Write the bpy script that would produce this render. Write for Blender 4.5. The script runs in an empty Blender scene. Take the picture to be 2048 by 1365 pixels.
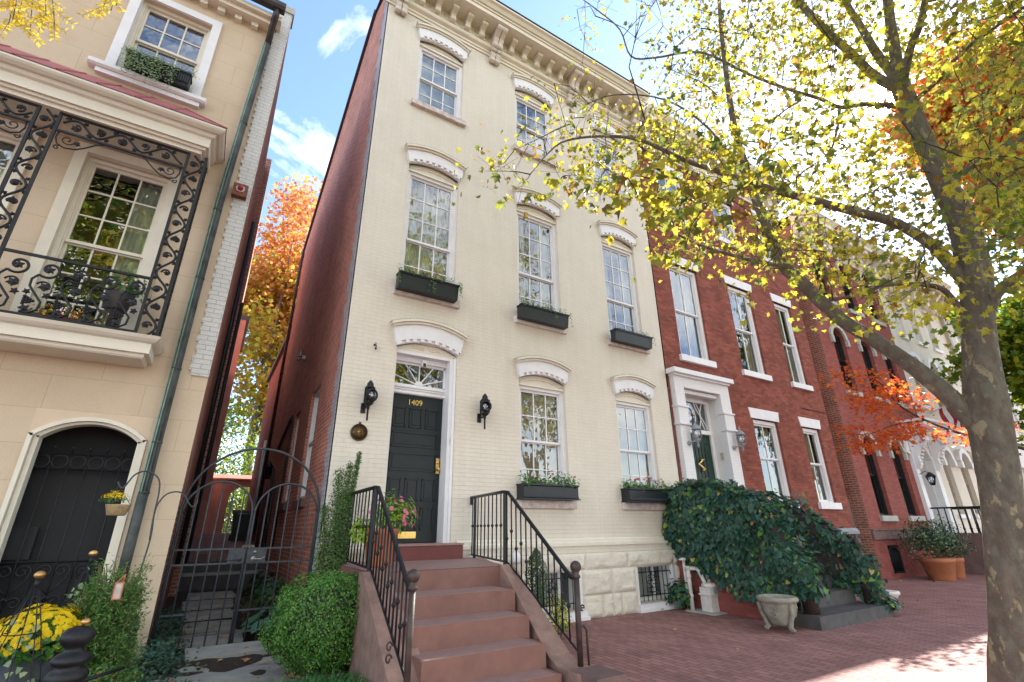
import bpy, math, random
import numpy as np
from mathutils import Vector, Matrix, noise
R_ = random.Random(7)
G = np.random.default_rng(11)
scene = bpy.context.scene
# ------------------------------------------------------------------ camera, sky, sun, exposure
CAM = Vector((0.0, -7.8, 1.55))
FPX, PX, PY = 956.28, 1024.0, 682.5          # focal length and centre of the photograph in its own pixels
XA = Vector((0.85387033, 0.18315417, 0.48719606))
YA = Vector((-0.52043025, 0.31411022, 0.79403219))
ZA = Vector((-0.00760296, -0.9315521, 0.36352837))
cd = bpy.data.cameras.new('camera'); cam = bpy.data.objects.new('camera', cd); scene.collection.objects.link(cam)
cd.sensor_width = 36; cd.lens = FPX / 2048 * 36; cd.clip_start = 0.05; cd.clip_end = 2000
right = Vector((XA[0], YA[0], ZA[0])); up = -Vector((XA[1], YA[1], ZA[1])); fwd = Vector((XA[2], YA[2], ZA[2]))
M = Matrix.Identity(4)
for i in range(3):
    M[i][0] = right[i]; M[i][1] = up[i]; M[i][2] = -fwd[i]; M[i][3] = CAM[i]
cam.matrix_world = M
scene.camera = cam
SUN = Vector((0.77203, 0.16765, 0.61308)).normalized()
el = math.asin(SUN.z); az = math.atan2(SUN.x, SUN.y)
w = bpy.data.worlds.new('World'); scene.world = w; w.use_nodes = True
nt = w.node_tree; nt.nodes.clear(); N = nt.nodes.new; L = nt.links.new
out = N('ShaderNodeOutputWorld'); bg = N('ShaderNodeBackground'); sky = N('ShaderNodeTexSky')
sky.sky_type = 'NISHITA'; sky.sun_disc = False; sky.sun_elevation = el; sky.sun_rotation = az
sky.altitude = 0; sky.air_density = 1.0; sky.dust_density = 0.3; sky.ozone_density = 2.2
bg.inputs[1].default_value = 0.11
tc = N('ShaderNodeTexCoord'); mp = N('ShaderNodeMapping'); mp.inputs['Scale'].default_value = (1, 1, 1.7)
mp.inputs['Location'].default_value = (0.35, 0.1, 0.0)
L(tc.outputs['Generated'], mp.inputs[0])
nz = N('ShaderNodeTexNoise'); nz.inputs['Scale'].default_value = 3.0; nz.inputs['Detail'].default_value = 8; nz.inputs['Roughness'].default_value = 0.58
nz.inputs['Distortion'].default_value = 0.5
L(mp.outputs[0], nz.inputs['Vector'])
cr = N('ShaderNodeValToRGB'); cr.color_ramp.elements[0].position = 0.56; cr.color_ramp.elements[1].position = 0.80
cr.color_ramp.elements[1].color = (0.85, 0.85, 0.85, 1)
# extra bright cloud added in the unseen sky behind the viewer, to light the facades
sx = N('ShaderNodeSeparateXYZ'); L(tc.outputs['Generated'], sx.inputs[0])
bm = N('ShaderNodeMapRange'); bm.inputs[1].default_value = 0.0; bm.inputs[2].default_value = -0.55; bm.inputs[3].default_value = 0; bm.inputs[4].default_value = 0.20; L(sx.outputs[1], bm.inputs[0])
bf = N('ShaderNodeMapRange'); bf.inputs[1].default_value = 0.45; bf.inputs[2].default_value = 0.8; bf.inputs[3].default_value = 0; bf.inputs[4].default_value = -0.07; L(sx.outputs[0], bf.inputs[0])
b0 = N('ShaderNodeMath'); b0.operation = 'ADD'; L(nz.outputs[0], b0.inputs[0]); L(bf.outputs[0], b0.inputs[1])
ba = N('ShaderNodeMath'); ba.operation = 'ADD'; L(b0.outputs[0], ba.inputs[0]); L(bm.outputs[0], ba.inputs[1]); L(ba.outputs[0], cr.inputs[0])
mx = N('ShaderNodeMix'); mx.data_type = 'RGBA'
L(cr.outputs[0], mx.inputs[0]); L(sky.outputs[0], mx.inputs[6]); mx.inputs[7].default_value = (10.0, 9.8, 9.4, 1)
# the sun itself and its small aureole, where the lamp stands
dp = N('ShaderNodeVectorMath'); dp.operation = 'DOT_PRODUCT'; L(tc.outputs['Generated'], dp.inputs[0]); dp.inputs[1].default_value = tuple(SUN)
def ring(c0, c1, v):
    r = N('ShaderNodeMapRange'); r.inputs[1].default_value = math.cos(math.radians(c0)); r.inputs[2].default_value = math.cos(math.radians(c1)); r.inputs[3].default_value = 0; r.inputs[4].default_value = v
    r.interpolation_type = 'SMOOTHSTEP'; L(dp.outputs['Value'], r.inputs[0]); return r.outputs[0]
ad = N('ShaderNodeMath'); ad.operation = 'ADD'; L(ring(1.5, 0.6, 260.0), ad.inputs[0]); L(ring(7.0, 0.5, 6.0), ad.inputs[1])
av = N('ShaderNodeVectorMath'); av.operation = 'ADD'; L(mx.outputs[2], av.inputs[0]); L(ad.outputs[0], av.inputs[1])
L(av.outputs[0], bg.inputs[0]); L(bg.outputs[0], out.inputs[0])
sd = bpy.data.lights.new('sun', 'SUN'); sd.energy = 5.0; sd.angle = math.radians(0.55); sd.color = (1, 0.95, 0.87)
so = bpy.data.objects.new('sun', sd); scene.collection.objects.link(so)
so.rotation_euler = SUN.to_track_quat('Z', 'Y').to_euler(); so.location = (20, 5, 30)
vs = scene.view_settings; vs.view_transform = 'Standard'; vs.look = 'None'; vs.gamma = 1; vs.use_curve_mapping = False
vs.exposure = 2.0
scene.cycles.max_bounces = 8; scene.cycles.transparent_max_bounces = 24

# ------------------------------------------------------------------ photograph <-> place
def ray(px, py):
    c = Vector((px - PX, py - PY, FPX))
    return Vector((XA.dot(c), YA.dot(c), ZA.dot(c)))
def onY(px, py, y=0.0):
    d = ray(px, py); return CAM + d * ((y - CAM.y) / d.y)
def onZ(px, py, z=0.0):
    d = ray(px, py); return CAM + d * ((z - CAM.z) / d.z)
HT = Vector((10.9, 2.8, 0)).normalized()
RT = 7.4
def onV(px, py, r=11.254):
    r = r * RT / 11.254; d = ray(px, py); return CAM + d * (r / (d.x * HT.x + d.y * HT.y))
def project(p):
    q = Vector(p) - CAM
    c = [XA[i] * q.x + YA[i] * q.y + ZA[i] * q.z for i in range(3)]
    if c[2] < 0.1: return (-9999, -9999)
    return (PX + FPX * c[0] / c[2], PY + FPX * c[1] / c[2])

# ------------------------------------------------------------------ materials
MT = {}
def newmat(name):
    m = bpy.data.materials.new(name); m.use_nodes = True; MT[name] = m
    n = m.node_tree.nodes; b = n['Principled BSDF']
    return m, m.node_tree, b
def coords(t, kind='obj'):
    tc = t.nodes.new('ShaderNodeTexCoord')
    if kind == 'obj': return tc.outputs['Object']
    s = t.nodes.new('ShaderNodeSeparateXYZ'); t.links.new(tc.outputs['Object'], s.inputs[0])
    c = t.nodes.new('ShaderNodeCombineXYZ')
    if kind == 'wall':
        a = t.nodes.new('ShaderNodeMath'); t.links.new(s.outputs[0], a.inputs[0]); t.links.new(s.outputs[1], a.inputs[1])
        t.links.new(a.outputs[0], c.inputs[0]); t.links.new(s.outputs[2], c.inputs[1])
    else:
        t.links.new(s.outputs[1], c.inputs[0]); t.links.new(s.outputs[0], c.inputs[1])
    return c.outputs[0]
def addnoise(t, vec, scale, detail=5, rough=0.6):
    n = t.nodes.new('ShaderNodeTexNoise'); n.inputs['Scale'].default_value = scale; n.inputs['Detail'].default_value = detail
    n.inputs['Roughness'].default_value = rough; t.links.new(vec, n.inputs['Vector']); return n.outputs[0]
def ramp(t, fac, stops):
    r = t.nodes.new('ShaderNodeValToRGB'); e = r.color_ramp.elements
    e[0].position, e[0].color = stops[0][0], (*stops[0][1], 1)
    e[1].position, e[1].color = stops[-1][0], (*stops[-1][1], 1)
    for p, c in stops[1:-1]:
        x = e.new(p); x.color = (*c, 1)
    t.links.new(fac, r.inputs[0]); return r.outputs[0]
def mixc(t, fac, a, b, mode='MIX'):
    m = t.nodes.new('ShaderNodeMix'); m.data_type = 'RGBA'; m.blend_type = mode
    for k, v in ((0, fac), (6, a), (7, b)):
        if hasattr(v, 'links') or hasattr(v, 'is_linked'): t.links.new(v, m.inputs[k])
        elif k == 0: m.inputs[0].default_value = v
        else: m.inputs[k].default_value = (*v, 1)
    return m.outputs[2]
def bump(t, b, h, strength=0.3, dist=0.01):
    n = t.nodes.new('ShaderNodeBump'); n.inputs['Strength'].default_value = strength; n.inputs['Distance'].default_value = dist
    t.links.new(h, n.inputs['Height']); t.links.new(n.outputs[0], b.inputs['Normal'])
def plain(name, col, rough=0.6, var=0.12, scale=6, bs=0.15, bscale=60, metal=0, spec=0.4):
    m, t, b = newmat(name); v = coords(t)
    n = addnoise(t, v, scale)
    c = ramp(t, n, [(0.3, [x * (1 - var) for x in col]), (0.7, [min(1, x * (1 + var)) for x in col])])
    t.links.new(c, b.inputs['Base Color']); b.inputs['Roughness'].default_value = rough; b.inputs['Metallic'].default_value = metal
    b.inputs['Specular IOR Level'].default_value = spec
    if bs: bump(t, b, addnoise(t, v, bscale, 3), bs, 0.004)
    return m
def bricks(name, c1, c2, mortar, bw=0.21, bh=0.072, ms=0.006, axis='wall', bs=0.6, rough=0.85, stain=None, mvar=0.25, dist=0.008, dirt=0.18):
    m, t, b = newmat(name); v = coords(t, axis)
    br = t.nodes.new('ShaderNodeTexBrick'); t.links.new(v, br.inputs['Vector'])
    br.inputs['Color1'].default_value = (*c1, 1); br.inputs['Color2'].default_value = (*c2, 1); br.inputs['Mortar'].default_value = (*mortar, 1)
    br.inputs['Scale'].default_value = 1; br.inputs['Mortar Size'].default_value = ms; br.inputs['Mortar Smooth'].default_value = 0.3
    br.inputs['Bias'].default_value = 0; br.inputs['Brick Width'].default_value = bw; br.inputs['Row Height'].default_value = bh
    vo = coords(t); n1 = addnoise(t, vo, 1.3, 6, 0.65); n2 = addnoise(t, vo, 45, 4)
    c = mixc(t, 1.0, br.outputs[0], ramp(t, n1, [(0.3, (1 - mvar,) * 3), (0.7, (1, 1, 1))]), 'MULTIPLY')
    c = mixc(t, 1.0, c, ramp(t, n2, [(0.3, (1 - dirt,) * 3), (0.65, (1, 1, 1))]), 'MULTIPLY')
    if name == 'cream_brick':
        mp2 = t.nodes.new('ShaderNodeMapping'); mp2.inputs['Scale'].default_value = (5, 5, 0.45); t.links.new(vo, mp2.inputs[0])
        c = mixc(t, 1.0, c, ramp(t, addnoise(t, mp2.outputs[0], 1.0, 6, 0.7), [(0.40, (1, 1, 1)), (0.72, (0.94, 0.935, 0.925))]), 'MULTIPLY')
        c = mixc(t, ramp(t, addnoise(t, vo, 7, 8, 0.75), [(0.66, (0, 0, 0)), (0.74, (0.35,) * 3)]), c, (0.60, 0.56, 0.50))
    if stain:
        s = addnoise(t, vo, 2.4, 8, 0.7)
        c = mixc(t, ramp(t, s, [(0.55, (0, 0, 0)), (0.75, (0.75,) * 3)]), c, stain)
    t.links.new(c, b.inputs['Base Color']); b.inputs['Roughness'].default_value = rough
    b.inputs['Specular IOR Level'].default_value = 0.25
    h = t.nodes.new('ShaderNodeMath'); h.operation = 'MULTIPLY_ADD'
    t.links.new(n2, h.inputs[0]); h.inputs[1].default_value = 0.5
    inv = t.nodes.new('ShaderNodeMath'); inv.operation = 'SUBTRACT'; inv.inputs[0].default_value = 1; t.links.new(br.outputs[1], inv.inputs[1])
    t.links.new(inv.outputs[0], h.inputs[2]); bump(t, b, h.outputs[0], bs, dist)
    return m
def leafmat(name, stops, trans=0.5, rough=0.5, vein=None):
    m, t, b = newmat(name)
    g = t.nodes.new('ShaderNodeNewGeometry')
    c = ramp(t, g.outputs['Random Per Island'], stops)
    if vein:
        sp = addnoise(t, coords(t), 55, 4, 0.7)
        c = mixc(t, ramp(t, sp, [(0.52, (0, 0, 0)), (0.66, (0.8,) * 3)]), c, vein)
    t.links.new(c, b.inputs['Base Color']); b.inputs['Roughness'].default_value = rough; b.inputs['Specular IOR Level'].default_value = 0.35
    tr = t.nodes.new('ShaderNodeBsdfTranslucent'); t.links.new(c, tr.inputs[0])
    ms = t.nodes.new('ShaderNodeMixShader'); ms.inputs[0].default_value = trans
    o = t.nodes['Material Output']; t.links.new(b.outputs[0], ms.inputs[1]); t.links.new(tr.outputs[0], ms.inputs[2]); t.links.new(ms.outputs[0], o.inputs[0])
    return m
def glassmat(name, tint=(0.9, 0.95, 1), base=0.22, wav=0.35):
    m, t, b = newmat(name); o = t.nodes['Material Output']
    v = coords(t); nn = addnoise(t, v, 2.6, 2, 0.4)
    bp = t.nodes.new('ShaderNodeBump'); bp.inputs['Strength'].default_value = wav; bp.inputs['Distance'].default_value = 0.02; t.links.new(nn, bp.inputs['Height'])
    gl = t.nodes.new('ShaderNodeBsdfGlossy'); gl.inputs['Roughness'].default_value = 0.015; gl.inputs[0].default_value = (*tint, 1); t.links.new(bp.outputs[0], gl.inputs['Normal'])
    tp = t.nodes.new('ShaderNodeBsdfTransparent'); tp.inputs[0].default_value = (0.82, 0.86, 0.85, 1)
    fr = t.nodes.new('ShaderNodeFresnel'); fr.inputs[0].default_value = 1.6
    a = t.nodes.new('ShaderNodeMath'); a.operation = 'ADD'; a.use_clamp = True; t.links.new(fr.outputs[0], a.inputs[0]); a.inputs[1].default_value = base
    ms = t.nodes.new('ShaderNodeMixShader'); t.links.new(a.outputs[0], ms.inputs[0]); t.links.new(tp.outputs[0], ms.inputs[1]); t.links.new(gl.outputs[0], ms.inputs[2])
    t.links.new(ms.outputs[0], o.inputs[0]); return m
bricks('cream_brick', (0.755, 0.695, 0.59), (0.74, 0.68, 0.575), (0.65, 0.595, 0.50), ms=0.003, bs=0.7, mvar=0.07, dirt=0.05, rough=0.6, dist=0.005)
bricks('white_brick', (0.70, 0.68, 0.64), (0.66, 0.65, 0.62), (0.45, 0.44, 0.43), ms=0.005, bs=0.7, mvar=0.1, rough=0.7)
bricks('portico_paint', (0.78, 0.77, 0.77), (0.76, 0.75, 0.75), (0.66, 0.65, 0.66), ms=0.003, bs=0.5, mvar=0.05, dirt=0.05, rough=0.55, dist=0.005)
bricks('quoin_brick', (0.52, 0.50, 0.53), (0.42, 0.40, 0.44), (0.25, 0.24, 0.26), ms=0.006, bs=0.8, mvar=0.15, rough=0.7)
bricks('alley_brick', (0.72, 0.25, 0.16), (0.52, 0.16, 0.11), (0.66, 0.52, 0.45), ms=0.009, bs=0.8, mvar=0.3, stain=(0.18, 0.07, 0.06))
bricks('alley_brick_dark', (0.46, 0.17, 0.11), (0.32, 0.11, 0.08), (0.55, 0.44, 0.38), ms=0.009, bs=0.8, mvar=0.3, stain=(0.13, 0.06, 0.05))
bricks('red_brick', (0.40, 0.125, 0.085), (0.25, 0.07, 0.05), (0.22, 0.085, 0.065), ms=0.005, bs=0.7, mvar=0.4, stain=(0.15, 0.05, 0.04))
bricks('rose_brick', (0.36, 0.105, 0.085), (0.27, 0.075, 0.06), (0.24, 0.09, 0.075), ms=0.005, bs=0.5, mvar=0.15)
bricks('paving', (0.43, 0.225, 0.195), (0.31, 0.15, 0.135), (0.13, 0.08, 0.08), bw=0.205, bh=0.1, ms=0.006, axis='floor', bs=0.45, mvar=0.3, stain=(0.14, 0.085, 0.08), rough=0.8)
bricks('patio_tiles', (0.30, 0.20, 0.18), (0.24, 0.15, 0.14), (0.16, 0.11, 0.1), bw=0.4, bh=0.25, ms=0.01, axis='floor', bs=0.4)
bricks('stucco', (0.67, 0.535, 0.39), (0.65, 0.515, 0.37), (0.50, 0.385, 0.265), bw=0.95, bh=0.42, ms=0.0035, bs=0.35, mvar=0.13, dirt=0.07, rough=0.9, stain=(0.55, 0.42, 0.29))
plain('stucco_plain', (0.66, 0.525, 0.38), 0.9, 0.08, 2, 0.2, 40)
plain('pink_stucco', (0.42, 0.20, 0.16), 0.9, 0.2, 2, 0.3, 30)
plain('white_paint', (0.76, 0.75, 0.76), 0.5, 0.05, 4, 0.08, 50)
plain('cream_paint', (0.72, 0.67, 0.56), 0.55, 0.05, 4, 0.1, 40)
plain('cream_trim', (0.73, 0.67, 0.55), 0.6, 0.07, 3, 0.15, 40)
plain('buff_trim', (0.62, 0.55, 0.46), 0.6, 0.07, 3, 0.1, 40)
plain('marble', (0.55, 0.47, 0.43), 0.6, 0.3, 9, 0.3, 30)
plain('sill_white', (0.66, 0.62, 0.57), 0.6, 0.12, 12, 0.4, 25)
plain('grey_stone', (0.26, 0.27, 0.29), 0.7, 0.15, 5, 0.3, 40)
plain('light_stone', (0.42, 0.41, 0.37), 0.75, 0.15, 5, 0.3, 40)
plain('brown_stone', (0.16, 0.10, 0.09), 0.8, 0.25, 5, 0.4, 40)
plain('black_iron', (0.010, 0.011, 0.014), 0.45, 0.3, 9, 0.25, 90, spec=0.35)
plain('rusty_iron', (0.045, 0.028, 0.022), 0.5, 0.5, 12, 0.4, 60, spec=0.5)
plain('gate_iron', (0.045, 0.05, 0.058), 0.5, 0.3, 12, 0.3, 60)
plain('green_black_paint', (0.008, 0.014, 0.017), 0.4, 0.15, 5, 0.05, 40, spec=0.35)
plain('dark_green_paint', (0.010, 0.035, 0.027), 0.35, 0.15, 5, 0.08, 40)
plain('planter_black', (0.014, 0.019, 0.022), 0.4, 0.15, 5, 0.05, 40)
plain('brown_paint', (0.215, 0.105, 0.085), 0.6, 0.14, 5, 0.2, 70)
plain('tread_paint', (0.31, 0.19, 0.17), 0.6, 0.12, 6, 0.2, 70)
plain('cheek_stone', (0.27, 0.165, 0.13), 0.75, 0.25, 7, 0.4, 60)
plain('door_step_red', (0.15, 0.04, 0.035), 0.55, 0.1, 3, 0.1, 60)
plain('brass', (0.75, 0.5, 0.16), 0.28, 0.2, 30, 0.05, 40, metal=1)
plain('bronze', (0.10, 0.065, 0.035), 0.45, 0.4, 20, 0.2, 60, metal=0.7)
plain('copper_ball', (0.62, 0.36, 0.14), 0.4, 0.45, 14, 0.2, 60, metal=0.8)
plain('old_steel', (0.30, 0.28, 0.26), 0.5, 0.2, 20, 0.2, 60, metal=0.6)
plain('terracotta', (0.42, 0.15, 0.07), 0.8, 0.12, 5, 0.2, 40)
plain('cast_stone', (0.27, 0.25, 0.20), 0.85, 0.4, 6, 0.6, 35)
plain('soil', (0.030, 0.021, 0.015), 0.95, 0.4, 20, 1.0, 40)
plain('slate', (0.27, 0.28, 0.26), 0.75, 0.2, 4, 0.3, 30)
plain('asphalt', (0.10, 0.10, 0.10), 0.9, 0.2, 40, 0.4, 120)
plain('kerb_stone', (0.30, 0.29, 0.27), 0.8, 0.15, 10, 0.3, 60)
plain('black_plastic', (0.012, 0.02, 0.024), 0.45, 0.1, 5, 0.05, 30)
plain('pvc_white', (0.68, 0.68, 0.66), 0.4, 0.05, 5, 0, 30)
plain('old_wood', (0.16, 0.15, 0.13), 0.85, 0.4, 8, 0.4, 30)
plain('red_metal', (0.36, 0.10, 0.11), 0.5, 0.15, 8, 0.1, 40)
plain('gutter_metal', (0.055, 0.045, 0.045), 0.45, 0.3, 10, 0.1, 40, metal=0.5)
plain('patina_copper', (0.075, 0.085, 0.08), 0.55, 0.5, 5, 0.2, 40, metal=0.3)
plain('patina_bright', (0.20, 0.33, 0.27), 0.6, 0.3, 9, 0.2, 40)
plain('tan_stone', (0.46, 0.40, 0.33), 0.8, 0.2, 10, 0.4, 50)
plain('red_plastic', (0.35, 0.02, 0.03), 0.2, 0.1, 9, 0, 40)
plain('rust_box', (0.16, 0.055, 0.03), 0.7, 0.4, 12, 0.3, 40)
plain('curtain', (0.72, 0.70, 0.62), 0.9, 0.06, 3, 0, 30)
plain('curtain_gold', (0.62, 0.52, 0.36), 0.9, 0.08, 3, 0, 30)
plain('pale_shade', (0.78, 0.82, 0.88), 0.8, 0.03, 3, 0, 30)
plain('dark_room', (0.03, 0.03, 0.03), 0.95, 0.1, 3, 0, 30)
plain('dark_stone', (0.075, 0.07, 0.07), 0.75, 0.25, 6, 0.4, 50)
plain('wicker', (0.36, 0.26, 0.14), 0.8, 0.3, 30, 0.6, 90)
plain('gate_paint', (0.13, 0.135, 0.12), 0.7, 0.3, 8, 0.3, 40)
plain('petal_yellow', (0.85, 0.62, 0.02), 0.6, 0.15, 20, 0, 30)
plain('roof_dark', (0.06, 0.06, 0.065), 0.8, 0.2, 5, 0, 30)
plain('dark_screen', (0.018, 0.018, 0.020), 0.7, 0.3, 90, 0.3, 300)
glassmat('glass', base=0.10); glassmat('glass_dark', base=0.18, wav=0.5)
glassmat('lamp_glass', base=0.12)
m, t, b = newmat('rough_stone'); v = coords(t)
c = ramp(t, addnoise(t, v, 3.5, 8, 0.65), [(0.3, (0.60, 0.53, 0.42)), (0.5, (0.70, 0.65, 0.55)), (0.75, (0.66, 0.61, 0.52))])
c = mixc(t, ramp(t, addnoise(t, v, 11, 8, 0.75), [(0.60, (0, 0, 0)), (0.78, (0.5,) * 3)]), c, (0.26, 0.23, 0.20))
t.links.new(c, b.inputs['Base Color']); b.inputs['Roughness'].default_value = 0.85; bump(t, b, addnoise(t, v, 18, 8, 0.7), 0.7, 0.02)
m, t, b = newmat('bark'); v = coords(t)
mpn = t.nodes.new('ShaderNodeMapping'); mpn.inputs['Scale'].default_value = (1, 1, 0.55); t.links.new(v, mpn.inputs[0])
mot = addnoise(t, mpn.outputs[0], 9, 6, 0.6)
basec = ramp(t, mot, [(0.3, (0.10, 0.085, 0.065)), (0.5, (0.15, 0.13, 0.10)), (0.68, (0.20, 0.165, 0.12))])
pat = addnoise(t, mpn.outputs[0], 11, 3, 0.45)
c = mixc(t, ramp(t, pat, [(0.60, (0, 0, 0)), (0.615, (0.85,) * 3)]), basec, (0.34, 0.29, 0.17))
pat2 = addnoise(t, mpn.outputs[0], 7, 5, 0.6)
c = mixc(t, ramp(t, pat2, [(0.55, (0, 0, 0)), (0.62, (0.7,) * 3)]), c, (0.17, 0.165, 0.125))
mo3 = addnoise(t, mpn.outputs[0], 16, 6, 0.7)
c = mixc(t, ramp(t, mo3, [(0.48, (0, 0, 0)), (0.60, (0.6,) * 3)]), c, (0.115, 0.075, 0.05))
t.links.new(c, b.inputs['Base Color']); b.inputs['Roughness'].default_value = 0.9
hh = mixc(t, 0.5, mot, pat); hh = mixc(t, 0.35, hh, addnoise(t, mpn.outputs[0], 45, 6, 0.75)); bump(t, b, hh, 0.9, 0.035)
plain('grey_bark', (0.13, 0.12, 0.11), 0.9, 0.4, 8, 0.6, 30)
plain('twig_bark', (0.055, 0.045, 0.04), 0.9, 0.4, 8, 0.3, 30)
plain('stem_brown', (0.16, 0.11, 0.07), 0.9, 0.4, 8, 0.3, 30)
leafmat('sycamore_leaf', [(0.0, (0.36, 0.32, 0.03)), (0.2, (0.62, 0.53, 0.05)), (0.38, (0.20, 0.24, 0.04)), (0.52, (0.52, 0.47, 0.05)), (0.66, (0.10, 0.15, 0.04)), (0.80, (0.16, 0.20, 0.04)), (0.91, (0.27, 0.14, 0.05)), (1.0, (0.66, 0.58, 0.06))], 0.58, vein=(0.20, 0.09, 0.015))
leafmat('maple_red', [(0.0, (0.62, 0.10, 0.015)), (0.4, (0.68, 0.17, 0.02)), (0.75, (0.62, 0.05, 0.03)), (1.0, (0.75, 0.30, 0.03))], 0.55)
leafmat('autumn_orange', [(0.0, (0.58, 0.19, 0.08)), (0.5, (0.66, 0.33, 0.07)), (1.0, (0.52, 0.12, 0.07))], 0.5)
leafmat('autumn_gold', [(0.0, (0.55, 0.35, 0.03)), (0.5, (0.34, 0.36, 0.04)), (1.0, (0.60, 0.28, 0.04))], 0.5)
leafmat('green_gold', [(0.0, (0.16, 0.24, 0.02)), (0.4, (0.34, 0.38, 0.02)), (0.7, (0.10, 0.19, 0.02)), (1.0, (0.45, 0.42, 0.02))], 0.55)
leafmat('tree_green', [(0.0, (0.05, 0.12, 0.015)), (0.5, (0.12, 0.22, 0.02)), (1.0, (0.20, 0.27, 0.03))], 0.45)
leafmat('locust_yellow', [(0.0, (0.80, 0.55, 0.03)), (1.0, (0.62, 0.50, 0.05))], 0.5)
leafmat('boxwood_leaf', [(0.0, (0.045, 0.15, 0.025)), (0.5, (0.085, 0.24, 0.04)), (0.85, (0.16, 0.33, 0.06)), (1.0, (0.19, 0.31, 0.06))], 0.25, 0.4)
leafmat('shrub_leaf', [(0.0, (0.035, 0.085, 0.018)), (0.6, (0.07, 0.15, 0.03)), (1.0, (0.14, 0.22, 0.05))], 0.25, 0.4)
leafmat('juniper_leaf', [(0.0, (0.05, 0.14, 0.03)), (0.5, (0.09, 0.22, 0.045)), (1.0, (0.17, 0.30, 0.06))], 0.25, 0.5)
leafmat('ivy_leaf', [(0.0, (0.016, 0.052, 0.036)), (0.5, (0.028, 0.085, 0.058)), (0.93, (0.045, 0.125, 0.08)), (0.97, (0.13, 0.25, 0.04)), (1.0, (0.25, 0.32, 0.05))], 0.15, 0.38)
leafmat('ivy_pale', [(0.0, (0.20, 0.30, 0.14)), (1.0, (0.38, 0.45, 0.26))], 0.3, 0.4)
leafmat('dark_leaf', [(0.0, (0.012, 0.04, 0.022)), (1.0, (0.035, 0.085, 0.045))], 0.15, 0.35)
leafmat('planter_leaf', [(0.0, (0.03, 0.12, 0.02)), (0.6, (0.07, 0.22, 0.03)), (1.0, (0.16, 0.28, 0.06))], 0.3, 0.4)
leafmat('lime_leaf', [(0.0, (0.16, 0.34, 0.02)), (1.0, (0.38, 0.50, 0.03))], 0.4, 0.4)
leafmat('hosta_leaf', [(0.0, (0.04, 0.12, 0.08)), (1.0, (0.08, 0.19, 0.12))], 0.2, 0.4)
leafmat('fern_leaf', [(0.0, (0.03, 0.09, 0.03)), (1.0, (0.07, 0.17, 0.05))], 0.3, 0.5)
leafmat('grass_leaf', [(0.0, (0.03, 0.13, 0.03)), (0.6, (0.07, 0.22, 0.05)), (1.0, (0.18, 0.32, 0.12))], 0.25, 0.4)
leafmat('mum_petal', [(0.0, (0.80, 0.55, 0.0)), (1.0, (0.95, 0.72, 0.02))], 0.3, 0.6)
leafmat('pink_petal', [(0.0, (0.75, 0.12, 0.30)), (1.0, (0.85, 0.30, 0.45))], 0.3, 0.6)
leafmat('red_petal', [(0.0, (0.45, 0.02, 0.03)), (0.6, (0.55, 0.10, 0.04)), (1.0, (0.22, 0.02, 0.06))], 0.25, 0.6)
leafmat('dead_leaf', [(0.0, (0.30, 0.12, 0.05)), (0.6, (0.42, 0.24, 0.10)), (1.0, (0.5, 0.4, 0.12))], 0.1, 0.8)
leafmat('white_petal', [(0.0, (0.55, 0.50, 0.45)), (1.0, (0.70, 0.66, 0.60))], 0.25, 0.6)

# ------------------------------------------------------------------ objects and mesh building
WM = {}
def tag(o, label=None, cat=None, group=None, kind=None):
    if label: o['label'] = label
    if cat: o['category'] = cat
    if group: o['group'] = group
    if kind: o['kind'] = kind
    return o
def empty(name, loc, label, cat, group=None, rz=0):
    o = bpy.data.objects.new(name, None); scene.collection.objects.link(o); o.location = loc; o.rotation_euler = (0, 0, rz)
    o.empty_display_size = 0.2
    WM[o.name] = Matrix.Translation(loc) @ Matrix.Rotation(rz, 4, 'Z')
    return tag(o, label, cat, group)
def link(name, me, parent=None, local=False):
    o = bpy.data.objects.new(name, me); scene.collection.objects.link(o)
    if parent is not None:
        o.parent = parent
        if local: WM[o.name] = WM[parent.name]
        else:
            o.matrix_parent_inverse = WM[parent.name].inverted(); WM[o.name] = Matrix.Identity(4)
    else: WM[o.name] = Matrix.Identity(4)
    return o
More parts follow.
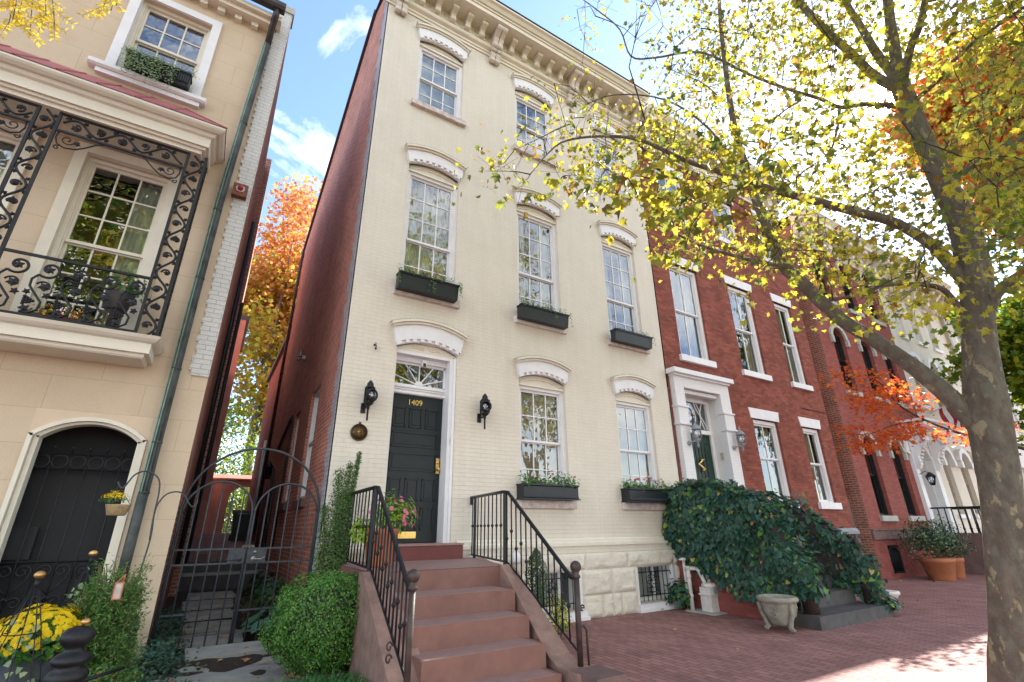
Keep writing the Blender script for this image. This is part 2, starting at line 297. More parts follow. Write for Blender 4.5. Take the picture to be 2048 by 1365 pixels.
class MB:
    def __init__(s): s.v = []; s.f = []; s.m = []; s.sm = []; s.cur = 0
    def add(s, vs, fs, smooth=False):
        k = len(s.v); s.v += [tuple(p) for p in vs]
        for f in fs: s.f.append([k + i for i in f]); s.m.append(s.cur); s.sm.append(smooth)
        return s
    def box(s, x0, x1, y0, y1, z0, z1):
        if x0 > x1: x0, x1 = x1, x0
        if y0 > y1: y0, y1 = y1, y0
        if z0 > z1: z0, z1 = z1, z0
        return s.add([(x0, y0, z0), (x1, y0, z0), (x1, y1, z0), (x0, y1, z0), (x0, y0, z1), (x1, y0, z1), (x1, y1, z1), (x0, y1, z1)],
                     [(0, 3, 2, 1), (4, 5, 6, 7), (0, 1, 5, 4), (1, 2, 6, 5), (2, 3, 7, 6), (3, 0, 4, 7)])
    def prism(s, prof, a0, a1, axis='x'):
        # prof: (u,v) outline. axis x: (y,z) ; axis y: (x,z) ; axis z: (x,y)
        n = len(prof)
        f = {'x': lambda u, v, a: (a, u, v), 'y': lambda u, v, a: (u, a, v), 'z': lambda u, v, a: (u, v, a)}[axis]
        vs = [f(u, v, a0) for u, v in prof] + [f(u, v, a1) for u, v in prof]
        fs = [tuple(range(n - 1, -1, -1)), tuple(range(n, 2 * n))] + [(i, (i + 1) % n, n + (i + 1) % n, n + i) for i in range(n)]
        return s.add(vs, fs)
    def quad(s, a, b, c, d): return s.add([a, b, c, d], [(0, 1, 2, 3)])
    def tube(s, pts, r, n=6, cap=True):
        pts = [Vector(p) for p in pts]; m = len(pts)
        if not hasattr(r, '__len__'): r = [r] * m
        vs = []; prev = None
        for i, p in enumerate(pts):
            tdir = (pts[min(i + 1, m - 1)] - pts[max(i - 1, 0)])
            if tdir.length < 1e-9: tdir = Vector((0, 0, 1))
            tdir.normalize()
            if prev is None:
                a = Vector((0, 0, 1)) if abs(tdir.z) < 0.9 else Vector((1, 0, 0))
                u = tdir.cross(a).normalized()
            else:
                u = prev - tdir * prev.dot(tdir)
                u = u.normalized() if u.length > 1e-6 else tdir.orthogonal().normalized()
            prev = u; vv = tdir.cross(u)
            for k in range(n):
                an = 2 * math.pi * k / n; vs.append(p + (u * math.cos(an) + vv * math.sin(an)) * r[i])
        fs = []
        for i in range(m - 1):
            for k in range(n): fs.append((i * n + k, i * n + (k + 1) % n, (i + 1) * n + (k + 1) % n, (i + 1) * n + k))
        if cap: fs.append(tuple(range(n - 1, -1, -1))); fs.append(tuple(range((m - 1) * n, m * n)))
        return s.add(vs, fs, n > 4)
    def bar(s, a, b, w, d=None):
        return s.tube([a, b], (w * 0.7071), 4)
    def lathe(s, prof, c=(0, 0, 0), n=20, sx=1, sy=1):
        c = Vector(c); vs = []
        for r, z in prof:
            for k in range(n):
                a = 2 * math.pi * k / n; vs.append((c.x + r * math.cos(a) * sx, c.y + r * math.sin(a) * sy, c.z + z))
        fs = []
        for i in range(len(prof) - 1):
            for k in range(n): fs.append((i * n + k, i * n + (k + 1) % n, (i + 1) * n + (k + 1) % n, (i + 1) * n + k))
        fs.append(tuple(range(n - 1, -1, -1))); fs.append(tuple(range((len(prof) - 1) * n, len(prof) * n)))
        return s.add(vs, fs, True)
    def ball(s, c, r, n=8, m=6, sz=1):
        return s.lathe([(max(r * math.sin(math.pi * i / m), 1e-4), -r * sz * math.cos(math.pi * i / m)) for i in range(m + 1)], c, n)
    def disc(s, c, nrm, r, th, n=16):
        c = Vector(c); nrm = Vector(nrm).normalized()
        return s.tube([c, c + nrm * th], r, n)
    def build(s, name, mats, parent=None, local=False):
        me = bpy.data.meshes.new(name); me.from_pydata(s.v, [], s.f)
        if isinstance(mats, str): mats = [mats]
        for x in mats: me.materials.append(MT[x])
        me.polygons.foreach_set('material_index', s.m); me.polygons.foreach_set('use_smooth', s.sm)
        me.update(); return link(name, me, parent, local)
def wallpanel(mb, x0, x1, z0, z1, y, holes, depth=0.25, axis='y'):
    xs = sorted({x0, x1} | {min(max(h[i], x0), x1) for h in holes for i in (0, 1)})
    zs = sorted({z0, z1} | {min(max(h[i], z0), z1) for h in holes for i in (2, 3)})
    P = (lambda u, v, a: (u, a, v)) if axis == 'y' else (lambda u, v, a: (a, u, v))
    for i in range(len(xs) - 1):
        for j in range(len(zs) - 1):
            cx, cz = (xs[i] + xs[i + 1]) / 2, (zs[j] + zs[j + 1]) / 2
            if any(h[0] < cx < h[1] and h[2] < cz < h[3] for h in holes): continue
            mb.quad(P(xs[i], zs[j], y), P(xs[i + 1], zs[j], y), P(xs[i + 1], zs[j + 1], y), P(xs[i], zs[j + 1], y))
    for h in holes:
        a, b_, c, d = h[:4]; yy = y + depth
        mb.quad(P(a, c, y), P(a, c, yy), P(a, d, yy), P(a, d, y)); mb.quad(P(b_, c, y), P(b_, d, y), P(b_, d, yy), P(b_, c, yy))
        mb.quad(P(a, d, y), P(a, d, yy), P(b_, d, yy), P(b_, d, y)); mb.quad(P(a, c, y), P(b_, c, y), P(b_, c, yy), P(a, c, yy))
def arcpts(xc, hw, zs, rise, off, n=14, ext=0.0):
    Rr = (hw * hw + rise * rise) / (2 * rise); zc = zs + rise - Rr; a = math.asin(min(1, hw / Rr)) if rise <= hw else math.pi - math.asin(hw / Rr)
    a += ext
    return [(xc + (Rr + off) * math.sin(-a + 2 * a * i / n), zc + (Rr + off) * math.cos(-a + 2 * a * i / n)) for i in range(n + 1)]
def archband(mb, xc, hw, zs, rise, t0, t1, y0, y1, n=14, ext=0.0, extb=None):
    A = arcpts(xc, hw, zs, rise, t0, n, ext); B = arcpts(xc, hw, zs, rise, t1, n, ext if extb is None else extb)
    vs = [(x, y0, z) for x, z in A] + [(x, y0, z) for x, z in B] + [(x, y1, z) for x, z in A] + [(x, y1, z) for x, z in B]
    k = n + 1; fs = []
    for i in range(n):
        fs += [(i, i + 1, k + i + 1, k + i), (2 * k + i, 3 * k + i, 3 * k + i + 1, 2 * k + i + 1), (k + i, k + i + 1, 3 * k + i + 1, 3 * k + i), (i, 2 * k + i, 2 * k + i + 1, i + 1)]
    fs += [(0, k, 3 * k, 2 * k), (n, 2 * k + n, 3 * k + n, k + n)]
    mb.add(vs, fs)
def archfill(mb, xc, hw, zbot, zs, rise, y, th=0.02, n=14):
    A = arcpts(xc, hw, zs, rise, 0, n); mb.prism([(xc - hw, zbot)] + A + [(xc + hw, zbot)], y, y + th, 'y')
def leafmesh(name, C, Nn, size, half, mats, midx=None, parent=None, fold=0.25, tang=None, local=False):
    C = np.asarray(C, float); n = len(C); Nn = np.asarray(Nn, float); Nn = Nn / (np.linalg.norm(Nn, axis=1, keepdims=True) + 1e-9)
    rnd = G.normal(size=(n, 3)) if tang is None else np.asarray(tang, float)
    T = rnd - Nn * (rnd * Nn).sum(1, keepdims=True); T /= (np.linalg.norm(T, axis=1, keepdims=True) + 1e-9); B = np.cross(Nn, T)
    size = np.broadcast_to(np.asarray(size, float), (n,))
    h = np.array(half, float); k = len(h)         # h[0] base, h[-1] tip on the axis
    left = h[1:-1][::-1].copy(); left[:, 0] *= -1
    out2 = np.vstack([h, left]); V = len(out2)
    x = out2[:, 0][None, :, None]; y = out2[:, 1][None, :, None]; s_ = size[:, None, None]
    P = C[:, None, :] + s_ * (x * B[:, None, :] + y * T[:, None, :] + np.abs(x) * fold * Nn[:, None, :])
    P = P.reshape(-1, 3)
    a = list(range(k)); b2 = [k - 1] + list(range(k, V)) + [0]
    idx = (np.arange(n)[:, None] * V)
    loops = np.hstack([idx + np.array(a), idx + np.array(b2)]).reshape(-1)
    npoly = 2 * n; la, lb = len(a), len(b2)
    starts = (np.arange(n)[:, None] * (la + lb) + np.array([0, la])).reshape(-1)
    tot = np.tile([la, lb], n)
    me = bpy.data.meshes.new(name); me.vertices.add(len(P)); me.vertices.foreach_set('co', P.reshape(-1).astype(np.float32))
    me.loops.add(len(loops)); me.loops.foreach_set('vertex_index', loops.astype(np.int32))
    me.polygons.add(npoly); me.polygons.foreach_set('loop_start', starts.astype(np.int32)); me.polygons.foreach_set('loop_total', tot.astype(np.int32))
    if isinstance(mats, str): mats = [mats]
    for q in mats: me.materials.append(MT[q])
    if midx is not None: me.polygons.foreach_set('material_index', np.repeat(np.asarray(midx, np.int32), 2))
    me.update(calc_edges=True); me.validate()
    return link(name, me, parent, local)
MAPLE = [(0, 0), (0.25, -0.06), (0.50, 0.12), (0.34, 0.30), (0.56, 0.62), (0.24, 0.58), (0, 1)]
OVAL = [(0, 0), (0.27, 0.45), (0, 1)]
IVY = [(0, 0), (0.42, -0.02), (0.30, 0.38), (0.34, 0.5), (0, 1)]
LONG = [(0, 0), (0.13, 0.4), (0, 1)]
def blobpts(c, r, n, rough=0.15, shell=0.35, zmin=-0.6, seed=0):
    d = G.normal(size=(n, 3)); d /= np.linalg.norm(d, axis=1, keepdims=True)
    d = d[d[:, 2] > zmin]; off = np.array([1 + rough * noise.noise(Vector(q) * 2.3 + Vector((seed, 0, 0))) * 2 + rough * 0.6 * noise.noise(Vector(q) * 6 + Vector((0, seed, 0))) for q in d])
    rr = off * (1 - shell * G.random(len(d)) ** 2)
    return np.array(c) + d * rr[:, None] * np.array(r), d
def catmull(pts, k=4):
    P_ = [Vector(p) for p in pts]; P_ = [P_[0] * 2 - P_[1]] + P_ + [P_[-1] * 2 - P_[-2]]; o = []
    for i in range(1, len(P_) - 2):
        for j in range(k):
            t = j / k; a, b, c, d = P_[i - 1:i + 3]; o.append(0.5 * ((2 * b) + (c - a) * t + (2 * a - 5 * b + 4 * c - d) * t * t + (3 * b - a - 3 * c + d) * t ** 3))
    o.append(P_[-2]); return o
def textmesh(name, s, size, loc, mat, parent, ext=0.004, rot=(math.pi / 2, 0, 0)):
    cu = bpy.data.curves.new(name, 'FONT'); cu.body = s; cu.size = size; cu.extrude = ext; cu.align_x = 'CENTER'
    o = bpy.data.objects.new('tmp', cu); scene.collection.objects.link(o); dg = bpy.context.evaluated_depsgraph_get()
    me = bpy.data.meshes.new_from_object(o.evaluated_get(dg)); bpy.data.objects.remove(o)
    from mathutils import Euler
    me.transform(Matrix.Translation(loc) @ Euler(rot).to_matrix().to_4x4()); me.materials.clear(); me.materials.append(MT[mat])
    return link(name, me, parent)

# ------------------------------------------------------------------ windows
def window(parent, x0, x1, z0, z1, y=0.12, cols=3, up=2, lo=2, frame='white_paint', cas=0.075, glass='glass', curtain=None, split=0.5, mun=0.022,
           sill=None, sillmat='sill_white', sd_=0.09, cfrac=1.0, archtop=0, name='window', label=None, outproj=0.0):
    fb = MB()      # casing
    yo = y - 0.05 - outproj
    fb.box(x0, x0 + cas, yo, y + 0.10, z0, z1); fb.box(x1 - cas, x1, yo, y + 0.10, z0, z1)
    fb.box(x0 + cas, x1 - cas, yo, y + 0.10, z1 - cas, z1); fb.box(x0 + cas, x1 - cas, yo, y + 0.10, z0, z0 + 0.045)
    fb.box(x0 + cas, x0 + cas + 0.018, y - 0.022, y - 0.002, z0 + 0.045, z1 - cas); fb.box(x1 - cas - 0.018, x1 - cas, y - 0.022, y - 0.002, z0 + 0.045, z1 - cas)
    wo = fb.build(name, frame, parent)
    if label: wo['label'] = label
    a, b_, c, d = x0 + cas, x1 - cas, z0 + 0.045, z1 - cas
    zm = c + (d - c) * split
    def sash(nm, c, d, yy, rows, st=0.05):
        s = MB(); s.box(a, a + st, yy, yy + 0.035, c, d); s.box(b_ - st, b_, yy, yy + 0.035, c, d)
        s.box(a + st, b_ - st, yy, yy + 0.035, d - st, d); s.box(a + st, b_ - st, yy, yy + 0.035, c, c + st * 0.9)
        for i in range(1, cols):
            xx = a + st + (b_ - a - 2 * st) * i / cols; s.box(xx - mun / 2, xx + mun / 2, yy + 0.004, yy + 0.03, c + st * 0.9, d - st)
        for j in range(1, rows):
            zz = c + st * 0.9 + (d - c - 1.9 * st) * j / rows
            s.box(a + st, b_ - st, yy + 0.006, yy + 0.028, zz - mun / 2, zz + mun / 2)
        s.build(nm, frame, wo)
    sash('upper_sash', zm, d, y, up); sash('lower_sash', c, zm + 0.03, y + 0.04, lo)
    g = MB(); g.quad((a, y + 0.019, zm), (b_, y + 0.019, zm), (b_, y + 0.019, d), (a, y + 0.019, d))
    g.quad((a, y + 0.059, c), (b_, y + 0.059, c), (b_, y + 0.059, zm), (a, y + 0.059, zm)); g.build('pane', glass, wo)
    if sill:
        s = MB(); s.box(x0 - sd_, x1 + sd_, -0.085, y + 0.05, z0 - sill, z0 - 0.002); s.build('sill', sillmat, wo)
    yc = y + 0.16
    if curtain:
        cm = MB(); kinds, matn = curtain
        def drape(xa, xb, zb, zt, amp=0.025, fr=0.1):
            n = max(6, int((xb - xa) / 0.012)); vs = []
            for i in range(n + 1):
                xx = xa + (xb - xa) * i / n; yy = yc + amp * math.sin(xx / fr * 2 * math.pi) + amp * 0.5 * math.sin(xx / fr * 3.7 + 1)
                vs += [(xx, yy, zb), (xx, yy + 0.01, zt)]
            cm.add(vs, [(2 * i, 2 * i + 2, 2 * i + 3, 2 * i + 1) for i in range(n)], True)
        if kinds == 'full': drape(a, b_, c, d)
        elif kinds == 'sides': drape(a, a + 0.32 * (b_ - a), c, d); drape(b_ - 0.32 * (b_ - a), b_, c, d)
        elif kinds == 'right': drape(b_ - 0.4 * (b_ - a), b_, c, d)
        elif kinds == 'shade':
            zb = d - (d - c) * cfrac; cm.quad((a, yc, zb), (b_, yc, zb), (b_, yc, d), (a, yc, d))
        elif kinds == 'roman':
            zb = d - (d - c) * cfrac; n = 16; rows = 9; vs = []
            for j in range(rows + 1):
                for i in range(n + 1):
                    u = i / n; sag = 0.14 * (1 - (2 * u - 1) ** 2) * (j / rows) ** 2
                    vs.append((a + (b_ - a) * u, yc - 0.035 * (j % 2), d + (zb - d) * (j / rows if j < 4 else (0.6 + 0.4 * (j - 3) / (rows - 3))) - sag * 0.9))
            cm.add(vs, [(j * (n + 1) + i, j * (n + 1) + i + 1, (j + 1) * (n + 1) + i + 1, (j + 1) * (n + 1) + i) for j in range(rows) for i in range(n)], True)
            drape(a, a + 0.2, c, zb); drape(b_ - 0.3, b_, c, zb)
        cm.build('curtain', matn, wo)
    return wo
def hood(parent, xc, hw, zs, rise=0.13, band=0.28, mat='white_paint', cap='cream_paint'):
    h = MB(); archband(h, xc, hw, zs, rise, 0.055, band, -0.075, 0.02, extb=-0.04)
    archband(h, xc, hw, zs, rise, 0.0, 0.055, -0.04, 0.02)
    nt_ = 9; pts = arcpts(xc, hw, zs, rise, 0.0, nt_ * 2 * 2, 0)
    A = arcpts(xc, hw, zs, rise, 0.0, nt_ * 4); B = arcpts(xc, hw, zs, rise, 0.055, nt_ * 4)
    for i in range(nt_):
        j0 = 4 * i + (0 if i == 0 else 0); lo, hi = 4 * i + 1, 4 * i + 4
        if i == 0: lo = 0
        pa = [A[lo], A[(lo + hi) // 2], A[hi - (0 if i < nt_ - 1 else 0) - (1 if i < nt_ else 0)], B[hi - 1], B[(lo + hi) // 2], B[lo]]
        h.prism(pa, -0.072, -0.039, 'y')
    h.cur = 0; o = h.build('hood', mat, parent)
    c = MB(); archband(c, xc, hw, zs, rise, band + 0.002, band + 0.045, -0.105, 0.0, ext=-0.034); archband(c, xc, hw, zs, rise, band + 0.047, band + 0.09, -0.14, 0.0, ext=-0.026)
    # little rusticated bumps on top of the drip moulding
    T = arcpts(xc, hw, zs, rise, band + 0.093, 26, -0.03)
    c.cur = 1
    for (x, z) in T: c.box(x - 0.018, x + 0.018, -0.142, -0.02, z - 0.004, z + 0.007)
    c.build('drip_moulding', [cap, 'tan_stone'], parent); return o

# ================================================================== THE GROUND
def sheet(name, pts, mat, label=None, kind='structure'):
    m = MB(); m.add(pts, [tuple(range(len(pts)))]); o = m.build(name, mat); o['kind'] = kind
    if label: o['label'] = label; o['category'] = name.split('_')[-1]
    return o
sheet('ground', [(-200, -200, -0.20), (260, -200, -0.20), (260, 200, -0.20), (-200, 200, -0.20)], 'soil')
m = MB(); m.box(-60, 160, -9.2, -0.0, -0.25, 0.0); o = m.build('pavement', 'paving'); o['kind'] = 'structure'
m = MB(); m.box(-60, 160, -9.38, -9.202, -0.25, 0.006); o = m.build('kerb', 'kerb_stone'); o['kind'] = 'structure'
sheet('road', [(-60, -18, -0.14), (160, -18, -0.14), (160, -9.3, -0.14), (-60, -9.3, -0.14)], 'asphalt')
m = MB(); m.box(-60, 160, -23, -18, -0.25, 0.0); o = m.build('far_pavement', 'paving'); o['kind'] = 'structure'
# planting bed in front of the left house and the passage
m = MB(); nx, ny = 44, 40
vs = []
for j in range(ny + 1):
    for i in range(nx + 1):
        x = -5.5 + 7.15 * i / nx; y = -3.9 + 3.9 * j / ny
        vs.append((x, y, 0.05 + 0.10 * (j / ny) + 0.03 * noise.noise(Vector((x * 3, y * 3, 0))) + (0.02 if x < 1.0 else 0)))
m.add(vs, [(j * (nx + 1) + i, j * (nx + 1) + i + 1, (j + 1) * (nx + 1) + i + 1, (j + 1) * (nx + 1) + i) for j in range(ny) for i in range(nx)], True)
o = m.build('garden_bed', 'soil'); o['kind'] = 'structure'
# passage floor rising to the back
m = MB(); m.add([(-0.28, 0, 0.10), (1.5, 0, 0.10), (1.5, 5.6, 0.34), (-0.28, 5.6, 0.34)], [(0, 1, 2, 3)]); o = m.build('passage_ground', 'soil'); o['kind'] = 'structure'
def slab(mb, x0, x1, y0, y1, z):
    j = lambda: R_.uniform(-0.03, 0.03)
    p = [(x0 + j(), y0 + j()), (x1 + j(), y0 + j()), (x1 + j(), y1 + j()), (x0 + j(), y1 + j())]; mb.prism(p, z - 0.05, z, 'z')
m = MB(); slab(m, 0.15, 0.98, -0.42, 0.18, 0.19); slab(m, 0.0, 0.80, 0.42, 1.1, 0.20); slab(m, 0.02, 0.72, 1.25, 1.95, 0.23); slab(m, 0.05, 0.75, 2.15, 2.9, 0.27); slab(m, 0.0, 0.8, 3.1, 4.0, 0.31); slab(m, 0.05, 0.85, 4.2, 5.0, 0.35)
slab(m, -0.25, 1.55, -1.75, -0.62, 0.145); slab(m, -0.2, 1.5, -3.8, -1.9, 0.11)
o = m.build('path', 'slate'); o['kind'] = 'structure'
m = MB()
m.box(-0.28, 1.49, 5.62, 6.1, 0.2, 0.62); m.box(-0.28, 1.49, 6.1, 6.5, 0.2, 0.86); m.cur = 1
m.box(-0.28, 1.49, 5.58, 6.12, 0.62, 0.66)
o = m.build('passage_steps', ['dark_stone', 'slate']); o['kind'] = 'structure'
m = MB(); m.add([(-0.28, 6.45, 1.02), (3.2, 6.45, 1.02), (3.2, 17.4, 1.42), (-0.6, 17.4, 1.42), (-0.28, 6.45, 0.8), (3.2, 6.45, 0.8)], [(0, 1, 2, 3), (4, 5, 1, 0)])
o = m.build('patio', 'patio_tiles'); o['kind'] = 'structure'
sheet('back_garden', [(-8, 17.6, 1.3), (16, 17.6, 1.3), (30, 60, 2.5), (-20, 60, 2.5)], 'soil')

# ================================================================== CREAM HOUSE
HX0, HX1 = 1.505, 9.30
house = empty('brick_house', (5.4, 0.2, 0), 'cream painted brick row house with white arched window hoods and heavy bracketed cornice', 'house')
W1, W2, W3 = (2.33, 3.46), (4.94, 6.09), (7.52, 8.66)
holes = []
for wx in (W1, W2, W3):
    holes.append((wx[0], wx[1], 5.69, 8.74)); holes.append((wx[0], wx[1], 10.29, 12.38))
for wx in (W2, W3): holes.append((wx[0], wx[1], 2.02, 4.50))
holes.append((2.40, 3.56, 1.30, 4.68))
m = MB(); wallpanel(m, HX0, HX1, 1.09, 13.5, 0.0, holes, 0.30); m.build('wall', 'cream_brick', house)
# rubble stone base
bs_ = MB()
def roughblock(x0, x1, z0, z1, y=-0.075, d=0.035, seed=0):
    nx, nz = max(3, int((x1 - x0) / 0.035)), max(3, int((z1 - z0) / 0.035)); vs = []
    for j in range(nz + 1):
        for i in range(nx + 1):
            u, v = i / nx, j / nz; x = x0 + (x1 - x0) * u; z = z0 + (z1 - z0) * v
            e = min(1, min(u * (x1 - x0), (1 - u) * (x1 - x0), v * (z1 - z0), (1 - v) * (z1 - z0)) / 0.05)
            q = Vector((x * 4.2, seed, z * 5.5)); f = noise.fractal(q, 0.9, 2.2, 4) + 0.6 * noise.cell(q * 0.8)
            vs.append((x, y - e * (0.018 + d * (0.5 + f * 0.55)), z))
    bs_.add(vs, [(j * (nx + 1) + i, j * (nx + 1) + i + 1, (j + 1) * (nx + 1) + i + 1, (j + 1) * (nx + 1) + i) for j in range(nz) for i in range(nx)], False)
BW = [(5.13, 6.19), (7.60, 8.66)]
wallpanel(bs_, HX0, HX1, -0.1, 1.09, -0.072, [(a, b, 0.14, 0.80) for a, b in BW], 0.42)
for k, (a, b) in enumerate([(3.5, 4.3), (4.3, 5.1), (6.22, 6.95), (6.95, 7.57), (8.70, 9.28)]):
    roughblock(a + .006, b - .006, 0.376, 0.795, seed=k)
    roughblock(a + .006, (a + b) / 2 + 0.1 * (k % 3 - 1) - .006, 0.0, 0.365, seed=k + 7); roughblock((a + b) / 2 + 0.1 * (k % 3 - 1) + .006, b - .006, 0.0, 0.365, seed=k + 17)
for k, (a, b) in enumerate([(3.5, 4.9), (4.9, 6.33), (6.33, 7.4), (7.4, 8.7), (8.7, 9.28)]): roughblock(a + .006, b - .006, 0.806, 1.085, seed=k + 30)
bs_.build('stone_base', 'rough_stone', house)
m = MB(); m.box(HX0, HX1, -0.055, -0.002, 1.092, 1.215); m.build('base_course', 'cream_brick', house)
m = MB(); m.prism([(-0.002, 1.218), (-0.085, 1.218), (-0.085, 1.275), (-0.06, 1.29), (-0.06, 1.33), (-0.03, 1.355), (-0.002, 1.36)], 3.66, HX1, 'x')
m.prism([(-0.002, 1.218), (-0.085, 1.218), (-0.085, 1.275), (-0.06, 1.29), (-0.06, 1.33), (-0.03, 1.355), (-0.002, 1.36)], HX0, 2.30, 'x'); m.build('water_table', 'cream_paint', house)
# party walls, back, roof
prof = [(0.0, 13.45), (1.35, 14.15), (5.3, 12.9), (9.67, 11.35)]
m = MB()
sh = [(1.72, 2.64, 2.06, 4.18), (3.97, 4.75, 2.08, 4.12)]
wallpanel(m, 0.30, 9.67, 0.0, 11.35, HX0, sh, 0.2, 'x')
top = [(0.30, 11.35)] + [(0.30, 13.6)] + prof[1:]
m.add([(HX0, a, b) for a, b in top], [tuple(range(len(top)))])
m.build('side_wall', 'alley_brick', house)
m = MB(); m.add([(HX1, 0.3, 0), (HX1, 9.67, 0), (HX1, 9.67, 11.3), (HX1, 0.3, 13.6), (HX0, 9.67, 0), (HX0, 9.67, 11.35)], [(0, 1, 2, 3), (1, 4, 5, 2)])
m.build('rear_wall', 'alley_brick', house)
m = MB(); m.add([(HX0 - 0.05, -0.1, 13.72), (HX1, -0.1, 13.72), (HX1, 1.35, 14.05), (HX0 - 0.05, 1.35, 14.18), (HX0 - 0.05, 9.8, 11.38), (HX1, 9.8, 11.38)], [(0, 1, 2, 3), (3, 2, 5, 4)])
m.prism([(1.3, 14.12), (1.3, 14.25), (9.8, 11.50), (9.8, 11.37)], HX0 - 0.07, HX0 + 0.12, 'x'); m.build('roof', 'roof_dark', house)
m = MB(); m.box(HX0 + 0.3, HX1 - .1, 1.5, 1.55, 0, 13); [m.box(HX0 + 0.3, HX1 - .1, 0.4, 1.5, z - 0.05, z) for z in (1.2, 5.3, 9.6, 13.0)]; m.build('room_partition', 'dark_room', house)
# painted toothed quoins returning into the passage
m = MB(); z = 0.1; k = 0
while z < 13.3:
    d = 0.27 + (0.10 if k % 2 else 0.0) + 0.08 * noise.noise(Vector((z * 2, 0, 0))); m.box(HX0 - 0.006, HX0 + 0.02, 0.0, d, z, z + 0.072 * 3); z += 0.072 * 3; k += 1
m.build('quoin', 'quoin_brick', house)
m = MB(); m.tube([(HX0 - 0.07, 9.6, 1.5), (HX0 - 0.07, 9.6, 10.9), (HX0 - 0.04, 9.62, 11.3)], 0.05, 8); [m.tube([(HX0 - 0.07, 9.6, z), (HX0 - 0.07, 9.6, z + 0.06)], 0.065, 8) for z in (4, 6.5, 9)]
m.build('rain_pipe', 'gutter_metal', house)
# windows
for k, (a, b) in enumerate((W1, W2, W3)):
    wn = window(house, a, b, 5.69, 8.46, cols=3, up=3, lo=2, split=0.42, curtain=('full', 'curtain') if k == 0 else ('sides', 'curtain'), sill=0.15, sillmat='marble' if k != 1 else 'sill_white')
    window(house, a, b, 10.29, 12.12, cols=3, up=2, lo=2, curtain=('shade', 'pale_shade') if k == 0 else ('sides', 'curtain'), cfrac=0.98, sill=0.13, sillmat='marble')
    if k: window(house, a, b, 2.02, 4.24, cols=3, up=2, lo=2, curtain=('roman', 'curtain_gold'), cfrac=0.8, sill=0.14, sillmat='marble')
for (a, b) in (W1, W2, W3):
    xc, hw = (a + b) / 2, (b - a) / 2
    for zs, zb in ((8.585, 8.46), (12.22, 12.12), (4.36, 4.24)):
        if zs < 5 and a < 3: continue
        hood(house, xc, hw + 0.005, zs)
        t_ = MB(); archfill(t_, xc, hw, zb + 0.002, zs, 0.13, 0.07); archband(t_, xc, hw - 0.05, zs - 0.05, 0.10, -0.02, 0.012, 0.055, 0.08); t_.box(a, b, 0.03, 0.09, zb - 0.01, zb + 0.03)
        for s in (-1, 1):
            P_ = []
            for i in range(22):
                u = i / 21; an = u * 4.2 * math.pi / 2; r = 0.045 * (1 - u * 0.8); P_.append((xc + s * (0.10 + r * math.cos(an)), 0.066, zs + 0.03 + r * math.sin(an)))
            t_.tube([(xc + s * 0.33, 0.066, zs - 0.02)] + P_, 0.006, 4)
        t_.build('tympanum', 'cream_paint', house)
hood(house, 2.98, 0.60, 4.56, 0.14, 0.33)
# front door
door = MB(); dx0, dx1, dz0, dz1, dy = 2.43, 3.44, 1.335, 3.78, 0.28
door.box(dx0, dx1, dy, dy + 0.05, dz0, dz1)
def panel(mb, x0, x1, z0, z1, y):
    e = 0.022
    for (a, b, c, d) in ((x0, x1, z0, z0 + e), (x0, x1, z1 - e, z1), (x0, x0 + e, z0, z1), (x1 - e, x1, z0, z1)): mb.box(a, b, y - 0.016, y - 0.001, c, d)
    mb.prism([(x0 + 0.05, z0 + 0.05), (x1 - 0.05, z0 + 0.05), (x1 - 0.05, z1 - 0.05), (x0 + 0.05, z1 - 0.05)], y - 0.012, y - 0.001, 'y')
wz = (dx1 - dx0)
for i in range(3):
    a = dx0 + 0.085 + i * (wz - 0.11) / 3
    panel(door, a, a + 0.235, 3.20, 3.55, dy); panel(door, a, a + 0.235, 1.98, 2.34, dy); panel(door, a, a + 0.235, 1.52, 1.87, dy)
panel(door, dx0 + 0.085, dx1 - 0.085, 2.86, 3.12, dy); panel(door, dx0 + 0.085, dx1 - 0.085, 2.46, 2.76, dy)
dr = door.build('front_door', 'green_black_paint', house)
m = MB(); m.box(dx1 - 0.085, dx1 - 0.025, dy - 0.022, dy - 0.001, 2.44, 2.70); m.cur = 0; m.ball((dx1 - 0.055, dy - 0.075, 2.51), 0.03); m.tube([(dx1 - 0.055, dy - 0.02, 2.51), (dx1 - 0.055, dy - 0.06, 2.51)], 0.012); m.disc((dx1 - 0.055, dy - 0.022, 2.63), (0, -1, 0), 0.022, 0.018); m.build('knob', 'brass', dr)
m = MB(); m.box(2.76, 3.06, dy - 0.018, dy - 0.001, 1.40, 1.50); m.box(2.79, 3.03, dy - 0.03, dy - 0.019, 1.42, 1.48); m.build('mail_slot', 'brass', dr)
textmesh('house_number', '1409', 0.14, (2.90, dy - 0.008, 3.605), 'brass', dr, 0.006)
fr = MB(); fr.box(2.402, 2.43, 0.06, 0.33, 1.30, 4.50); fr.box(3.44, 3.558, 0.02, 0.33, 1.30, 4.50); fr.box(2.43, 3.44, 0.22, 0.33, 3.78, 3.94)
fr.box(2.43, 3.44, 0.18, 0.33, 4.37, 4.46); fr.box(2.41, 3.50, 0.04, 0.2, 4.46, 4.52); fr.box(3.50, 3.545, -0.02, 0.02, 1.31, 4.5)
for i in range(34): fr.ball((2.45 + i * 0.0295, 0.212, 3.86), 0.016, 6, 4)
fr.box(2.43, 3.44, 0.19, 0.225, 3.895, 3.925); fr.box(2.43, 3.44, 0.20, 0.225, 3.79, 3.815)
fo = fr.build('door_frame', 'white_paint', house)
m = MB(); cxf, czf = 2.935, 3.95
m.box(2.43, 3.44, 0.235, 0.265, 4.33, 4.37); m.box(2.43, 3.44, 0.235, 0.265, 3.94, 3.965); m.box(2.43, 2.46, 0.235, 0.265, 3.95, 4.36); m.box(3.41, 3.44, 0.235, 0.265, 3.95, 4.36)
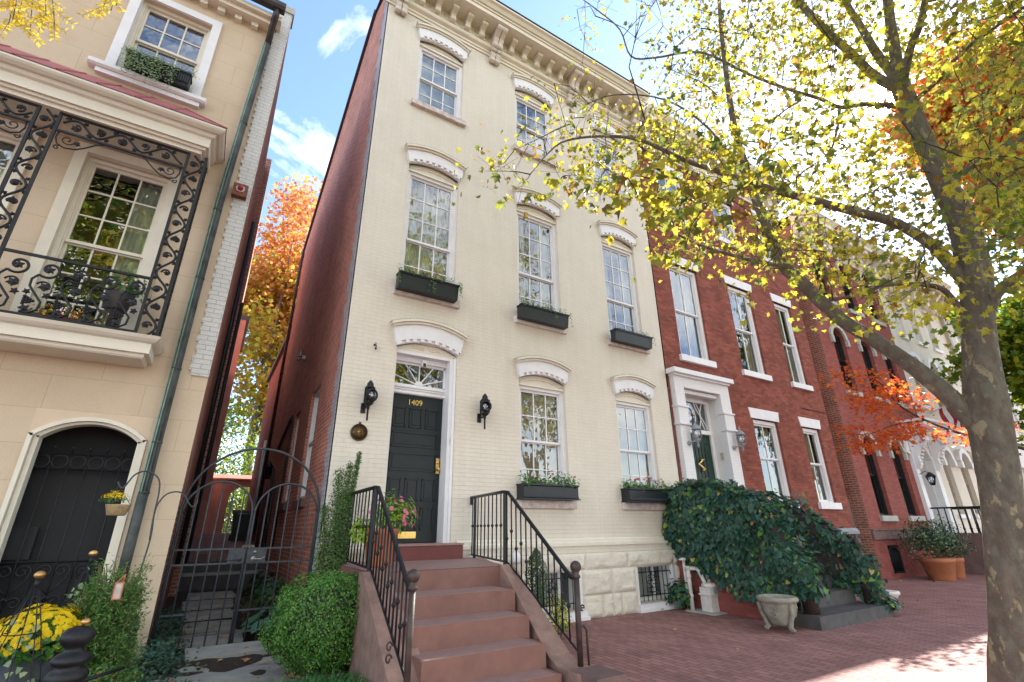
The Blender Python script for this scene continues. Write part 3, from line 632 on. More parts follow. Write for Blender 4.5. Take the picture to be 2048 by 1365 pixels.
m.prism([(cxf + 0.08 * math.cos(a * math.pi / 10), 3.965 + 0.08 * math.sin(a * math.pi / 10)) for a in range(11)], 0.225, 0.26, 'y')
for an in (18, 54, 90, 126, 162):
    r = 0.52 if an in (18, 162) else (0.46 if an != 90 else 0.38); a = math.radians(an); m.tube([(cxf + 0.07 * math.cos(a), 0.245, 3.965 + 0.07 * math.sin(a)), (cxf + r * math.cos(a), 0.245, min(4.35, 3.965 + r * math.sin(a)))], 0.013, 4)
m.build('fanlight', 'white_paint', fo)
m = MB(); m.quad((2.44, 0.262, 3.95), (3.43, 0.262, 3.95), (3.43, 0.262, 4.36), (2.44, 0.262, 4.36)); m.build('pane', 'glass_dark', fo)
m = MB(); archfill(m, 2.98, 0.58, 4.525, 4.56, 0.14, 0.05)
for s in (-1, 1):
    P_ = [(2.98 + s * (0.28 - 0.18 * i / 14), 0.045, 4.585 + 0.018 * math.sin(i / 14 * 4)) for i in range(15)] + [(2.98 + s * (0.085 + 0.03 * math.cos(i * 0.5)), 0.045, 4.60 + 0.025 * math.sin(i * 0.5)) for i in range(10)]
    m.tube(P_, 0.007, 4)
m.build('door_tympanum', 'cream_paint', house)
m = MB(); m.box(3.49, 3.515, 0.02, 0.05, 2.92, 3.03); m.ball((3.50, 0.015, 2.975), 0.012); m.build('doorbell', 'brass', house)
m = MB(); m.box(2.93, 3.02, 0.10, 0.2, 4.30, 4.42); m.cur = 1; m.box(2.945, 3.0, 0.095, 0.10, 4.30, 4.36); m.build('door_camera', ['pvc_white', 'black_plastic'], house)
# basement windows with iron guards
for k, (a, b) in enumerate(BW):
    f = MB(); f.box(a, a + 0.03, -0.09, 0.30, 0.14, 0.80); f.box(b - 0.05, b, -0.10, 0.30, 0.14, 0.80); f.box(a, b, 0.22, 0.3, 0.75, 0.80); f.box(a, b, 0.22, 0.30, 0.14, 0.20); f.box(a, a + 0.07, 0.22, 0.3, 0.2, 0.75); f.box(b - 0.3, b - 0.22, 0.24, 0.3, 0.2, 0.75)
    wo = f.build('basement_window', 'white_paint', house)
    g = MB(); g.quad((a, 0.27, 0.2), (b, 0.27, 0.2), (b, 0.27, 0.75), (a, 0.27, 0.75)); g.build('pane', 'glass', wo)
    c_ = MB(); c_.quad((a + .1, 0.36, 0.2), (b - .1, 0.36, 0.2), (b - .1, 0.36, 0.75), (a + .1, 0.36, 0.75)); c_.build('curtain', 'curtain', wo)
    s = MB(); s.box(a - 0.04, b + 0.06, -0.15, 0.22, 0.06, 0.138); s.box(a - 0.06, b + 0.10, -0.17, 0.0, -0.05, 0.06); s.build('sill', 'white_paint', wo)
    q = MB()
    for i in range(8): xx = a + 0.06 + i * 0.118; q.tube([(xx, -0.045, 0.17), (xx, -0.045, 0.785)], 0.009, 5)
    for zz in (0.27, 0.69): q.tube([(a + 0.01, -0.045, zz), (b - 0.07, -0.045, zz), (b - 0.055, -0.045, zz + (0.07 if zz < .5 else -0.07))], 0.010, 5)
    xm = a + 0.42
    for s2 in (-1, 1):
        for (cz, rr) in ((0.36, 0.055), (0.50, 0.045), (0.60, 0.035)):
            q.tube([(xm + s2 * (0.02 + rr * (1 - math.cos(t * 0.55))), -0.055, cz + rr * math.sin(t * 0.55) * (1 - t * 0.04)) for t in range(11)], 0.008, 4)
    for cz in (0.32, 0.42, 0.55, 0.66): q.ball((xm, -0.06, cz), 0.022, 6, 4, 1.3)
    q.build('window_guard', 'black_iron', wo)
# cornice
co = MB()
def run(prof, x0, x1, mb=co): mb.prism(prof, x0, x1, 'x')
e0, e1 = HX0 - 0.12, HX1 + 0.02
run([(0.0, 12.86), (-0.03, 12.86), (-0.03, 12.92), (-0.06, 12.94), (-0.06, 12.99), (-0.13, 13.03), (-0.15, 13.07), (-0.15, 13.11), (-0.10, 13.13), (-0.10, 13.48), (0.0, 13.48)], e0, e1)
run([(0.0, 13.48), (-0.60, 13.48), (-0.60, 13.60), (-0.63, 13.60), (-0.63, 13.65), (0.0, 13.65)], e0 - 0.2, e1)
run([(0.0, 13.652), (-0.64, 13.652), (-0.67, 13.66), (-0.72, 13.73), (-0.78, 13.76), (-0.78, 13.81), (-0.76, 13.83), (0.0, 13.83)], e0 - 0.24, e1)
for i in range(1, 20): 
    xx = e0 + i * 0.41; co.box(xx - 0.14, xx + 0.14, -0.113, -0.101, 13.20, 13.40)
cn = co.build('cornice', 'cream_trim', house)
m = MB(); m.box(e0 - 0.24, e1, -0.80, 0.2, 13.832, 13.852); m.build('cornice_capping', 'roof_dark', cn)
def console(x, wd, big=False):
    c = MB(); y0 = -0.10
    if not big:
        pr = [(y0, 13.17), (y0 - 0.10, 13.16), (y0 - 0.13, 13.18), (y0 - 0.145, 13.23), (y0 - 0.14, 13.28), (y0 - 0.17, 13.32), (y0 - 0.25, 13.35), (y0 - 0.30, 13.36), (y0 - 0.325, 13.39), (y0 - 0.32, 13.43), (y0 - 0.29, 13.46), (y0, 13.46)]
        c.prism(pr, x - wd / 2, x + wd / 2, 'x'); c.box(x - wd / 2 - 0.03, x + wd / 2 + 0.03, y0 - 0.36, y0, 13.461, 13.478)
        c.tube([(x - wd / 2 - 0.012, y0 - 0.275, 13.41), (x + wd / 2 + 0.012, y0 - 0.275, 13.41)], 0.048, 10); c.tube([(x - wd / 2 - 0.01, y0 - 0.10, 13.21), (x + wd / 2 + 0.01, y0 - 0.10, 13.21)], 0.042, 10)
        for q in (-0.3, 0, 0.3): c.prism([(a - 0.010, b) for a, b in pr[1:9]] + [(a + 0.01, b + .01) for a, b in pr[1:9]][::-1], x + q * wd - 0.012, x + q * wd + 0.012, 'x')
    else:
        for s in (-1, 1):
            xa, xb = (x - wd / 2, x - 0.01) if s < 0 else (x + 0.01, x + wd / 2)
            pr = [(y0, 13.02), (y0 - 0.14, 13.00), (y0 - 0.18, 13.05), (y0 - 0.19, 13.14), (y0 - 0.24, 13.24), (y0 - 0.34, 13.31), (y0 - 0.42, 13.34), (y0 - 0.45, 13.39), (y0 - 0.43, 13.46), (y0, 13.46)]
            c.prism(pr, xa, xb, 'x'); c.tube([(xa - 0.01, y0 - 0.39, 13.40), (xb + 0.01, y0 - 0.39, 13.40)], 0.062, 12); c.tube([(xa - 0.01, y0 - 0.13, 13.06), (xb + 0.01, y0 - 0.13, 13.06)], 0.062, 12)
            c.tube([(xa, y0 - 0.08, 12.95), (xb, y0 - 0.08, 12.95)], 0.05, 10)
            pr2 = [(-0.02, 12.66), (-0.10, 12.64), (-0.13, 12.68), (-0.13, 12.75), (-0.16, 12.82), (-0.16, 12.93), (-0.02, 12.93)]
            c.prism(pr2, xa, xb, 'x'); c.tube([(xa - 0.005, -0.09, 12.69), (xb + 0.005, -0.09, 12.69)], 0.052, 10); c.tube([(xa - 0.005, -0.12, 12.86), (xb + 0.005, -0.12, 12.86)], 0.05, 10)
        c.box(x - wd / 2 - 0.04, x + wd / 2 + 0.04, y0 - 0.47, y0, 13.461, 13.478)
    c.build('bracket', 'buff_trim' if big else 'cream_trim', cn)
for i, X in enumerate((1.80, 4.28, 6.76, 9.16)):
    console(X, 0.26, True)
    if i < 3:
        for j in range(5): console(X + 0.44 + j * 0.4, 0.12)
# passage side of the house
for (a, b, c, d) in sh:
    f = MB(); x = HX0
    f.box(x + 0.05, x + 0.12, a, a + 0.09, c, d); f.box(x + 0.05, x + 0.12, b - 0.09, b, c, d); f.box(x + 0.05, x + 0.12, a + .09, b - .09, d - 0.09, d); f.box(x + 0.05, x + 0.12, a + .09, b - .09, c, c + 0.07); f.box(x + 0.06, x + 0.1, a + .09, b - .09, (c + d) / 2 - 0.03, (c + d) / 2 + 0.03)
    wo = f.build('side_window', 'white_paint', house)
    g = MB(); g.quad((x + 0.09, a, c), (x + 0.09, b, c), (x + 0.09, b, d), (x + 0.09, a, d)); g.build('pane', 'glass_dark', wo)
    s = MB(); s.box(x - 0.06, x + 0.1, a - 0.06, b + 0.06, c - 0.14, c - 0.002); s.build('sill', 'brown_stone', wo)
m = MB(); m.tube([(HX0 - 0.02, 5.3, 4.15), (HX0 - 0.02, 5.1, 4.2), (HX0 - 0.025, 5.0, 4.05), (HX0 - 0.025, 5.0, 1.2)], 0.022, 6); m.build('conduit', 'gutter_metal', house); m = MB(); m.tube([(HX0 - 0.03, 7.2, 3.6), (HX0 - 0.03, 6.2, 3.9), (HX0 - 0.03, 5.2, 4.15)], 0.03, 5); m.build('conduit', 'gutter_metal', house)
for (yy, zt, r) in ((6.3, 2.6, 0.035), (7.0, 3.1, 0.03), (8.2, 2.6, 0.04)): m = MB(); m.tube([(HX0 - 0.06, yy, 0.9), (HX0 - 0.06, yy, zt)], r, 8); m.build('conduit', 'gutter_metal', house)
m = MB(); m.box(HX0 - 0.10, HX0 - 0.01, 4.50, 4.6, 5.50, 5.60); m.lathe([(0.06, 0), (0.05, 0.02), (0.02, 0.12), (0.015, 0.15)], (HX0 - 0.14, 4.5, 5.55), 10); m.lathe([(0.055, 0), (0.05, 0.03), (0.015, 0.12)], (HX0 - 0.14, 4.66, 5.50), 10); m.build('security_light', 'old_steel', house)
# rear wing of the cream house further down the passage, lower and lit by the sun
rw = empty('house_wing', (3.0, 13, 0), 'lower brick rear wing beyond the rain pipe of the cream house, orange in the sun', 'house wing')
m = MB(); m.box(HX0 + 0.10, 6.0, 9.70, 17.3, 0.8, 8.2); m.build('wall', 'red_brick', rw)
m = MB(); m.box(HX0 - 0.02, 6.1, 9.68, 17.4, 8.202, 8.4); m.build('roof', 'roof_dark', rw)
m = MB(); m.tube([(HX0 + 0.0, 12.0, 4.6), (HX0 + 0.0, 12.0, 2.0)], 0.05, 8); m.build('vent_pipe', 'pvc_white', rw)

# ------------------------------------------------------------------ front steps of the cream house
st = empty('front_steps', (2.6, -1.8, 0), 'brown painted stone steps with sloping cheek walls leading up to the dark front door', 'steps')
fy = [(-2.03, 1.10), (-2.51, 0.886), (-2.905, 0.68), (-3.227, 0.473), (-3.49, 0.268), (-3.78, 0.075)]
xr = [3.30, 3.20, 3.13, 3.11, 3.10, 3.3]
def stepz(k): return 0 if k + 1 >= len(fy) else fy[k + 1][1]
m = MB()
for k, (y, z) in enumerate(fy):
    zb = -0.05; y2 = -0.3 if k == 0 else fy[k - 1][0]
    m.box(1.86, xr[k] + 0.06, y, y2 - (0 if k else 0), zb, z - 0.004)
m.box(1.75, 3.36, -1.96, -0.10, -0.05, 1.08)
m.build('riser', 'brown_paint', st)
m = MB()
for k, (y, z) in enumerate(fy[1:], 1): m.box(1.88, xr[k], y + 0.002, fy[k - 1][0] - 0.001, z - 0.003, z)
m.add([(1.72, -0.08, 1.10), (1.72, -2.03, 1.10), (3.36, -2.03, 1.10), (3.42, -1.84, 1.10), (3.96, -0.46, 1.10), (4.02, -0.08, 1.10)], [(0, 1, 2, 3, 4, 5)])
m.build('tread', 'tread_paint', st)
m = MB(); m.prism([(1.70, -0.08), (1.70, -2.0), (3.40, -2.0), (3.50, -1.8), (4.0, -0.08)], -0.05, 1.095, 'z'); m.build('landing', 'brown_paint', st)
m = MB(); m.box(2.30, 3.64, -0.33, 0.30, 1.102, 1.30); m.cur = 1; m.box(2.28, 3.655, -0.345, 0.30, 1.302, 1.325); m.build('door_step', ['door_step_red', 'tread_paint'], st)
def cheek(xi, xo):
    c = MB(); s = 1 if xo > xi else -1
    pr = [(-1.92, -0.05), (-1.92, 1.10), (-2.05, 1.115), (-3.16, 0.335), (-3.32, 0.28), (-3.66, 0.28), (-3.66, -0.05)]
    A = [(xi - s * 0.0 + (0.0 if p[0] > -2.2 else -s * 0.12 * min(1, (-2.2 - p[0]) / 1.3)), p[0], p[1]) for p in pr]; Bv = [(xo, p[0], p[1]) for p in pr]
    n = len(pr); c.add(A + Bv, [tuple(range(n)), tuple(range(2 * n - 1, n - 1, -1))] + [(i, n + i, n + (i + 1) % n, (i + 1) % n) for i in range(n)])
    return c
cheek(3.34, 3.52).build('cheek_wall', 'cheek_stone', st); cheek(1.88, 1.60).build('cheek_wall', 'cheek_stone', st)
for xq in (3.26, 1.56): m = MB(); m.box(xq, xq + .36, -3.88, -3.50, -0.05, 0.285); m.build('pedestal', 'brown_stone', st)
def railing(s):
    # s=1 right hand, -1 left hand
    if s > 0: A, B, Cc = Vector((3.93, -0.04, 0)), Vector((3.47, -1.92, 0)), Vector((3.44, -3.43, 0))
    else: A, B, Cc = Vector((1.86, -0.04, 0)), Vector((1.70, -1.95, 0)), Vector((1.66, -3.43, 0))
    ra = empty('stair_railing', (Cc.x, -1.9, 1.1), ('black iron stair railing on the window side of the brown steps' if s > 0 else 'black iron stair railing beside the boxwood and tall shrub, left of the brown steps'), 'railing', 'iron railings of the front steps')
    zt0, zt1, zb0, zb1 = 2.04, 1.06, 1.14, 0.38
    m = MB(); at = lambda p, z: (p.x, p.y, z)
    top = [at(A, zt0), at(B + (A - B) * 0.03, zt0 - 0.03), at(B + (Cc - B) * 0.06, zt0 - 0.045)] + [at(B + (Cc - B) * 0.90, zt1 + 0.04), at(B + (Cc - B) * 0.94, zt1), at(Cc, zt1)]
    m.tube(top, 0.024, 6); m.build('handrail', 'black_iron', ra)
    m = MB(); m.tube([at(A, zb0), at(B, zb0), at(B + (Cc - B) * 0.07, zb0 - 0.02), at(B + (Cc - B) * 0.93, zb1 + 0.06), at(Cc, zb1)], 0.014, 4); m.build('bottom_rail', 'black_iron', ra)
    for (P_, z0, z1, r) in ((A + (B - A) * 0.12, 1.10, zt0 - 0.0, 0.026), (B, 1.10, zt0 - 0.04, 0.026), (Cc, 0.28, 1.07, 0.030)):
        m = MB(); m.tube([at(P_, z0), at(P_, z1)], r, 8 if r > .028 else 4)
        if r > 0.028:
            m.lathe([(0.02, 0), (0.045, 0.01), (0.045, 0.03), (0.028, 0.05), (0.038, 0.065), (0.02, 0.08)], at(P_, 1.05), 14)
        m.build('post', 'rusty_iron' if r > 0.028 else 'black_iron', ra)
    m = MB(); m.ball(at(Cc, 1.165), 0.058, 16, 12); m.build('ball_finial', 'rusty_iron', ra)
    def balu(P_, z0, z1, i):
        m = MB(); m.tube([at(P_, z0), at(P_, z1)], 0.0095, 6)
        zk = z0 + (z1 - z0) * (0.5 if i % 2 else 0.34); m.lathe([(0.009, -0.025), (0.021, -0.008), (0.021, 0.008), (0.009, 0.025)], at(P_, zk), 8)
        m.build('baluster', 'black_iron', ra)
    for i in range(8):
        t = 0.03 + (i + (0 if i == 0 else 0.7)) * 0.114
        if abs(t - 0.12) < 0.03: continue
        balu(A + (B - A) * min(t, 0.95), zb0, zt0 - 0.02, 1)
    for i in range(12):
        t = 0.04 + i * 0.078; zt = zt0 - 0.045 - (zt0 - 0.045 - zt1 - 0.04) * max(0, (t - 0.06) / 0.84); zb = zb0 - 0.02 - (zb0 - 0.02 - zb1 - 0.06) * max(0, (t - 0.07) / 0.86)
        balu(B + (Cc - B) * t, zb, min(zt, zt0 - 0.05), i)
    m = MB()
    if s > 0:
        m.tube([at(Cc, 0.62), (Cc.x + 0.06, Cc.y, 0.62), (Cc.x + 0.10, Cc.y, 0.58), (Cc.x + 0.11, Cc.y, 0.02)], 0.012, 6)
        m.tube([(Cc.x + 0.02, Cc.y, 0.78)] + [(Cc.x + 0.06 + 0.025 * math.cos(a * 0.7), Cc.y, 0.78 + 0.025 * math.sin(a * 0.7)) for a in range(8)], 0.009, 5)
    else:
        for dz in (0, -0.09): m.tube([(Cc.x - 0.10 + 0.03 * math.cos(a * 0.7) * (1 - a * 0.07), Cc.y + 0.2, 0.62 + dz + 0.03 * math.sin(a * 0.7)) for a in range(10)], 0.009, 5)
    m.build('scroll', 'rusty_iron', ra)
    m = MB(); m.box(A.x - 0.02, A.x + 0.02, -0.03, -0.002, 1.92, 2.06); m.build('wall_plate', 'black_iron', ra)
railing(1); railing(-1)

# ================================================================== LEFT STUCCO HOUSE
lh = empty('stucco_house', (-2.5, 0.2, 0), 'tan stucco house with iron lace balcony, arched dark carriage opening and white brick edge strip', 'house')
LX = -0.28
lholes = [(-2.44, -1.42, 8.26, 9.92), (-2.36, -1.33, 3.87, 6.66), (-5.0, -3.0, 3.87, 6.66), (-1.93, -0.78, 0.0, 2.94)]
m = MB(); wallpanel(m, -7, LX, -0.1, 10.46, 0.0, lholes, 0.24)
m.build('wall', 'stucco', lh)
m = MB()
m.add([(LX, 0.02, 0), (LX, 5.0, 0), (LX, 5.0, 11.1), (LX, 0.02, 11.1)], [(0, 1, 2, 3)])
m.box(-7, LX + 0.13, 5.0, 13, 0, 11.4)
m.build('side_wall', 'alley_brick_dark', lh)
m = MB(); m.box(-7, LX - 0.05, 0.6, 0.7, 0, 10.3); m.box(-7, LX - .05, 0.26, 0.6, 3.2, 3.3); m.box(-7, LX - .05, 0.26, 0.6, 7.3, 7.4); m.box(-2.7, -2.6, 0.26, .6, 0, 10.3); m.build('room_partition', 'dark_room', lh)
m = MB(); m.add([(-7, -0.1, 10.4), (LX - .2, -0.1, 10.4), (LX - .2, 5, 11.0), (-7, 5, 11.0)], [(0, 1, 2, 3)]); m.build('roof', 'roof_dark', lh)
# painted brick strip on the corner rising to a parapet with a stone cap
m = MB(); zz = 3.57; k = 0
while zz < 11.05:
    j = 0.03 * noise.noise(Vector((zz * 5, 1, 0))) + (0.02 if k % 2 else 0); m.box(-0.50 - j, LX + 0.004, -0.022, 0.0 if zz < 10.4 else 0.24, zz, zz + 0.0725); zz += 0.0725; k += 1
m.build('corner_strip', 'white_brick', lh)
m = MB(); m.box(-0.53, LX + 0.03, -0.05, 0.30, 11.06, 11.22); m.build('parapet_cap', 'light_stone', lh)
m = MB(); m.box(-7, -0.50, -0.20, -0.0, 10.37, 10.46); m.box(-7, -0.42, -0.28, 0.0, 10.462, 10.56); 
m.build('eaves_board', 'cream_trim', lh)
for i in range(9):
    m = MB(); x = -0.56 - i * 0.27; m.box(x - 0.055, x + 0.055, -0.10, -0.0, 10.27, 10.368); m.build('dentil', 'cream_paint', lh)
m = MB(); m.prism([(-0.30, 10.60), (-0.42, 10.60), (-0.45, 10.66), (-0.45, 10.75), (-0.41, 10.78), (-0.30, 10.78)], -7, -0.40, 'x'); m.build('gutter', 'gutter_metal', lh)
# fluted downspout
dpx = [(-0.40, 10.62), (-0.565, 10.10), (-0.62, 8.2), (-0.66, 6.4), (-0.66, 5.0), (-0.66, 2.1), (-0.66, 0.9)]
def fluted(mb, pts, r, n=16):
    base = len(mb.v); mb.tube(pts, r, n); 
    return mb
m = MB(); m.tube([(-0.52, -0.36, 10.62), (-0.535, -0.30, 10.45), (-0.555, -0.12, 10.36), (-0.56, -0.10, 9.95)], 0.055, 10); m.cur = 1
P_ = [(-0.565, -0.10, 9.96), (-0.62, -0.10, 8.2), (-0.665, -0.10, 6.35), (-0.67, -0.10, 4.2), (-0.67, -0.10, 1.95)]
m.tube(P_, 0.05, 12)
for k in range(9):
    a = 2 * math.pi * k / 9; m.cur = 2 if k in (5, 6) else 1; m.tube([(x + 0.05 * math.cos(a), y + 0.05 * math.sin(a), z) for x, y, z in P_], 0.009, 4)
m.cur = 1; m.tube([(-0.67, -0.10, 1.98), (-0.67, -0.10, 0.85)], 0.058, 12)
for z in (8.0, 6.2, 5.0, 3.6, 2.6, 1.98): m.lathe([(0.062, 0), (0.062, 0.02)], (-0.565 - 0.1 * min(1, (9.9 - z) / 3.6), -0.10, z), 12)
m.build('downspout', ['gutter_metal', 'patina_copper', 'patina_bright'], lh)
m = MB(); m.tube([(-0.62, -0.06, 0.58), (-0.46, -0.10, 0.60), (-0.44, -0.11, 0.56), (-0.44, -0.11, 0.10)], 0.05, 10); m.lathe([(0.062, 0), (0.062, 0.05)], (-0.44, -0.11, 0.48), 10); m.tube([(-0.60, -0.02, 0.82), (-0.49, -0.05, 0.84), (-0.49, -0.05, 0.76)], 0.03, 8); m.build('drain_pipe', 'black_plastic', lh)
# windows
def lwin(x0, x1, z0, z1, cols, up, lo, cur=None, trimtop=True, cas=0.17, **k):
    w_ = window(lh, x0, x1, z0, z1, y=0.12, cols=cols, up=up, lo=lo, frame='cream_paint', cas=0.06, glass='glass_dark', curtain=cur, **k)
    s = MB(); p = 0.045
    s.box(x0 - cas + .05, x0 + 0.01, -p, 0.06, z0, z1); s.box(x1 - 0.01, x1 + cas - .05, -p, 0.06, z0, z1); s.box(x0 - cas + .05, x1 + cas - .05, -p, 0.06, z1 + 0.002, z1 + cas - .03)
    s.build('surround', 'white_paint' if z0 > 7 else 'cream_trim', w_); return w_
u = lwin(-2.44, -1.42, 8.26, 9.92, 3, 2, 2, None)
s = MB(); s.prism([(0.05, 8.12), (-0.10, 8.12), (-0.13, 8.15), (-0.13, 8.20), (-0.10, 8.24), (0.05, 8.24)], -2.72, -1.20, 'x'); s.box(-2.62, -1.28, -0.08, 0.0, 8.04, 8.118); s.build('sill', 'white_paint', u)
lwin(-2.36, -1.33, 3.87, 6.62, 3, 3, 3, ('right', 'curtain'), split=0.5)
lwin(-4.3, -3.0, 3.87, 6.62, 3, 3, 3, ('sides', 'curtain'))
for xx in (-2.95, -2.55):   # splayed pilaster strips between the long windows
    pass
# balcony floor, canopy
bc = MB()
prf = [(0.0, 3.58), (-0.46, 3.58), (-0.48, 3.60), (-0.48, 3.64), (-0.53, 3.64), (-0.53, 3.77), (-0.57, 3.79), (-0.60, 3.82), (-0.62, 3.86), (0.0, 3.86)]
def ringed(mb, prof, xl, xr_, mit):
    # profile (y,z) runs along the front then returns to the wall at the right end with a mitred corner
    n = len(prof); P0 = [(xl, y, z) for y, z in prof]; P1 = [(xr_ + (-y - mit), y, z) for y, z in prof]; P2 = [(xr_ + (-y - mit), 0.0, z) for y, z in prof]
    mb.add(P0 + P1 + P2, [(i, (i + 1) % n, n + (i + 1) % n, n + i) for i in range(n - 1)] + [(n + i, n + (i + 1) % n, 2 * n + (i + 1) % n, 2 * n + i) for i in range(n - 1)])
ringed(bc, prf, -7, -0.88, 0.60)
bc.add([(-7, 0, 3.86), (-7, -0.62, 3.86), (-0.86, -0.62, 3.86), (-0.86, 0, 3.86)], [(0, 1, 2, 3)]); bc.build('balcony_floor', 'cream_paint', lh)
cp = MB(); prf = [(0.0, 6.80), (-0.56, 6.80), (-0.56, 6.86), (-0.60, 6.86), (-0.60, 6.90), (-0.64, 6.90), (-0.64, 7.05), (-0.68, 7.07), (-0.70, 7.12), (-0.74, 7.12), (-0.78, 7.15), (-0.80, 7.18), (-0.80, 7.21)]
ringed(cp, prf, -7, -0.76, 0.80); cp.build('canopy_cornice', 'cream_paint', lh)
m = MB(); m.add([(-7, -0.81, 7.215), (-0.75, -0.81, 7.215), (-0.75, 0, 7.215), (-1.45, 0, 7.97), (-7, 0, 7.97)], [(0, 1, 3, 4), (1, 2, 3)])
for i in range(16): x = -1.45 - i * 0.42; m.tube([(x + 0.0, -0.81, 7.22), (x, -0.0, 7.975)], 0.013, 4)
m.tube([(-0.75, -0.81, 7.22), (-1.45, 0, 7.975)], 0.015, 4)
m.build('canopy_roof', 'red_metal', lh)
# ---- iron lace
YI = -0.50
def spiral(c, r, turns, a0, dirn, n=18, rin=0.22):
    return [(c[0] + r * (1 - (1 - rin) * i / n) * math.cos(a0 + dirn * turns * 2 * math.pi * i / n), c[1] + r * (1 - (1 - rin) * i / n) * math.sin(a0 + dirn * turns * 2 * math.pi * i / n)) for i in range(n + 1)]
def ironleaf(mb, f, c, r, a):
    o = []
    for k in range(10):
        rr = r * (1.0 if k % 2 == 0 else 0.55); an = a + k * math.pi / 5; o.append((c[0] + rr * math.cos(an), c[1] + rr * math.sin(an)))
    A = [f(u, v, -0.012) for u, v in o]; Bv = [f(u, v, 0.006) for u, v in o]; cc = f(c[0], c[1], -0.028); n = 10; k0 = len(mb.v)
    mb.add(A + Bv + [cc], [(i, (i + 1) % n, 2 * n) for i in range(n)] + [(i, n + i, n + (i + 1) % n, (i + 1) % n) for i in range(n)] + [tuple(range(2 * n - 1, n - 1, -1))])
def grapes(mb, f, c, r):
    for row in range(4):
        for q in range(4 - row):
            p = f(c[0] + (row * 0.8 - 1.2) * r, c[1] + (q - (3 - row) / 2) * r * 0.9, -0.012); mb.ball(p, r * 0.56, 6, 4)
def rosette(mb, f, c, r):
    p = Vector(f(c[0], c[1], 0)); nrm = Vector(f(c[0], c[1], -1)) - p
    mb.tube([p, p + nrm.normalized() * 0.014], r, 12); mb.ball(p + nrm.normalized() * 0.014, r * 0.35, 6, 4)
def vine(mb, f, Ln, W, lam, r=0.013, ph=0.0):
    r = max(r, 0.0155)
    n = int(Ln / 0.025); A = W * 0.36
    mb.tube([f(Ln * i / n, W / 2 + A * math.sin(2 * math.pi * (Ln * i / n) / lam + ph), 0) for i in range(n + 1)], r, 5)
    k = 0; u = lam * 0.25
    while u < Ln - 0.03:
        s = 1 if math.sin(2 * math.pi * u / lam + ph) > 0 else -1
        cc = (u + lam * 0.02, W / 2 - s * A * 0.35)
        sp = spiral(cc, W * 0.27, 0.9, math.pi / 2 * s, -s); mb.tube([f(a, b, 0) for a, b in sp], [r * (0.9 - 0.4 * i / 18) for i in range(19)], 5)
        kind = k % 4
        if kind == 0: ironleaf(mb, f, cc, W * 0.21, k)
        elif kind == 1: grapes(mb, f, (cc[0] + 0.02, cc[1] + s * 0.01), W * 0.12)
        elif kind == 2: rosette(mb, f, cc, W * 0.19)
        else: ironleaf(mb, f, (cc[0], cc[1]), W * 0.16, k * 2)
        ironleaf(mb, f, (u - lam * 0.16, W / 2 + s * A * 1.0), W * 0.16, k + 1); ironleaf(mb, f, (u + lam * 0.2, W / 2 + s * A * 0.9), W * 0.13, k + 2)
        k += 1; u += lam * 0.5
ib = None
iron = empty('iron_trellis', (-1.04, YI, 3.87), 'cast iron grapevine trellis post at the right end of the balcony', 'ironwork', 'cast iron trellis posts of the balcony')
def vpost(par, xa, xb, y=YI, axis='x'):
    for xx in (xa, xb):
        m = MB()
        if axis == 'x': m.box(xx - 0.017, xx + 0.017, y - 0.017, y + 0.017, 3.862, 6.80)
        else: m.box(y - 0.017, y + 0.017, xx - 0.017, xx + 0.017, 3.862, 6.80)
        m.build('upright', 'black_iron', par)
    m = MB()
    if axis == 'x': f = lambda u, v, d: (xa + v, y + d, 3.88 + u)
    else: f = lambda u, v, d: (y - d, xa + v, 3.88 + u)
    vine(m, f, 2.9, xb - xa, 0.52); m.build('vine_scroll', 'black_iron', par)
vpost(iron, -1.15, -0.93); vpost(iron, YI + 0.03, YI + 0.24, -0.93, 'y')
iron2 = empty('iron_trellis', (-2.71, YI, 3.87), 'black cast iron grapevine trellis post between the two long balcony windows', 'ironwork', 'cast iron trellis posts of the balcony')
vpost(iron2, -2.82, -2.60)
for (xa, xb, lab) in ((-2.58, -1.17, 'black iron vine frieze hanging under the canopy between the two trellis posts'), (-4.9, -2.84, 'black iron vine frieze under the canopy cut by the left edge of the view')):
    fz = empty('iron_frieze', ((xa + xb) / 2, YI, 6.5), lab, 'ironwork', 'iron friezes under the canopy')
    m = MB(); m.box(xa, xb, YI - 0.012, YI + 0.012, 6.77, 6.80); m.box(xa, xb, YI - 0.014, YI + 0.014, 6.50, 6.53); m.build('rail', 'black_iron', fz)
    m = MB(); vine(m, lambda u, v, d: (xa + 0.03 + u, YI + d, 6.53 + v), xb - xa - 0.05, 0.24, 0.50, 0.009)
    for s, x0 in ((1, xa), (-1, xb)):
        P1 = [(x0 + s * q, YI, z) for q, z in ((0.03, 6.50), (0.02, 6.40), (0.05, 6.31), (0.13, 6.27), (0.24, 6.29), (0.34, 6.37), (0.44, 6.47), (0.50, 6.50))]
        m.tube(P1, 0.010, 5)
        sp = spiral((x0 + s * 0.14, 6.40), 0.075, 1.2, math.pi * (0 if s > 0 else 1), -s); m.tube([(a, YI, b) for a, b in sp], 0.008, 5)
        ironleaf(m, lambda u, v, d: (u, YI + d, v), (x0 + s * 0.24, 6.38), 0.04, 1)
        sp = spiral((x0 + s * 0.06, 6.25), 0.035, 1.1, 1, s); m.tube([(a, YI, b) for a, b in sp], 0.008, 5)
    m.build('vine_scroll', 'black_iron', fz)
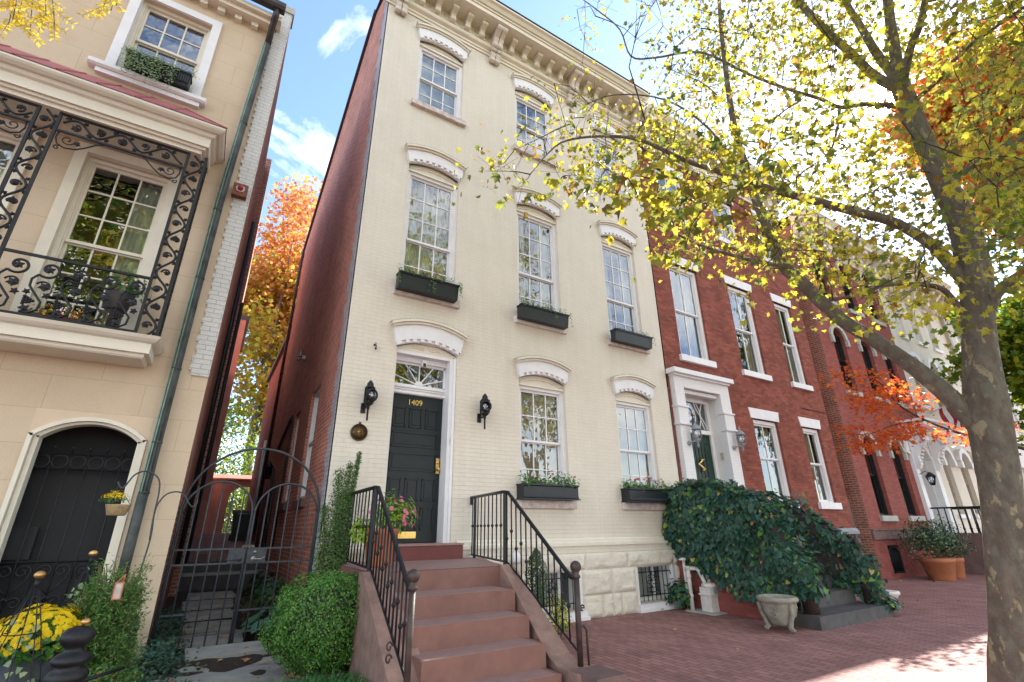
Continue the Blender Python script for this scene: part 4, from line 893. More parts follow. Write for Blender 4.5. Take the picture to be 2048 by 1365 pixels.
for (xa, xb, lab) in ((-2.58, -1.17, 'black iron balcony railing panels with scrolls and grape clusters before the lit window'), (-4.9, -2.84, 'black iron balcony railing panels cut by the left edge of the view')):
    rl = empty('balcony_railing', ((xa + xb) / 2, YI, 3.87), lab, 'railing', 'balcony railings')
    m = MB(); m.box(xa, xb, YI - 0.018, YI + 0.018, 4.66, 4.69); m.build('top_rail', 'black_iron', rl); m = MB(); m.box(xa, xb, YI - 0.014, YI + 0.014, 3.90, 3.925); m.build('bottom_rail', 'black_iron', rl)
    n = int((xb - xa) / 0.28); wd = (xb - xa) / n
    for i in range(n):
        m = MB(); x0 = xa + (i + 0.5) * wd; f = lambda u, v, d: (x0 + u, YI + d, 3.92 + v)
        m.tube([f(a, b, 0) for a, b in spiral((0.03, 0.60), 0.115, 1.15, -math.pi * 0.75, 1, 22, 0.25)], 0.016, 5)
        m.tube([f(*p, 0) for p in ((-0.05, 0.52), (-0.10, 0.45), (-0.095, 0.36), (-0.02, 0.26), (0.05, 0.17), (0.04, 0.07), (-0.03, 0.015), (-0.10, 0.03))], 0.014, 5)
        m.tube([f(a, b, 0) for a, b in spiral((0.03, 0.37), 0.075, 1.0, math.pi * 0.9, -1)], 0.012, 5)
        ironleaf(m, f, (0.03, 0.60), 0.055, 0.5); ironleaf(m, f, (0.035, 0.37), 0.062, 1); grapes(m, f, (-0.055, 0.17), 0.034); ironleaf(m, f, (-0.07, 0.07), 0.055, 2); ironleaf(m, f, (0.08, 0.26), 0.045, 0); ironleaf(m, f, (-0.10, 0.28), 0.04, 1)
        m.build('scroll_panel', 'black_iron', rl)
# carriage arch
ar = MB(); xc, hw = -1.355, 0.575
prA = [(-1.93, 0.0)] + arcpts(xc, hw, 2.64, 0.24, 0) + [(-0.78, 0.0)]
# spandrels above the low arch
A = arcpts(xc, hw, 2.64, 0.24, 0, 16); sp_ = MB()
for i in range(16): sp_.add([(A[i][0], 0, A[i][1]), (A[i + 1][0], 0, A[i + 1][1]), (A[i + 1][0], 0, 2.94), (A[i][0], 0, 2.94), (A[i][0], .3, A[i][1]), (A[i + 1][0], .3, A[i + 1][1])], [(0, 1, 2, 3), (0, 4, 5, 1)])
sp_.build('arch_spandrel', 'stucco_plain', lh)
archband(ar, xc, hw, 2.64, 0.24, -0.05, -0.003, -0.02, 0.14, 16); archband(ar, xc, hw - .05, 2.63, 0.22, -0.05, -0.003, 0.04, 0.2, 16)
for x0 in (-1.93, -0.83): ar.box(x0 + .003, x0 + 0.047, -0.02, 0.14, 0, 2.64)
ar.box(-1.878, -1.83, 0.04, 0.2, 0, 2.62); ar.box(-0.88, -0.833, 0.04, 0.2, 0, 2.62); ar.build('arch_frame', 'cream_paint', lh)
m = MB(); m.box(-1.88, -0.83, 0.42, 0.44, 0, 2.45); m.box(-1.92, -1.62, 0.30, 0.34, 1.25, 1.60); m.build('carriage_screen', 'dark_screen', lh)
ig = empty('iron_gate', (xc, 0.2, 0), 'black iron gate with ring frieze and heart scrolls closing the tan house arch', 'gate')
for zq in (2.26, 2.44, 1.22, 0.3): m = MB(); m.tube([(-1.90, 0.24, zq), (-0.82, 0.24, zq)], 0.013, 4); m.build('crossbar', 'black_iron', ig)
for i in range(7):
    m = MB(); x = -1.87 + i * 0.172; m.tube([(x, 0.24, 0.1), (x, 0.24, 2.52)], 0.010, 6); m.lathe([(0.01, 0), (0.018, 0.02), (0.002, 0.06)], (x, 0.24, 2.50), 6); m.build('bar', 'black_iron', ig)
for i in range(6):
    m = MB(); x = -1.784 + i * 0.172; m.tube([(x + 0.076 * math.cos(a * math.pi / 9), 0.235, 2.35 + 0.076 * math.sin(a * math.pi / 9)) for a in range(19)], 0.009, 5, False); m.build('ring', 'black_iron', ig)
for i in range(3):
    m = MB(); x = -1.70 + i * 0.344; f = lambda u, v, d: (x + u, 0.23 + d, v)
    for s in (-1, 1):
        m.tube([f(s * a, b, 0) for a, b in [(0.0, 0.88), (0.07, 0.95), (0.13, 1.04)] + spiral((0.075, 1.12), 0.075, 1.3, 0.0, 1, 20, 0.2)], 0.010, 5)
        m.tube([f(s * a, b, 0) for a, b in [(0.0, 0.86), (0.02, 0.84)] + spiral((0.085, 0.80), 0.07, 1.3, math.pi, -1, 20, 0.2)], 0.010, 5)
    m.build('heart_scroll', 'black_iron', ig); m = MB()
    for s in (-1, 1):
        m.tube([f(s * a, b, 0) for a, b in [(0.0, 0.48)] + spiral((0.085, 0.60), 0.07, 1.3, -math.pi / 2, 1, 20, 0.2)], 0.010, 5)
    m.build('heart_scroll', 'black_iron', ig)
# alarm bell box
ab = empty('alarm_box', (-0.42, -0.05, 6.68), 'rusty square alarm box with a red dome on the white brick strip beside the downspout', 'alarm')
m = MB(); m.box(-0.54, -0.33, -0.13, -0.024, 6.57, 6.80); m.build('housing', 'rust_box', ab)
m = MB(); m.disc((-0.435, -0.13, 6.70), (0, -1, 0), 0.062, 0.012, 16); m.build('ring', 'pvc_white', ab)
m = MB(); m.lathe([(0.045, 0), (0.045, 0.03), (0.03, 0.05), (0.002, 0.06)], (0, 0, 0), 12); 
m.v = [(-0.435 + x, -0.142 - z, 6.70 + y) for x, y, z in m.v]; m.build('dome', 'red_plastic', ab)
# taller brick house behind the left one and the pink rear building
bh = empty('rear_building', (-2, 15, 0), 'pink stuccoed rear building at the left of the passage, beyond the drain pipes', 'building')
m = MB(); m.box(-6, 0.10, 13.02, 17.3, 0, 9.5); m.build('wall', 'pink_stucco', bh)
m = MB(); m.box(-6.1, 0.2, 13.0, 17.4, 9.502, 9.7); m.build('roof', 'roof_dark', bh)
m = MB()
for (y, z, r) in ((4.6, 9, 0.05), (5.3, 7, 0.04)): m = MB(); m.tube([(LX + (0.04 if y < 5 else 0.17), y, 0.9), (LX + (0.04 if y < 5 else 0.17), y, z)], r, 8); m.build('drain_stack', 'black_plastic', lh)

# ================================================================== PASSAGE THINGS
gt = empty('garden_gate', (0.6, 0.21, 0.1), 'pair of arched iron gates closing the brick passage beside the cream house', 'gate')
gy = 0.21
def gateleaf(x0, x1, name, zt=2.18, rise=0.42, hinge=0):
    g = empty2 = None
    m = MB(); xc_ = (x0 + x1) / 2; hw_ = (x1 - x0) / 2
    m.tube([(x0, gy, 0.16), (x0, gy, zt - rise)] + [(xc_ - hw_ * math.cos(a * math.pi / 16), gy, zt - rise + rise * math.sin(a * math.pi / 16)) for a in range(17)] + [(x1, gy, 0.16)], 0.016, 6)
    lf = m.build('gate_leaf', 'gate_iron', gt)
    n = 6
    for i in range(1, n):
        x = x0 + (x1 - x0) * i / n; t = (x - xc_) / hw_; z1 = zt - rise + rise * math.sqrt(max(0, 1 - t * t)); b = MB(); b.tube([(x, gy, 0.14), (x, gy, z1)], 0.010, 6); b.build('bar', 'gate_iron', lf)
    for z in (0.30, 0.55, 1.12, 1.30): b = MB(); b.box(x0, x1, gy - 0.006, gy + 0.006, z, z + 0.022); b.build('crossbar', 'gate_iron', lf)
    return lf
gl = gateleaf(-0.23, 0.60, 'a'); gr = gateleaf(0.63, 1.46, 'b')
m = MB(); m.box(0.40, 0.60, gy - 0.02, gy + 0.012, 1.135, 1.31); m.tube([(0.54, gy - .02, 1.18), (0.54, gy - 0.06, 1.18), (0.42, gy - 0.065, 1.175), (0.38, gy - 0.065, 1.19)], 0.009, 6); m.disc((0.54, gy - .021, 1.18), (0, -1, 0), 0.032, 0.012); m.build('lock_plate', 'gate_iron', gl)
m = MB(); m.box(0.63, 0.86, gy - 0.02, gy + 0.012, 1.135, 1.31); m.build('lock_plate', 'gate_iron', gr)
m = MB(); m.disc((0.71, gy - .021, 1.18), (0, -1, 0), 0.032, 0.012); m.tube([(0.71, gy - .03, 1.18), (0.71, gy - 0.06, 1.18), (0.80, gy - 0.065, 1.175), (0.85, gy - 0.065, 1.20)], 0.009, 6); m.disc((0.72, gy - .021, 1.265), (0, -1, 0), 0.02, 0.012); m.build('handle', 'old_steel', gr)
m = MB()
for k in range(7): m.tube([(0.56 + 0.022 * k + 0.012 * math.cos(a), gy - 0.02 + 0.006 * (k % 2), 1.335 + 0.01 * math.sin(a) + 0.006 * (k % 2)) for a in [i * 0.9 for i in range(8)]], 0.004, 4)
m.build('chain', 'old_steel', gt)
m = MB(); m.tube([(-0.25, gy, 0.1), (-0.25, gy, 1.75)] + [(0.615 - 0.865 * math.cos(a * math.pi / 24), gy, 1.80 + 0.86 * math.sin(a * math.pi / 24)) for a in range(25)] + [(1.48, gy, 0.1)], 0.018, 6); m.tube([(0.615, gy, 1.9), (0.615, gy, 2.65)], 0.016, 6); m.build('arch_frame', 'gate_iron', gt)
for z in (0.5, 1.8): m = MB(); m.box(1.44, 1.503, gy - 0.03, gy + 0.03, z, z + 0.05); m.build('hinge', 'rusty_iron', gt)
# arch wall at the far end of the patio
aw = empty('arched_wall', (1.3, 17.5, 1.4), 'pink stuccoed wall with round arch at the end of the passage', 'wall')
m = MB(); wallpanel(m, 0.12, 3.3, 1.3, 3.62, 17.5, [(0.85, 2.05, 1.3, 3.38)], 0.25)
A = arcpts(1.45, 0.6, 2.76, 0.598, 0, 20)
for i in range(20): m.add([(A[i][0], 17.5, A[i][1]), (A[i + 1][0], 17.5, A[i + 1][1]), (A[i + 1][0], 17.5, 3.38), (A[i][0], 17.5, 3.38), (A[i][0], 17.75, A[i][1]), (A[i + 1][0], 17.75, A[i + 1][1])], [(0, 1, 2, 3), (0, 4, 5, 1)])
m.build('wall', 'pink_stucco', aw)
m = MB(); m.prism([(17.35, 3.622), (17.35, 3.68), (17.6, 3.86), (17.85, 3.68), (17.85, 3.622)], 0.1, 3.3, 'x'); m.build('coping', 'pink_stucco', aw)
for (x0, s) in ((0.86, 1), (2.04, -1)):
    g = MB(); 
    for i in range(9): g.box(x0 + s * i * 0.062 - 0.008, x0 + s * i * 0.062 + 0.008, 17.44, 17.455, 1.45, 2.75 + 0.25 * math.sin(i / 8 * 1.57))
    for i in range(20): g.box(x0, x0 + s * 0.5, 17.456, 17.47, 1.5 + i * 0.066, 1.515 + i * 0.066)
    g.build('lattice_gate', 'dark_green_paint', aw)
hg = empty('hedge', (1.5, 20, 1.4), 'sunlit green shrubs seen through the arch at the end of the passage', 'shrub')
p_, d_ = blobpts((1.6, 20.0, 2.1), (2.3, .8, 1.9), 4200, .25, .5, -.6); leafmesh('foliage', p_, d_ + G.normal(size=p_.shape) * .4, .13, OVAL, ['green_gold', 'tree_green'], G.integers(0, 2, len(p_)), hg); mq = MB(); [mq.tube([(1.6, 20, 1.3), (1.6 + q, 20, 2.6)], .03, 5) for q in (-.8, 0, .8)]; mq.build('stems', 'grey_bark', hg)
# wheelie bin
wb = empty('wheelie_bin', (1.25, 11.5, 1.2), 'black wheeled rubbish bin standing on the patio at the end of the passage', 'bin')
zf = 1.02 + 0.4 * (11.5 - 6.45) / 10.95
m = MB(); a0, a1 = 0.90, 1.50
m.add([(a0 + .06, 11.25, zf), (a1 - .06, 11.25, zf), (a1 - .06, 11.8, zf), (a0 + .06, 11.8, zf), (a0, 11.15, zf + .88), (a1, 11.15, zf + .88), (a1, 11.9, zf + .88), (a0, 11.9, zf + .88)], [(0, 3, 2, 1), (4, 5, 6, 7), (0, 1, 5, 4), (1, 2, 6, 5), (2, 3, 7, 6), (3, 0, 4, 7)]); m.box(a0 - .02, a1 + .02, 11.13, 11.92, zf + .83, zf + .88); m.build('body', 'black_plastic', wb)
m = MB(); m.prism([(11.10, zf + .885), (11.10, zf + .92), (11.3, zf + .97), (11.8, zf + .97), (11.95, zf + .9)], a0 - .03, a1 + .03, 'x'); m.build('lid', 'black_plastic', wb)
m = MB(); m.tube([(a0 + .1, 11.08, zf + .84), (a1 - .1, 11.08, zf + .84)], 0.02, 6); m.build('handle', 'old_steel', wb)
for x in (a0 + .04, a1 - .04): m = MB(); m.tube([(x - .03, 11.85, zf + .1), (x + .03, 11.85, zf + .1)], 0.1, 12); m.build('wheel', 'black_plastic', wb)
# passage lantern
pl = empty('passage_lantern', (1.38, 7.4, 3.1), 'small black carriage lantern on the passage wall above the bin', 'lantern')
m = MB(); m.lathe([(0.05, 0), (0.08, 0.05), (0.09, 0.3), (0.12, 0.32), (0.05, 0.42), (0.02, 0.5)], (1.36, 7.4, 2.85), 6); m.build('body', 'black_iron', pl); m = MB(); m.box(1.37, 1.503, 7.38, 7.42, 3.0, 3.05); m.build('bracket', 'black_iron', pl)
bk = tag((lambda m: m.build('water_bowl', 'pvc_white'))(MB().lathe([(0.02, 0), (0.07, 0.02), (0.12, 0.18), (0.13, 0.2)], (1.32, 6.3, 0.87), 14)), 'white plastic pot lying by the patio step against the passage wall', 'pot')

# ================================================================== RED BRICK HOUSE NEXT DOOR
rh = empty('brick_house', (13, 0.2, 0), 'red brick row house with white lintels and white portico around a green door', 'house')
RX0, RX1 = 9.34, 16.80
rw1 = [(10.02, 11.24), (12.66, 13.84), (15.14, 16.10)]
rh_holes = [(a, b, 5.76, 8.60) for a, b in rw1] + [(a, b, 10.3, 12.0) for a, b in rw1] + [(a, b, 2.16, 4.36) for a, b in rw1[1:]] + [(9.75, 11.18, 1.2, 4.80)]
m = MB(); wallpanel(m, RX0, RX1, -0.1, 13.3, 0.0, rh_holes, 0.28); m.build('wall', 'red_brick', rh)
m = MB(); m.add([(RX1, 0.0, 0), (RX1, 9, 0), (RX1, 9, 12), (RX1, 0.0, 13.3), (RX0, 9, 0), (RX0, 9, 12)], [(0, 1, 2, 3), (1, 4, 5, 2)]); m.build('side_wall', 'alley_brick', rh)
m = MB(); m.add([(RX0, -0.1, 13.7), (RX1, -0.1, 13.7), (RX1, 9, 12), (RX0, 9, 12)], [(0, 1, 2, 3)]); m.build('roof', 'roof_dark', rh)
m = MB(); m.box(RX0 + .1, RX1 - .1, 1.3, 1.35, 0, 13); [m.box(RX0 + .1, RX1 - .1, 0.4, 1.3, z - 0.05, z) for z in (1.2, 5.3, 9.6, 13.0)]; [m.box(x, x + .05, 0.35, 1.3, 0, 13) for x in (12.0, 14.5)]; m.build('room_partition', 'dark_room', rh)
for a, b in rw1:
    window(rh, a, b, 5.76, 8.58, cols=2, up=1, lo=1, cas=0.10, curtain=('right', 'curtain_gold'), sill=0.17, sillmat='white_paint', split=0.5, mun=0.03)
    window(rh, a, b, 10.3, 11.98, cols=2, up=1, lo=1, cas=0.10, curtain=('sides', 'curtain'), sill=0.17, sillmat='white_paint', mun=0.03)
for a, b in rw1[1:]: window(rh, a, b, 2.16, 4.34, cols=2, up=1, lo=1, cas=0.10, curtain=('right', 'curtain_gold'), sill=0.18, sillmat='white_paint', mun=0.03, split=0.52)
for a, b in rw1:
    for z, zh in ((8.60, 0.28), (12.0, 0.28), (4.36, 0.29)):
        if z < 5 and a < 11: continue
        m = MB(); m.add([(a - 0.08, -0.02, z), (b + 0.08, -0.02, z), (b + 0.13, -0.02, z + zh), (a - 0.13, -0.02, z + zh), (a - 0.08, 0.05, z), (b + 0.08, 0.05, z), (b + 0.13, 0.05, z + zh), (a - 0.13, 0.05, z + zh)], [(0, 1, 2, 3), (0, 4, 5, 1), (3, 2, 6, 7), (0, 3, 7, 4), (1, 5, 6, 2)]); m.build('lintel', 'white_paint', rh)
m = MB(); m.prism([(-0.002, 1.30), (-0.10, 1.30), (-0.10, 1.38), (-0.06, 1.42), (-0.04, 1.46), (-0.002, 1.46)], 11.6, RX1 + 0.02, 'x'); m.build('water_table', 'grey_stone', rh)
# portico
po = MB(); px0, px1 = 9.42, 11.56
po.box(px0, 9.757, -0.14, 0.12, 1.2, 4.805); po.box(11.172, px1, -0.14, 0.12, 1.2, 4.805); po.box(px0, px1, -0.14, 0.0, 4.807, 5.08)
po.box(9.752, 9.764, 0.122, 0.44, 1.2, 4.78); po.box(11.164, 11.177, 0.122, 0.44, 1.2, 4.78); po.box(9.764, 11.164, 0.122, 0.44, 4.775, 4.795)
for (a, b) in ((px0, 9.75), (11.18, px1)):
    for z, zt in ((3.84, 3.89), (4.28, 4.32)): po.box(a - 0.04, b + 0.04, -0.19, -0.0, z, zt)
    po.box(a - 0.01, b + 0.01, -0.165, 0.0, 3.89, 4.28)
po.box(9.75, 11.18, -0.04, 0.10, 4.70, 4.79)
pf = po.build('portico', 'portico_paint', rh)
m = MB(); m.box(px0 - 0.02, px1 + 0.02, -0.20, 0, 5.08, 5.13); m.box(px0 - 0.10, px1 + 0.10, -0.28, 0, 5.131, 5.25); m.build('portico_cornice', 'white_paint', pf)
m = MB(); m.box(9.765, 10.05, 0.25, 0.35, 1.2, 4.79); m.box(11.04, 11.162, 0.25, 0.35, 1.2, 4.79); m.box(10.05, 11.04, 0.25, 0.35, 4.6, 4.79); m.box(10.03, 11.0, 0.19, 0.35, 3.76, 3.86); m.build('door_frame', 'white_paint', rh)
dg = MB(); dg.box(10.05, 11.04, 0.30, 0.35, 1.2, 3.76)
dg.box(10.12, 10.91, 0.285, 0.299, 3.55, 3.66)
for i in range(6): dg.box(10.15 + i * 0.125, 10.245 + i * 0.125, 0.286, 0.299, 2.1, 3.5)
dg.box(10.12, 10.91, 0.285, 0.299, 1.95, 2.02)
d2 = dg.build('front_door', 'dark_green_paint', rh)
m = MB(); m.tube([(10.53, 0.25, 3.10), (10.60, 0.23, 3.12), (10.37, 0.22, 3.00), (10.60, 0.22, 2.88), (10.55, 0.25, 2.84)], 0.02, 6); m.ball((10.53, 0.24, 3.1), 0.035); m.ball((10.54, 0.24, 2.85), 0.03); m.build('door_knocker', 'brass', d2)
m = MB(); m.box(10.25, 10.29, 0.23, 0.28, 2.33, 2.36); m.ball((10.27, 0.22, 2.36), 0.032); m.build('knob', 'brass', d2)
m = MB(); zc, xc2 = 4.22, 10.28
m.tube([(xc2 + 0.29 * math.cos(a * math.pi / 14), 0.28, zc + 0.33 * math.sin(a * math.pi / 14)) for a in range(29)], 0.018, 5, False)
m.tube([(10.98 - 0.20 * (1 - math.cos(a * math.pi / 12)) , 0.28, 3.9 + a * 0.70 / 12) for a in range(13)][:13], 0.014, 5)
m.tube([(10.66 + 0.13 * math.sin(a * math.pi / 12), 0.28, 3.9 + a * 0.70 / 12) for a in range(13)], 0.014, 5); m.tube([(10.90 - 0.13 * math.sin(a * math.pi / 12), 0.28, 3.9 + a * 0.70 / 12) for a in range(13)], 0.014, 5)
fl = m.build('fanlight', 'white_paint', rh)
m = MB(); m.quad((10.05, 0.32, 3.86), (11.04, 0.32, 3.86), (11.04, 0.32, 4.6), (10.05, 0.32, 4.6)); m.build('pane', 'glass_dark', fl)
m = MB(); m.quad((10.02, 0.37, 3.84), (11, 0.37, 3.84), (11, 0.37, 4.62), (10.02, 0.37, 4.62)); m.build('fanlight_backing', 'dark_room', fl)
textmesh('house_number', '1407', 0.15, (xc2 - 0.02, 0.295, zc - 0.06), 'petal_yellow', fl, 0.003)
m = MB(); m.box(11.12, 11.163, 0.03, 0.11, 3.15, 3.30); m.build('intercom', 'tan_stone', rh)
for (x, z) in ((9.7, 5.62), (12.1, 5.42), (14.45, 5.30), (14.2, 4.9)): m = MB(); m.tube([(x, -0.0, z), (x, -0.07, z), (x + 0.03, -0.08, z + 0.05), (x + 0.08, -0.05, z + 0.06)], 0.008, 4); m.build('wall_hook', 'rusty_iron', rh)
m = MB(); m.tube([(15.3, -0.02, 4.95), (16.7, -0.02, 4.95)], 0.012, 4); m.build('cable', 'rusty_iron', rh)
m = MB()
run([(0.0, 12.55), (-0.04, 12.55), (-0.04, 12.62), (-0.12, 12.70), (-0.12, 13.2), (-0.55, 13.2), (-0.55, 13.34), (-0.65, 13.45), (-0.70, 13.55), (0, 13.55)], RX0, RX1, m)
rc = m.build('cornice', 'cream_trim', rh)
for i in range(14):
    X = RX0 + 0.3 + i * 0.53; c = MB(); big = i % 4 == 0; wd = 0.28 if big else 0.14; zl = 12.35 if big else 12.85
    c.prism([(-0.12, zl), (-0.22, zl), (-0.25, zl + 0.1), (-0.26, 12.95), (-0.44, 13.05), (-0.50, 13.12), (-0.48, 13.19), (-0.12, 13.19)], X - wd / 2, X + wd / 2, 'x'); c.tube([(X - wd / 2 - .01, -0.43, 13.12), (X + wd / 2 + .01, -0.43, 13.12)], 0.06, 10); c.tube([(X - wd / 2 - .01, -0.2, zl + .04), (X + wd / 2 + .01, -0.2, zl + .04)], 0.05, 10); c.build('bracket', 'buff_trim', rc)
# ================================================================== GAP GATE, ROSE BRICK HOUSE, WHITE HOUSE, FAR HOUSES
wg = empty('plank_gate', (17.25, 0.4, 0), 'grey weathered plank gate with oval opening between the two red brick houses', 'gate')
m = MB()
for i in range(7): 
    x = 16.84 + i * 0.118; zt = 2.28 + 0.14 * math.sin(i / 6 * math.pi)
    if i in (2, 3, 4): m.box(x, x + 0.112, 0.35, 0.39, 0, 1.25); m.box(x, x + 0.112, 0.35, 0.39, 1.85, zt)
    else: m.box(x, x + 0.112, 0.35, 0.39, 0, zt)
m.build('planks', 'gate_paint', wg)
m = MB(); m.tube([(17.25 + 0.17 * math.cos(a * math.pi / 10), 0.34, 1.55 + 0.30 * math.sin(a * math.pi / 10)) for a in range(21)], 0.03, 6, False)
for i in range(5): m.tube([(17.11 + i * 0.07, 0.37, 1.28), (17.11 + i * 0.07, 0.37, 1.82)], 0.008, 4)
m.build('oval_grille', 'black_iron', wg)
m = MB()
for i in range(9): m.tube([(16.85 + i * 0.1, 0.6, 2.5), (16.85 + i * 0.1, 0.6, 3.6)], 0.012, 4)
for i in range(7): m.tube([(16.82, 0.6, 2.55 + i * .17), (17.68, 0.6, 2.55 + i * .17)], 0.010, 4)
tag(m.build('iron_grille', 'black_iron'), 'black iron grille above the grey plank gate in the narrow gap', 'grille')
gwl = MB(); gwl.box(16.81, 17.69, 4.0, 4.2, 0, 12.5); gwl.build('passage_wall', 'alley_brick_dark', wg)
h3 = empty('brick_house', (20.8, 0.2, 0), 'rose brick house with dark arched windows and stone hood mouldings', 'house')
TX0, TX1 = 17.71, 24.1
w3u = [(18.62, 19.50), (20.66, 21.60), (22.58, 23.50)]
hh_ = [(a, b, 6.0, 8.45) for a, b in w3u] + [(a, b, 9.6, 11.85) for a, b in w3u] + [(a, b, 1.82, 4.42) for a, b in w3u[:2]] + [(22.25, 23.95, 1.2, 4.9), (18.52, 19.30, 0.13, 0.94)]
m = MB(); wallpanel(m, TX0, TX1, -0.1, 12.6, 0.0, hh_, 0.25)
for (a, b, z0, z1) in hh_[:8]:
    A = arcpts((a + b) / 2, (b - a) / 2, z1 - 0.42, 0.40, 0, 12)
    for i in range(12): m.add([(A[i][0], 0, A[i][1]), (A[i + 1][0], 0, A[i + 1][1]), (A[i + 1][0], 0, z1), (A[i][0], 0, z1), (A[i][0], .2, A[i][1]), (A[i + 1][0], .2, A[i + 1][1])], [(0, 1, 2, 3), (0, 4, 5, 1)])
m.build('wall', 'rose_brick', h3)
m = MB(); m.add([(TX0, 0.0, 0), (TX0, 9, 0), (TX0, 9, 12), (TX0, 0, 12.6), (TX1, 9, 0), (TX1, 9, 12)], [(0, 1, 2, 3), (1, 4, 5, 2)]); m.build('side_wall', 'alley_brick_dark', h3)
m = MB(); m.add([(TX0, 0, 13.0), (TX1, 0, 13.0), (TX1, 9, 12), (TX0, 9, 12)], [(0, 1, 2, 3)]); m.build('roof', 'roof_dark', h3)
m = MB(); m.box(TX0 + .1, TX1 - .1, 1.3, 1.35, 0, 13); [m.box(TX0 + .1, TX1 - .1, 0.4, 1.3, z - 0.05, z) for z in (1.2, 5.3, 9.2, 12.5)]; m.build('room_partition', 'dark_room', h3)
for (a, b, z0, z1) in hh_[:8]:
    window(h3, a, b, z0, z1, y=0.17, cols=1, up=1, lo=1, frame='black_iron', cas=0.07, glass='glass_dark', curtain=('sides', 'curtain') if z0 < 3 else None, sill=0.17, sillmat='light_stone', split=0.5)
    m = MB(); archband(m, (a + b) / 2, (b - a) / 2 + 0.0, z1 - 0.42, 0.40, 0.02, 0.17, -0.07, 0.02, 14)
    for x in (a - 0.17, b + 0.03): m.box(x, x + 0.14, -0.09, 0.0, z1 - 0.68, z1 - 0.42)
    m.build('hood', 'light_stone', h3)
m = MB(); m.box(TX0, 22.2, -0.06, 0, 1.12, 1.38); m.box(TX0, 22.2, -0.09, 0, 1.382, 1.42); m.build('belt_course', 'brown_stone', h3)
a, b = 18.52, 19.30; m = MB(); archband(m, 18.91, 0.39, 0.72, 0.20, -0.05, 0.0, 0.02, 0.2); m.box(a, a + 0.05, 0.02, 0.2, 0.13, 0.72); m.box(b - 0.05, b, 0.02, 0.2, 0.13, 0.72); m.box(a, b, 0.02, 0.2, 0.13, 0.18)
for i in range(6): m.tube([(a + 0.1 + i * 0.115, 0.05, 0.15), (a + 0.1 + i * 0.115, 0.05, 0.86)], 0.011, 5)
bw_ = m.build('basement_window', 'black_iron', h3); g = MB(); g.quad((a, 0.15, 0.13), (b, 0.15, 0.13), (b, 0.15, 0.92), (a, 0.15, 0.92)); g.build('pane', 'glass_dark', bw_)
m = MB(); run([(0.0, 11.95), (-0.05, 11.95), (-0.05, 12.1), (-0.15, 12.2), (-0.15, 12.65), (-0.6, 12.65), (-0.6, 12.8), (-0.75, 13.0), (0, 13.0)], TX0, TX1, m); c3 = m.build('cornice', 'cream_trim', h3)
for i in range(10):
    X = TX0 + 0.3 + i * 0.64; c = MB(); c.prism([(-0.12, 12.0), (-0.25, 12.05), (-0.28, 12.3), (-0.5, 12.45), (-0.56, 12.64), (-0.12, 12.64)], X - 0.1, X + 0.1, 'x'); c.tube([(X - .11, -0.48, 12.53), (X + .11, -0.48, 12.53)], 0.09, 10); c.build('bracket', 'cream_trim', c3)
# white ornate entrance of the rose house
m = MB(); m.box(22.05, 22.35, -0.12, 0.1, 1.2, 4.0); m.box(23.75, 24.08, -0.12, 0.1, 1.2, 4.0); m.box(22.05, 24.08, -0.12, 0.3, 4.55, 4.95); archband(m, 23.05, 0.70, 3.85, 0.5, 0.0, 0.6, -0.10, 0.2, 14); m.box(22.35, 22.37, 0.1, 0.9, 1.2, 4.5); m.box(23.73, 23.75, 0.1, 0.9, 1.2, 4.5); m.box(22.35, 23.75, 0.9, 0.95, 1.2, 4.6)
en = m.build('entrance_surround', 'white_paint', h3)
for X in (22.18, 23.92): c = MB(); c.prism([(-0.12, 3.5), (-0.22, 3.45), (-0.3, 3.6), (-0.28, 3.9), (-0.4, 4.15), (-0.62, 4.35), (-0.68, 4.6), (-0.12, 4.6)], X - 0.1, X + 0.1, 'x'); c.tube([(X - .11, -0.6, 4.47), (X + .11, -0.6, 4.47)], 0.1, 10); [c.ball((X, -0.3 - 0.05 * k, 3.7 + 0.12 * k), 0.05, 6, 4) for k in range(6)]; c.build('bracket', 'white_paint', en)
m = MB(); m.box(21.95, 24.15, -0.8, 0.2, 4.96, 5.12); m.box(21.85, 24.2, -0.9, 0.2, 5.121, 5.2); m.build('entrance_hood', 'white_paint', en)
m = MB(); m.box(22.6, 23.5, 0.86, 0.9, 1.3, 3.7); m.build('front_door', 'gate_paint', h3)
h4 = empty('white_house', (27.6, 0.2, 0), 'cream painted house beyond the rose brick one, arched white hoods, partly behind the trunk', 'house')
w4 = [(25.0, 25.75), (26.75, 27.55), (28.55, 29.3)]
hh4 = [(a, b, 1.9, 4.35) for a, b in w4] + [(a, b, 6.2, 8.4) for a, b in w4] + [(a, b, 9.4, 11.4) for a, b in w4]
m = MB(); wallpanel(m, 24.12, 31.0, -0.1, 12.4, 0.0, hh4, 0.25)
for (a, b, z0, z1) in hh4[:6]:
    A = arcpts((a + b) / 2, (b - a) / 2, z1 - 0.37, 0.35, 0, 10)
    for i in range(10): m.add([(A[i][0], 0, A[i][1]), (A[i + 1][0], 0, A[i + 1][1]), (A[i + 1][0], 0, z1), (A[i][0], 0, z1), (A[i][0], .2, A[i][1]), (A[i + 1][0], .2, A[i + 1][1])], [(0, 1, 2, 3), (0, 4, 5, 1)])
m.build('wall', 'cream_brick', h4)
m = MB(); m.add([(24.12, 9, 0), (31, 9, 0), (31, 9, 12), (24.12, 9, 12), (31, 0, 0), (31, 0, 12.4)], [(0, 1, 2, 3), (1, 4, 5, 2)]); m.build('rear_wall', 'cream_brick', h4)
m = MB(); m.add([(24.1, 0, 13.0), (31, 0, 13.0), (31, 9, 12), (24.1, 9, 12)], [(0, 1, 2, 3)]); m.build('roof', 'roof_dark', h4)
m = MB(); m.box(24.2, 30.9, 1.3, 1.35, 0, 12); m.build('room_partition', 'dark_room', h4)
